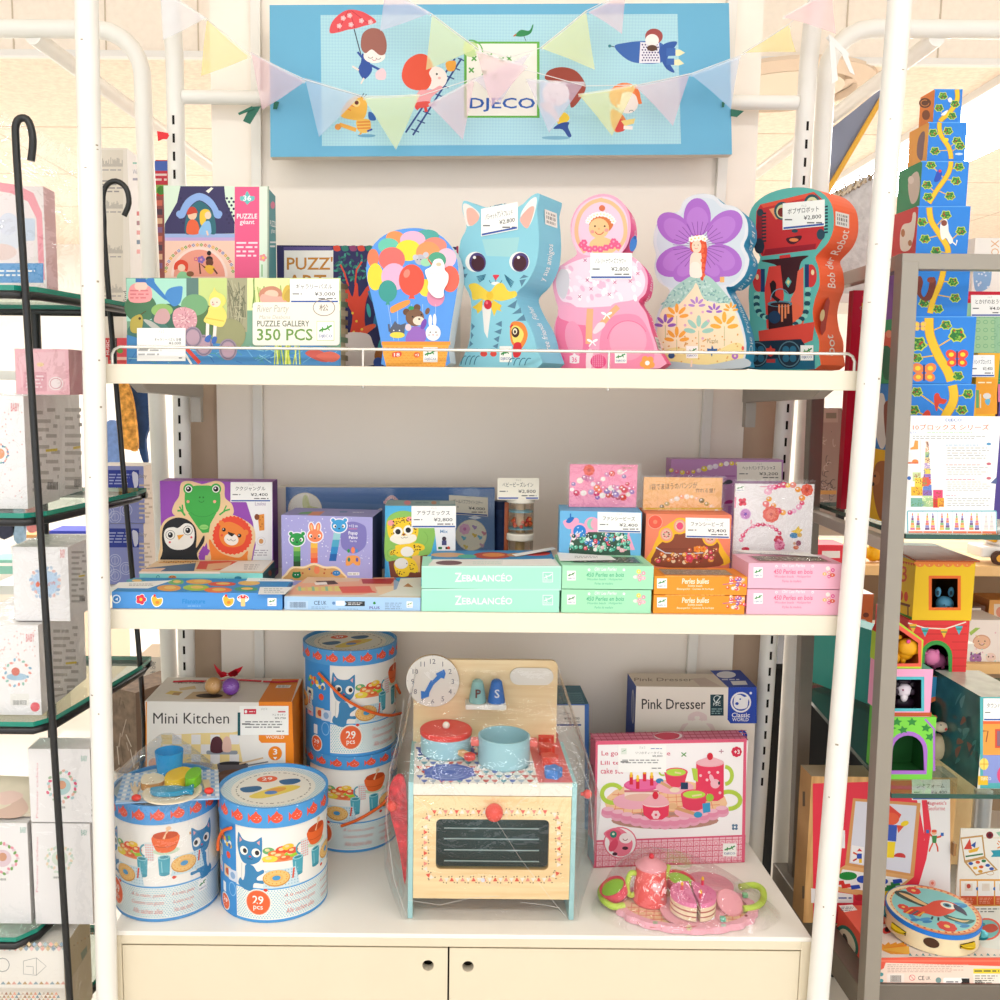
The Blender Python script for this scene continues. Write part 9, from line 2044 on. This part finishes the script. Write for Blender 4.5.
WO=wood('b98a54','d8aa70',(30,3,3));WO2=wood('a88050','c49a66',(30,3,3))
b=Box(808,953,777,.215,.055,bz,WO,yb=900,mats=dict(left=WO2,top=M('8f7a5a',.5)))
A=b.front.fr(790,760,.21)
A.poly([(108,112),(762,92),(762,800),(108,800)],'e8354a');A.poly([(578,95),(762,92),(762,800),(560,800),(600,620),(635,480),(640,360),(620,250)],'eeeaea');A.rect(640,250,650,260,'eeeaea')
A.poly([(620,110),(655,200),(672,330),(650,470),(600,640),(580,655),(620,500),(640,380),(635,290)],'e8354a')
A.txt("Magnetic's",648,196,745,218,'d8485a',.02);A.txt('Geoforme',652,220,738,240,'d8707a',.01)
A.poly([(300,182),(622,205),(590,555),(262,500)],'d89a5e');A.poly([(312,196),(603,218),(572,540),(282,490)],'dcdce8')
A.poly([(262,500),(590,555),(460,670),(200,620),(200,540)],'e2ac70');A.poly([(250,520),(560,568),(470,640),(215,600)],'f2f0ee')
A.poly([(475,215),(530,260),(510,300),(445,300)],'e2483a');A.ell(480,280,40,30,'e8603e');A.poly([(430,305),(510,310),(505,388),(430,380)],'3a5ab8');A.poly([(508,310),(545,312),(515,348)],'e2543a');A.ell(546,302,20,12,'f0d02a',-20);A.poly([(460,388),(502,390),(495,466),(455,464)],'f4d42e');A.ell(522,460,28,18,'c83a3a',a0=180,a1=380)
for(x,y,rx,ry,c)in((275,552,44,20,'1f8a3a'),(345,568,28,18,'2a50b8'),(445,578,22,14,'2a50b8')):A.ell(x,y,rx,ry,c)
for(x,y,c)in((235,585,'d8362e'),(265,600,'d8362e'),(310,605,'2a4ab0'),(500,590,'2f8a4a'),(480,605,'2f8a4a'),(460,615,'2f8a4a'),(510,577,'2a50b8'),(445,635,'f0d02a')):A.poly([(x-22,y-8),(x+20,y-12),(x+26,y+6),(x-18,y+12)],c)
A.ell(330,655,22,16,'c8303a');A.poly([(295,405),(352,415),(345,495),(288,485)],'f4f0f0');A.poly([(318,435),(330,420),(345,435)],'d83a3a');A.rect(318,445,342,470,'2a4ab0');A.line([(320,450),(300,440)],8,'d8502e');A.line([(318,470),(300,480)],8,'c8302a');A.rect(328,470,342,490,'f0c02a')
A.poly([(100,610),(300,640),(300,680),(100,680)],'f2efee');A.micro(230,648,295,665,1,'5a6aa8')
A.line([(660,345),(675,362),(690,370),(715,365),(725,352)],9,'e2543a');A.ell(686,345,13,12,'f0b890');A.ell(686,338,13,7,'e2543a');A.rect(648,332,662,348,'2f6ab8');A.rect(718,346,732,362,'2f6ab8');A.poly([(675,360),(700,360),(696,395),(678,395)],'3f8a4a');A.line([(680,395),(668,420),(662,436)],7,'e2543a');A.line([(694,395),(702,415),(704,436)],7,'e2543a');A.ell(678,588,16,18,'f4c0b8');A.ell(678,586,7,8,'e2705a');A.micro(645,625,735,645,2,'d89aa0')
A.rect(240,335,262,420,'f0eeee')
Lf=b.left.fr(790,760,.21);Lf.rect(60,150,72,220,'6a5a48');Lf.rect(58,600,68,660,'6a5a48')
b.done('magnet_case','wooden magnet picture case with red front behind the grey post','toy case',None,parts=True)
card(b.t,912,779.5,950,800,.2145,'ジオフォーム','6,400',label='grey tinted price card');
g=G();p0=P(952.5,848,Y=.213);g.box(p0 .x-.002,.205,p0 .z-.012,p0 .x+.003,.2148,p0 .z+.012,M('a87848',.5));g.build('latch',b.t,label='small brown latch')
b=Box(958,1015,829,.235,.003,bz,'f3eee6',yb=905)
A=b.front.fr(790,740,.26)
A.rect(652,535,900,640,'e8a850');A.rect(655,375,900,378,'e8d8b8')
for k in range(4):A.rect(657+k*66,542,718+k*66,600,'f8f4ee');A.rect(657+k*66,600,718+k*66,634,'d8582e');A.micro(662+k*66,605,712+k*66,630,4,'f0b090',seed=k);A.ell(722+k*66,572,7,7,'2f6ab0');A.rect(672+k*66,552,702+k*66,580,'e8dccc');A.ell(687+k*66,562,8,9,('c84a3a','e8d8c8','d8a04a','4a8ab0')[k])
A.poly([(655,375),(742,365),(752,450),(670,470)],'c89a5a');A.poly([(660,381),(737,372),(746,446),(674,463)],'f6f2ec');A.poly([(668,420),(692,378),(700,420)],'d8483a');A.poly([(695,405),(715,390),(712,415)],'2f5aa8');A.poly([(685,425),(730,410),(720,428),(690,435)],'f0b83a');A.line([(675,448),(742,438)],6,'3f7a4a')
A.poly([(670,470),(752,450),(800,500),(715,522)],'c89a5a');A.poly([(680,472),(750,456),(790,498),(716,516)],'f6f0e8')
for x,y,c in((695,475,'2f5ab0'),(722,470,'d8582e'),(745,465,'2f7a4a'),(712,492,'f0b83a'),(735,488,'d8582e'),(760,482,'2f5ab0'),(732,505,'d8a03a'),(775,495,'3a5ab0')):A.ell(x,y,9,6,c)
A.ell(768,366,14,14,'8a1f30');A.ell(768,366,8,8,'4a1020');A.poly([(792,355),(812,352),(806,372)],'9ac8a8');A.txt('ジオ',795,385,850,418,'e8842e',.03);A.poly([(772,425),(850,420),(850,448),(772,450),(782,438)],'2f9ab0');A.poly([(655,510),(680,500),(698,516),(674,528)],'f6f0e8');A.ring(770,512,14,7,2,'c89a5a')
b.done('poster_card','cream instruction poster with magnet pictures beside the wooden case','poster')
WL=wood('e3b77c','f2cf9a',(2,30,2))
wu=thing('wooden_display_unit','pale wooden display unit with toy boxes behind the grey stand','shelving',(1.5,1.4,0))
Yw=1.15;zw=[P(980,y,Y=Yw).z for y in(566,664)]
xw0,xw1=P(806,570,Y=Yw).x,2.6
for z in zw:
 g=G();g.box(xw0,Yw,z-.03,xw1,Yw+.5,z,WL);g.build('shelf',wu,bevel=.002)
g=G();g.box(xw0,Yw+.5,0,xw1,Yw+.52,zw[0],M('b59a7c',.6,noise=.06,scale=6));g.build('back_panel',wu)
g=G();xs=P(952,800,Y=.62).x;xs2=P(984,800,Y=.62).x;g.box(xs-.08,.62,0,xs2,.66,P(960,735,Y=.62).z,WL);g.build('side_panel',wu)
for x in(xw0+.02,xw1-.05):g=G();g.box(x,Yw+.02,0,x+.03,Yw+.48,zw[1]-.03,WL);g.build('leg',wu)
g=G();q=P(982,810,Y=.55);g.lathe((q.x,.55,0),[(.019,0),(.019,P(982,790,Y=.55).z)],M('d8dadc',.3,.5),24);tag(g.build('table_leg',origin=(q.x,.55,0)),'round white table leg beside the pale wooden panel','table leg')
zt_=zw[0]+.001
def truck(px,label):
 t=thing('toy_truck',label,'toy vehicle',P(px,566,Y=Yw+.1));x=P(px,555,Y=Yw+.1).x;y=Yw+.025
 g=G();g.box(x-.055,y,zt_+.018,x+.11,y+.08,zt_+.05,M('f6f2ee',.4));g.box(x-.005,y,zt_+.05,x+.11,y+.08,zt_+.098,M('f6f2ee',.4));g.build('body',t,bevel=.006)
 g=G();g.box(x+.02,y-.001,zt_+.06,x+.075,y+.001,zt_+.085,'f0a070');g.box(x+.03,y-.002,zt_+.064,x+.06,y,zt_+.08,'e8d8c8');g.build('window',t,label='orange window')
 g=G();g.box(x-.02,y+.01,zt_+.06,x+.01,y+.07,zt_+.095,M('f4b01e',.4));g.build('load',t,bevel=.01,label='yellow load')
 for dx in(-.01,.06):
  g=G();g.lathe((x+dx,y-.004,zt_+.02),[(.02,0),(.02,.014)],M('4a2a1a',.5),24,ax=(0,-1,0));g.lathe((x+dx,y-.0185,zt_+.02),[(.011,0),(.009,.001),(0,.001)],M('f2b03a',.5),18,ax=(0,-1,0));g.build('wheel',t)
truck(985,'white toy truck with yellow load and brown wheels on the wooden unit')
c=P(873,556,Y=Yw+.05);g=G();c.z=zt_+.022
for dx,dz,r in((0,0,.022),(-.02,.006,.017),(.022,-.004,.018),(.0,.022,.014)):g.ball(c+Vector((dx,0,dz)),r,M('f4b414',.4),14)
tag(g.build('toy_figure',origin=c),'lumpy yellow toy on the wooden unit seen between the posts','toy')
b=Box(812,846,545,Yw+.02,.1,zt_,'e8384a',yb=565);A=b.front;A.rect(822,551,840,558,'f6f0ee');A.rect(845,545,848,566,'f08a4a');b.done('toy_box','red and white toy box on the wooden unit behind the pink bead cartons','toy box')
z2_=zw[1]+.001
b=Box(968.5,1004,620,Yw+.02,.12,z2_,'fbeee6',yb=662,mats=dict(top='f4f0ee'));A=b.front.fr(870,530,.16);A.ell(698,700,56,46,'e0a88a');A.ell(698,702,50,40,'f2c0a0');A.eyes(698,695,20,4);A.smile(698,702,18,3);A.ell(660,805,38,34,'b078b0');A.eyes(660,795,14,4);A.poly([(625,785),(630,760),(650,775)],'7a4a7a');A.poly([(672,775),(692,762),(694,785)],'7a4a7a');A.ell(755,795,32,28,'f6d8c8');A.eyes(755,792,14,5,'6a4a3a');A.poly([(620,640),(660,610),(690,612),(630,660)],'a8c85a');A.rect(620,838,800,885,'f2a04a')
for k in range(16):rn=random.Random(k);A.dots([(rn.uniform(625,790),rn.uniform(640,830))],6,('f0c0c8','f6dca0','c8e0d8')[k%3],5)
b.done('toy_box','pale carton with smiling round faces on the lower wooden shelf','toy box')
b=Box(970,984,606,Yw+.2,.1,z2_,'6a4a3c',yb=640,mats=dict(top='8a6a5a'));A=b.front;A.rect(971,608,981,616,'f4efe8');A.ell(978,617,3,3,'e8a080');b.done('toy_box','small brown carton with white label behind the smiling face carton','toy box')
b=Box(988,1020,600,Yw+.2,.1,z2_,'f0b060',yb=640,mats=dict(left='b87a4a',top='d8a060'));A=b.front;A.rect(994,604,1010,622,'f6e4d0');A.ell(1000,612,4,5,'e89a80');b.done('toy_box','orange and cream carton behind the smiling face carton','toy box')
b=Box(856,873,594,Yw-.25,.06,P(862,640,Y=Yw-.25).z,'c05a24',yb=625,mats=dict(top='f0e8e0'));A=b.front;A.ell(866,615,3,2.5,'6a2a10');A.ell(862,622,5,3,'b8b0b0');b.done('toy_box','rust orange carton beside the grey post above the teal carton','toy box')
zs=P(862,640,Y=Yw-.25).z-.001
g=G();xa=P(848,640,Y=Yw-.26).x;g.box(xa,Yw-.27,zs-.02,xa+.32,Yw-.03,zs,PW);tag(g.build('shelf_board',origin=(xa,Yw-.2,zs)),'white shelf board behind the teal carton carrying the rust carton','shelf board')
zb=P(832,524,Y=.56).z
g=G();x0,x1=P(812,524,Y=.56).x,P(900,524,Y=.56).x;g.box(x0,.555,zb-.025,x1,.72,zb,M('d9c9b2',.5));tag(g.build('shelf_board',origin=((x0+x1)/2,.6,zb)),'beige shelf board behind the rack right of the bracelet card','shelf board')
b=Box(821,839,408,.58,.06,zb+.001,'a99c92',yb=510,mats=dict(top='f0ece8',right='d8cfc6'));A=b.front.fr(790,380,.16);A.rect(206,180,300,265,'bcb0a4');A.rect(225,205,290,240,'8a8a7a')
for k in range(26):rn=random.Random(k);x,y=rn.uniform(195,280),rn.uniform(320,800);A.arc(x,y,rn.uniform(8,22),rn.uniform(8,30),rn.uniform(0,180),rn.uniform(200,360),4,('6a6468','d0c8c0','5a5458')[k%3],8)
A.rect(190,690,290,715,'d8a860');b.done('toy_box','narrow grey doodle print carton behind the rack next to dark red frame','toy box')
b=Box(841,848,410,.60,.05,zb+.001,'2a2a2e',yb=510);A=b.front
for k in range(12):A.rect(841,416+k*8,848,420+k*8,('4a4a4e','6a5a5a','1a1a1e','5a6a5a')[k%4])
b.done('toy_box','black narrow carton squeezed between the doodle carton and dark red frame','toy box')
x0,x1=P(757,860,Y=.7).x,P(850,860,Y=.7).x
t=thing('gap_shade_block','near black block added to darken the gap behind the storage cabinet','shade block',((x0+x1)/2,.85,0));g=G();g.box(x0,.7,0,x1+.03,1.0,P(830,668,Y=.7).z,M('1b1a1c',.6));g.build('body',t);g=G();g.box(x0-.005,.69,P(830,668,Y=.7).z,x1+.035,1.005,P(830,668,Y=.7).z+.012,M('2c2a2c',.5));g.build('top',t)  # invented dark block that puts shade into the gap behind the cabinet
zb=zT+.016
t=thing('plush_bag','pale grey plush bag with brown fur trim in clear film behind the robot','bag',P(850,280,Y=.55));x0,x1=P(822,280,Y=.55).x,P(893,280,Y=.55).x
q=[P(x,y,Y=.56)for x,y in smooth_pts([(826,289),(824,240),(836,200),(850,185),(874,178),(884,220),(886,290)],3)]
g=G();g.prism(q,(0,.12,0),M('cfcbc8',.8,noise=.12,scale=70,bump=.4),smooth=True);g.build('body',t)
g=G();rn=random.Random(9)
for k in range(46):
 f=k/45;p=P(834+36*f,200-20*f,Y=.555+rn.uniform(0,.02));g.lathe(p,[(.004,0),(.0006,rn.uniform(.014,.024))],M(('b09a7c','d8c8b0','8f7a60')[k%3],.9),6,ax=(rn.uniform(-.8,.8),rn.uniform(-.4,.4),.8))
g.build('fur_trim',t,label='brown fur trim')
g=G();p0,p1=P(834,300,Y=.62),P(890,300,Y=.62);zz=P(850,292,Y=.62).z;g.box(p0 .x-.08,.54,zz-.03,p1 .x+.1,.85,zz-.011,PW);tag(g.build('shelf_board',origin=(p0 .x,.62,zz)),'white shelf board under the plush bag behind the robot','shelf board')
t=thing('sloping_banner','grey blue sloping banner with yellow pole behind the right white post','banner',P(829,190,Y=1.0))
g=G();g.prism([P(x,y,Y=1.0)for x,y in((822,136),(882,88),(880,105),(824,196))],(0,.01,0),M('8f95ab',.7));g.build('cloth',t)
g=G();g.tube([P(882,98,Y=.99),P(824,197,Y=.99)],.0065,M('f0b848',.5),10);g.build('pole',t,label='yellow pole')
SC.view_settings.view_transform='Standard'
SC.view_settings.look='None'
SC.view_settings.exposure=-0.3
SC.view_settings.gamma=1
SC.cycles.use_denoising=True
SC.cycles.max_bounces=8
SC.cycles.transparent_max_bounces=24
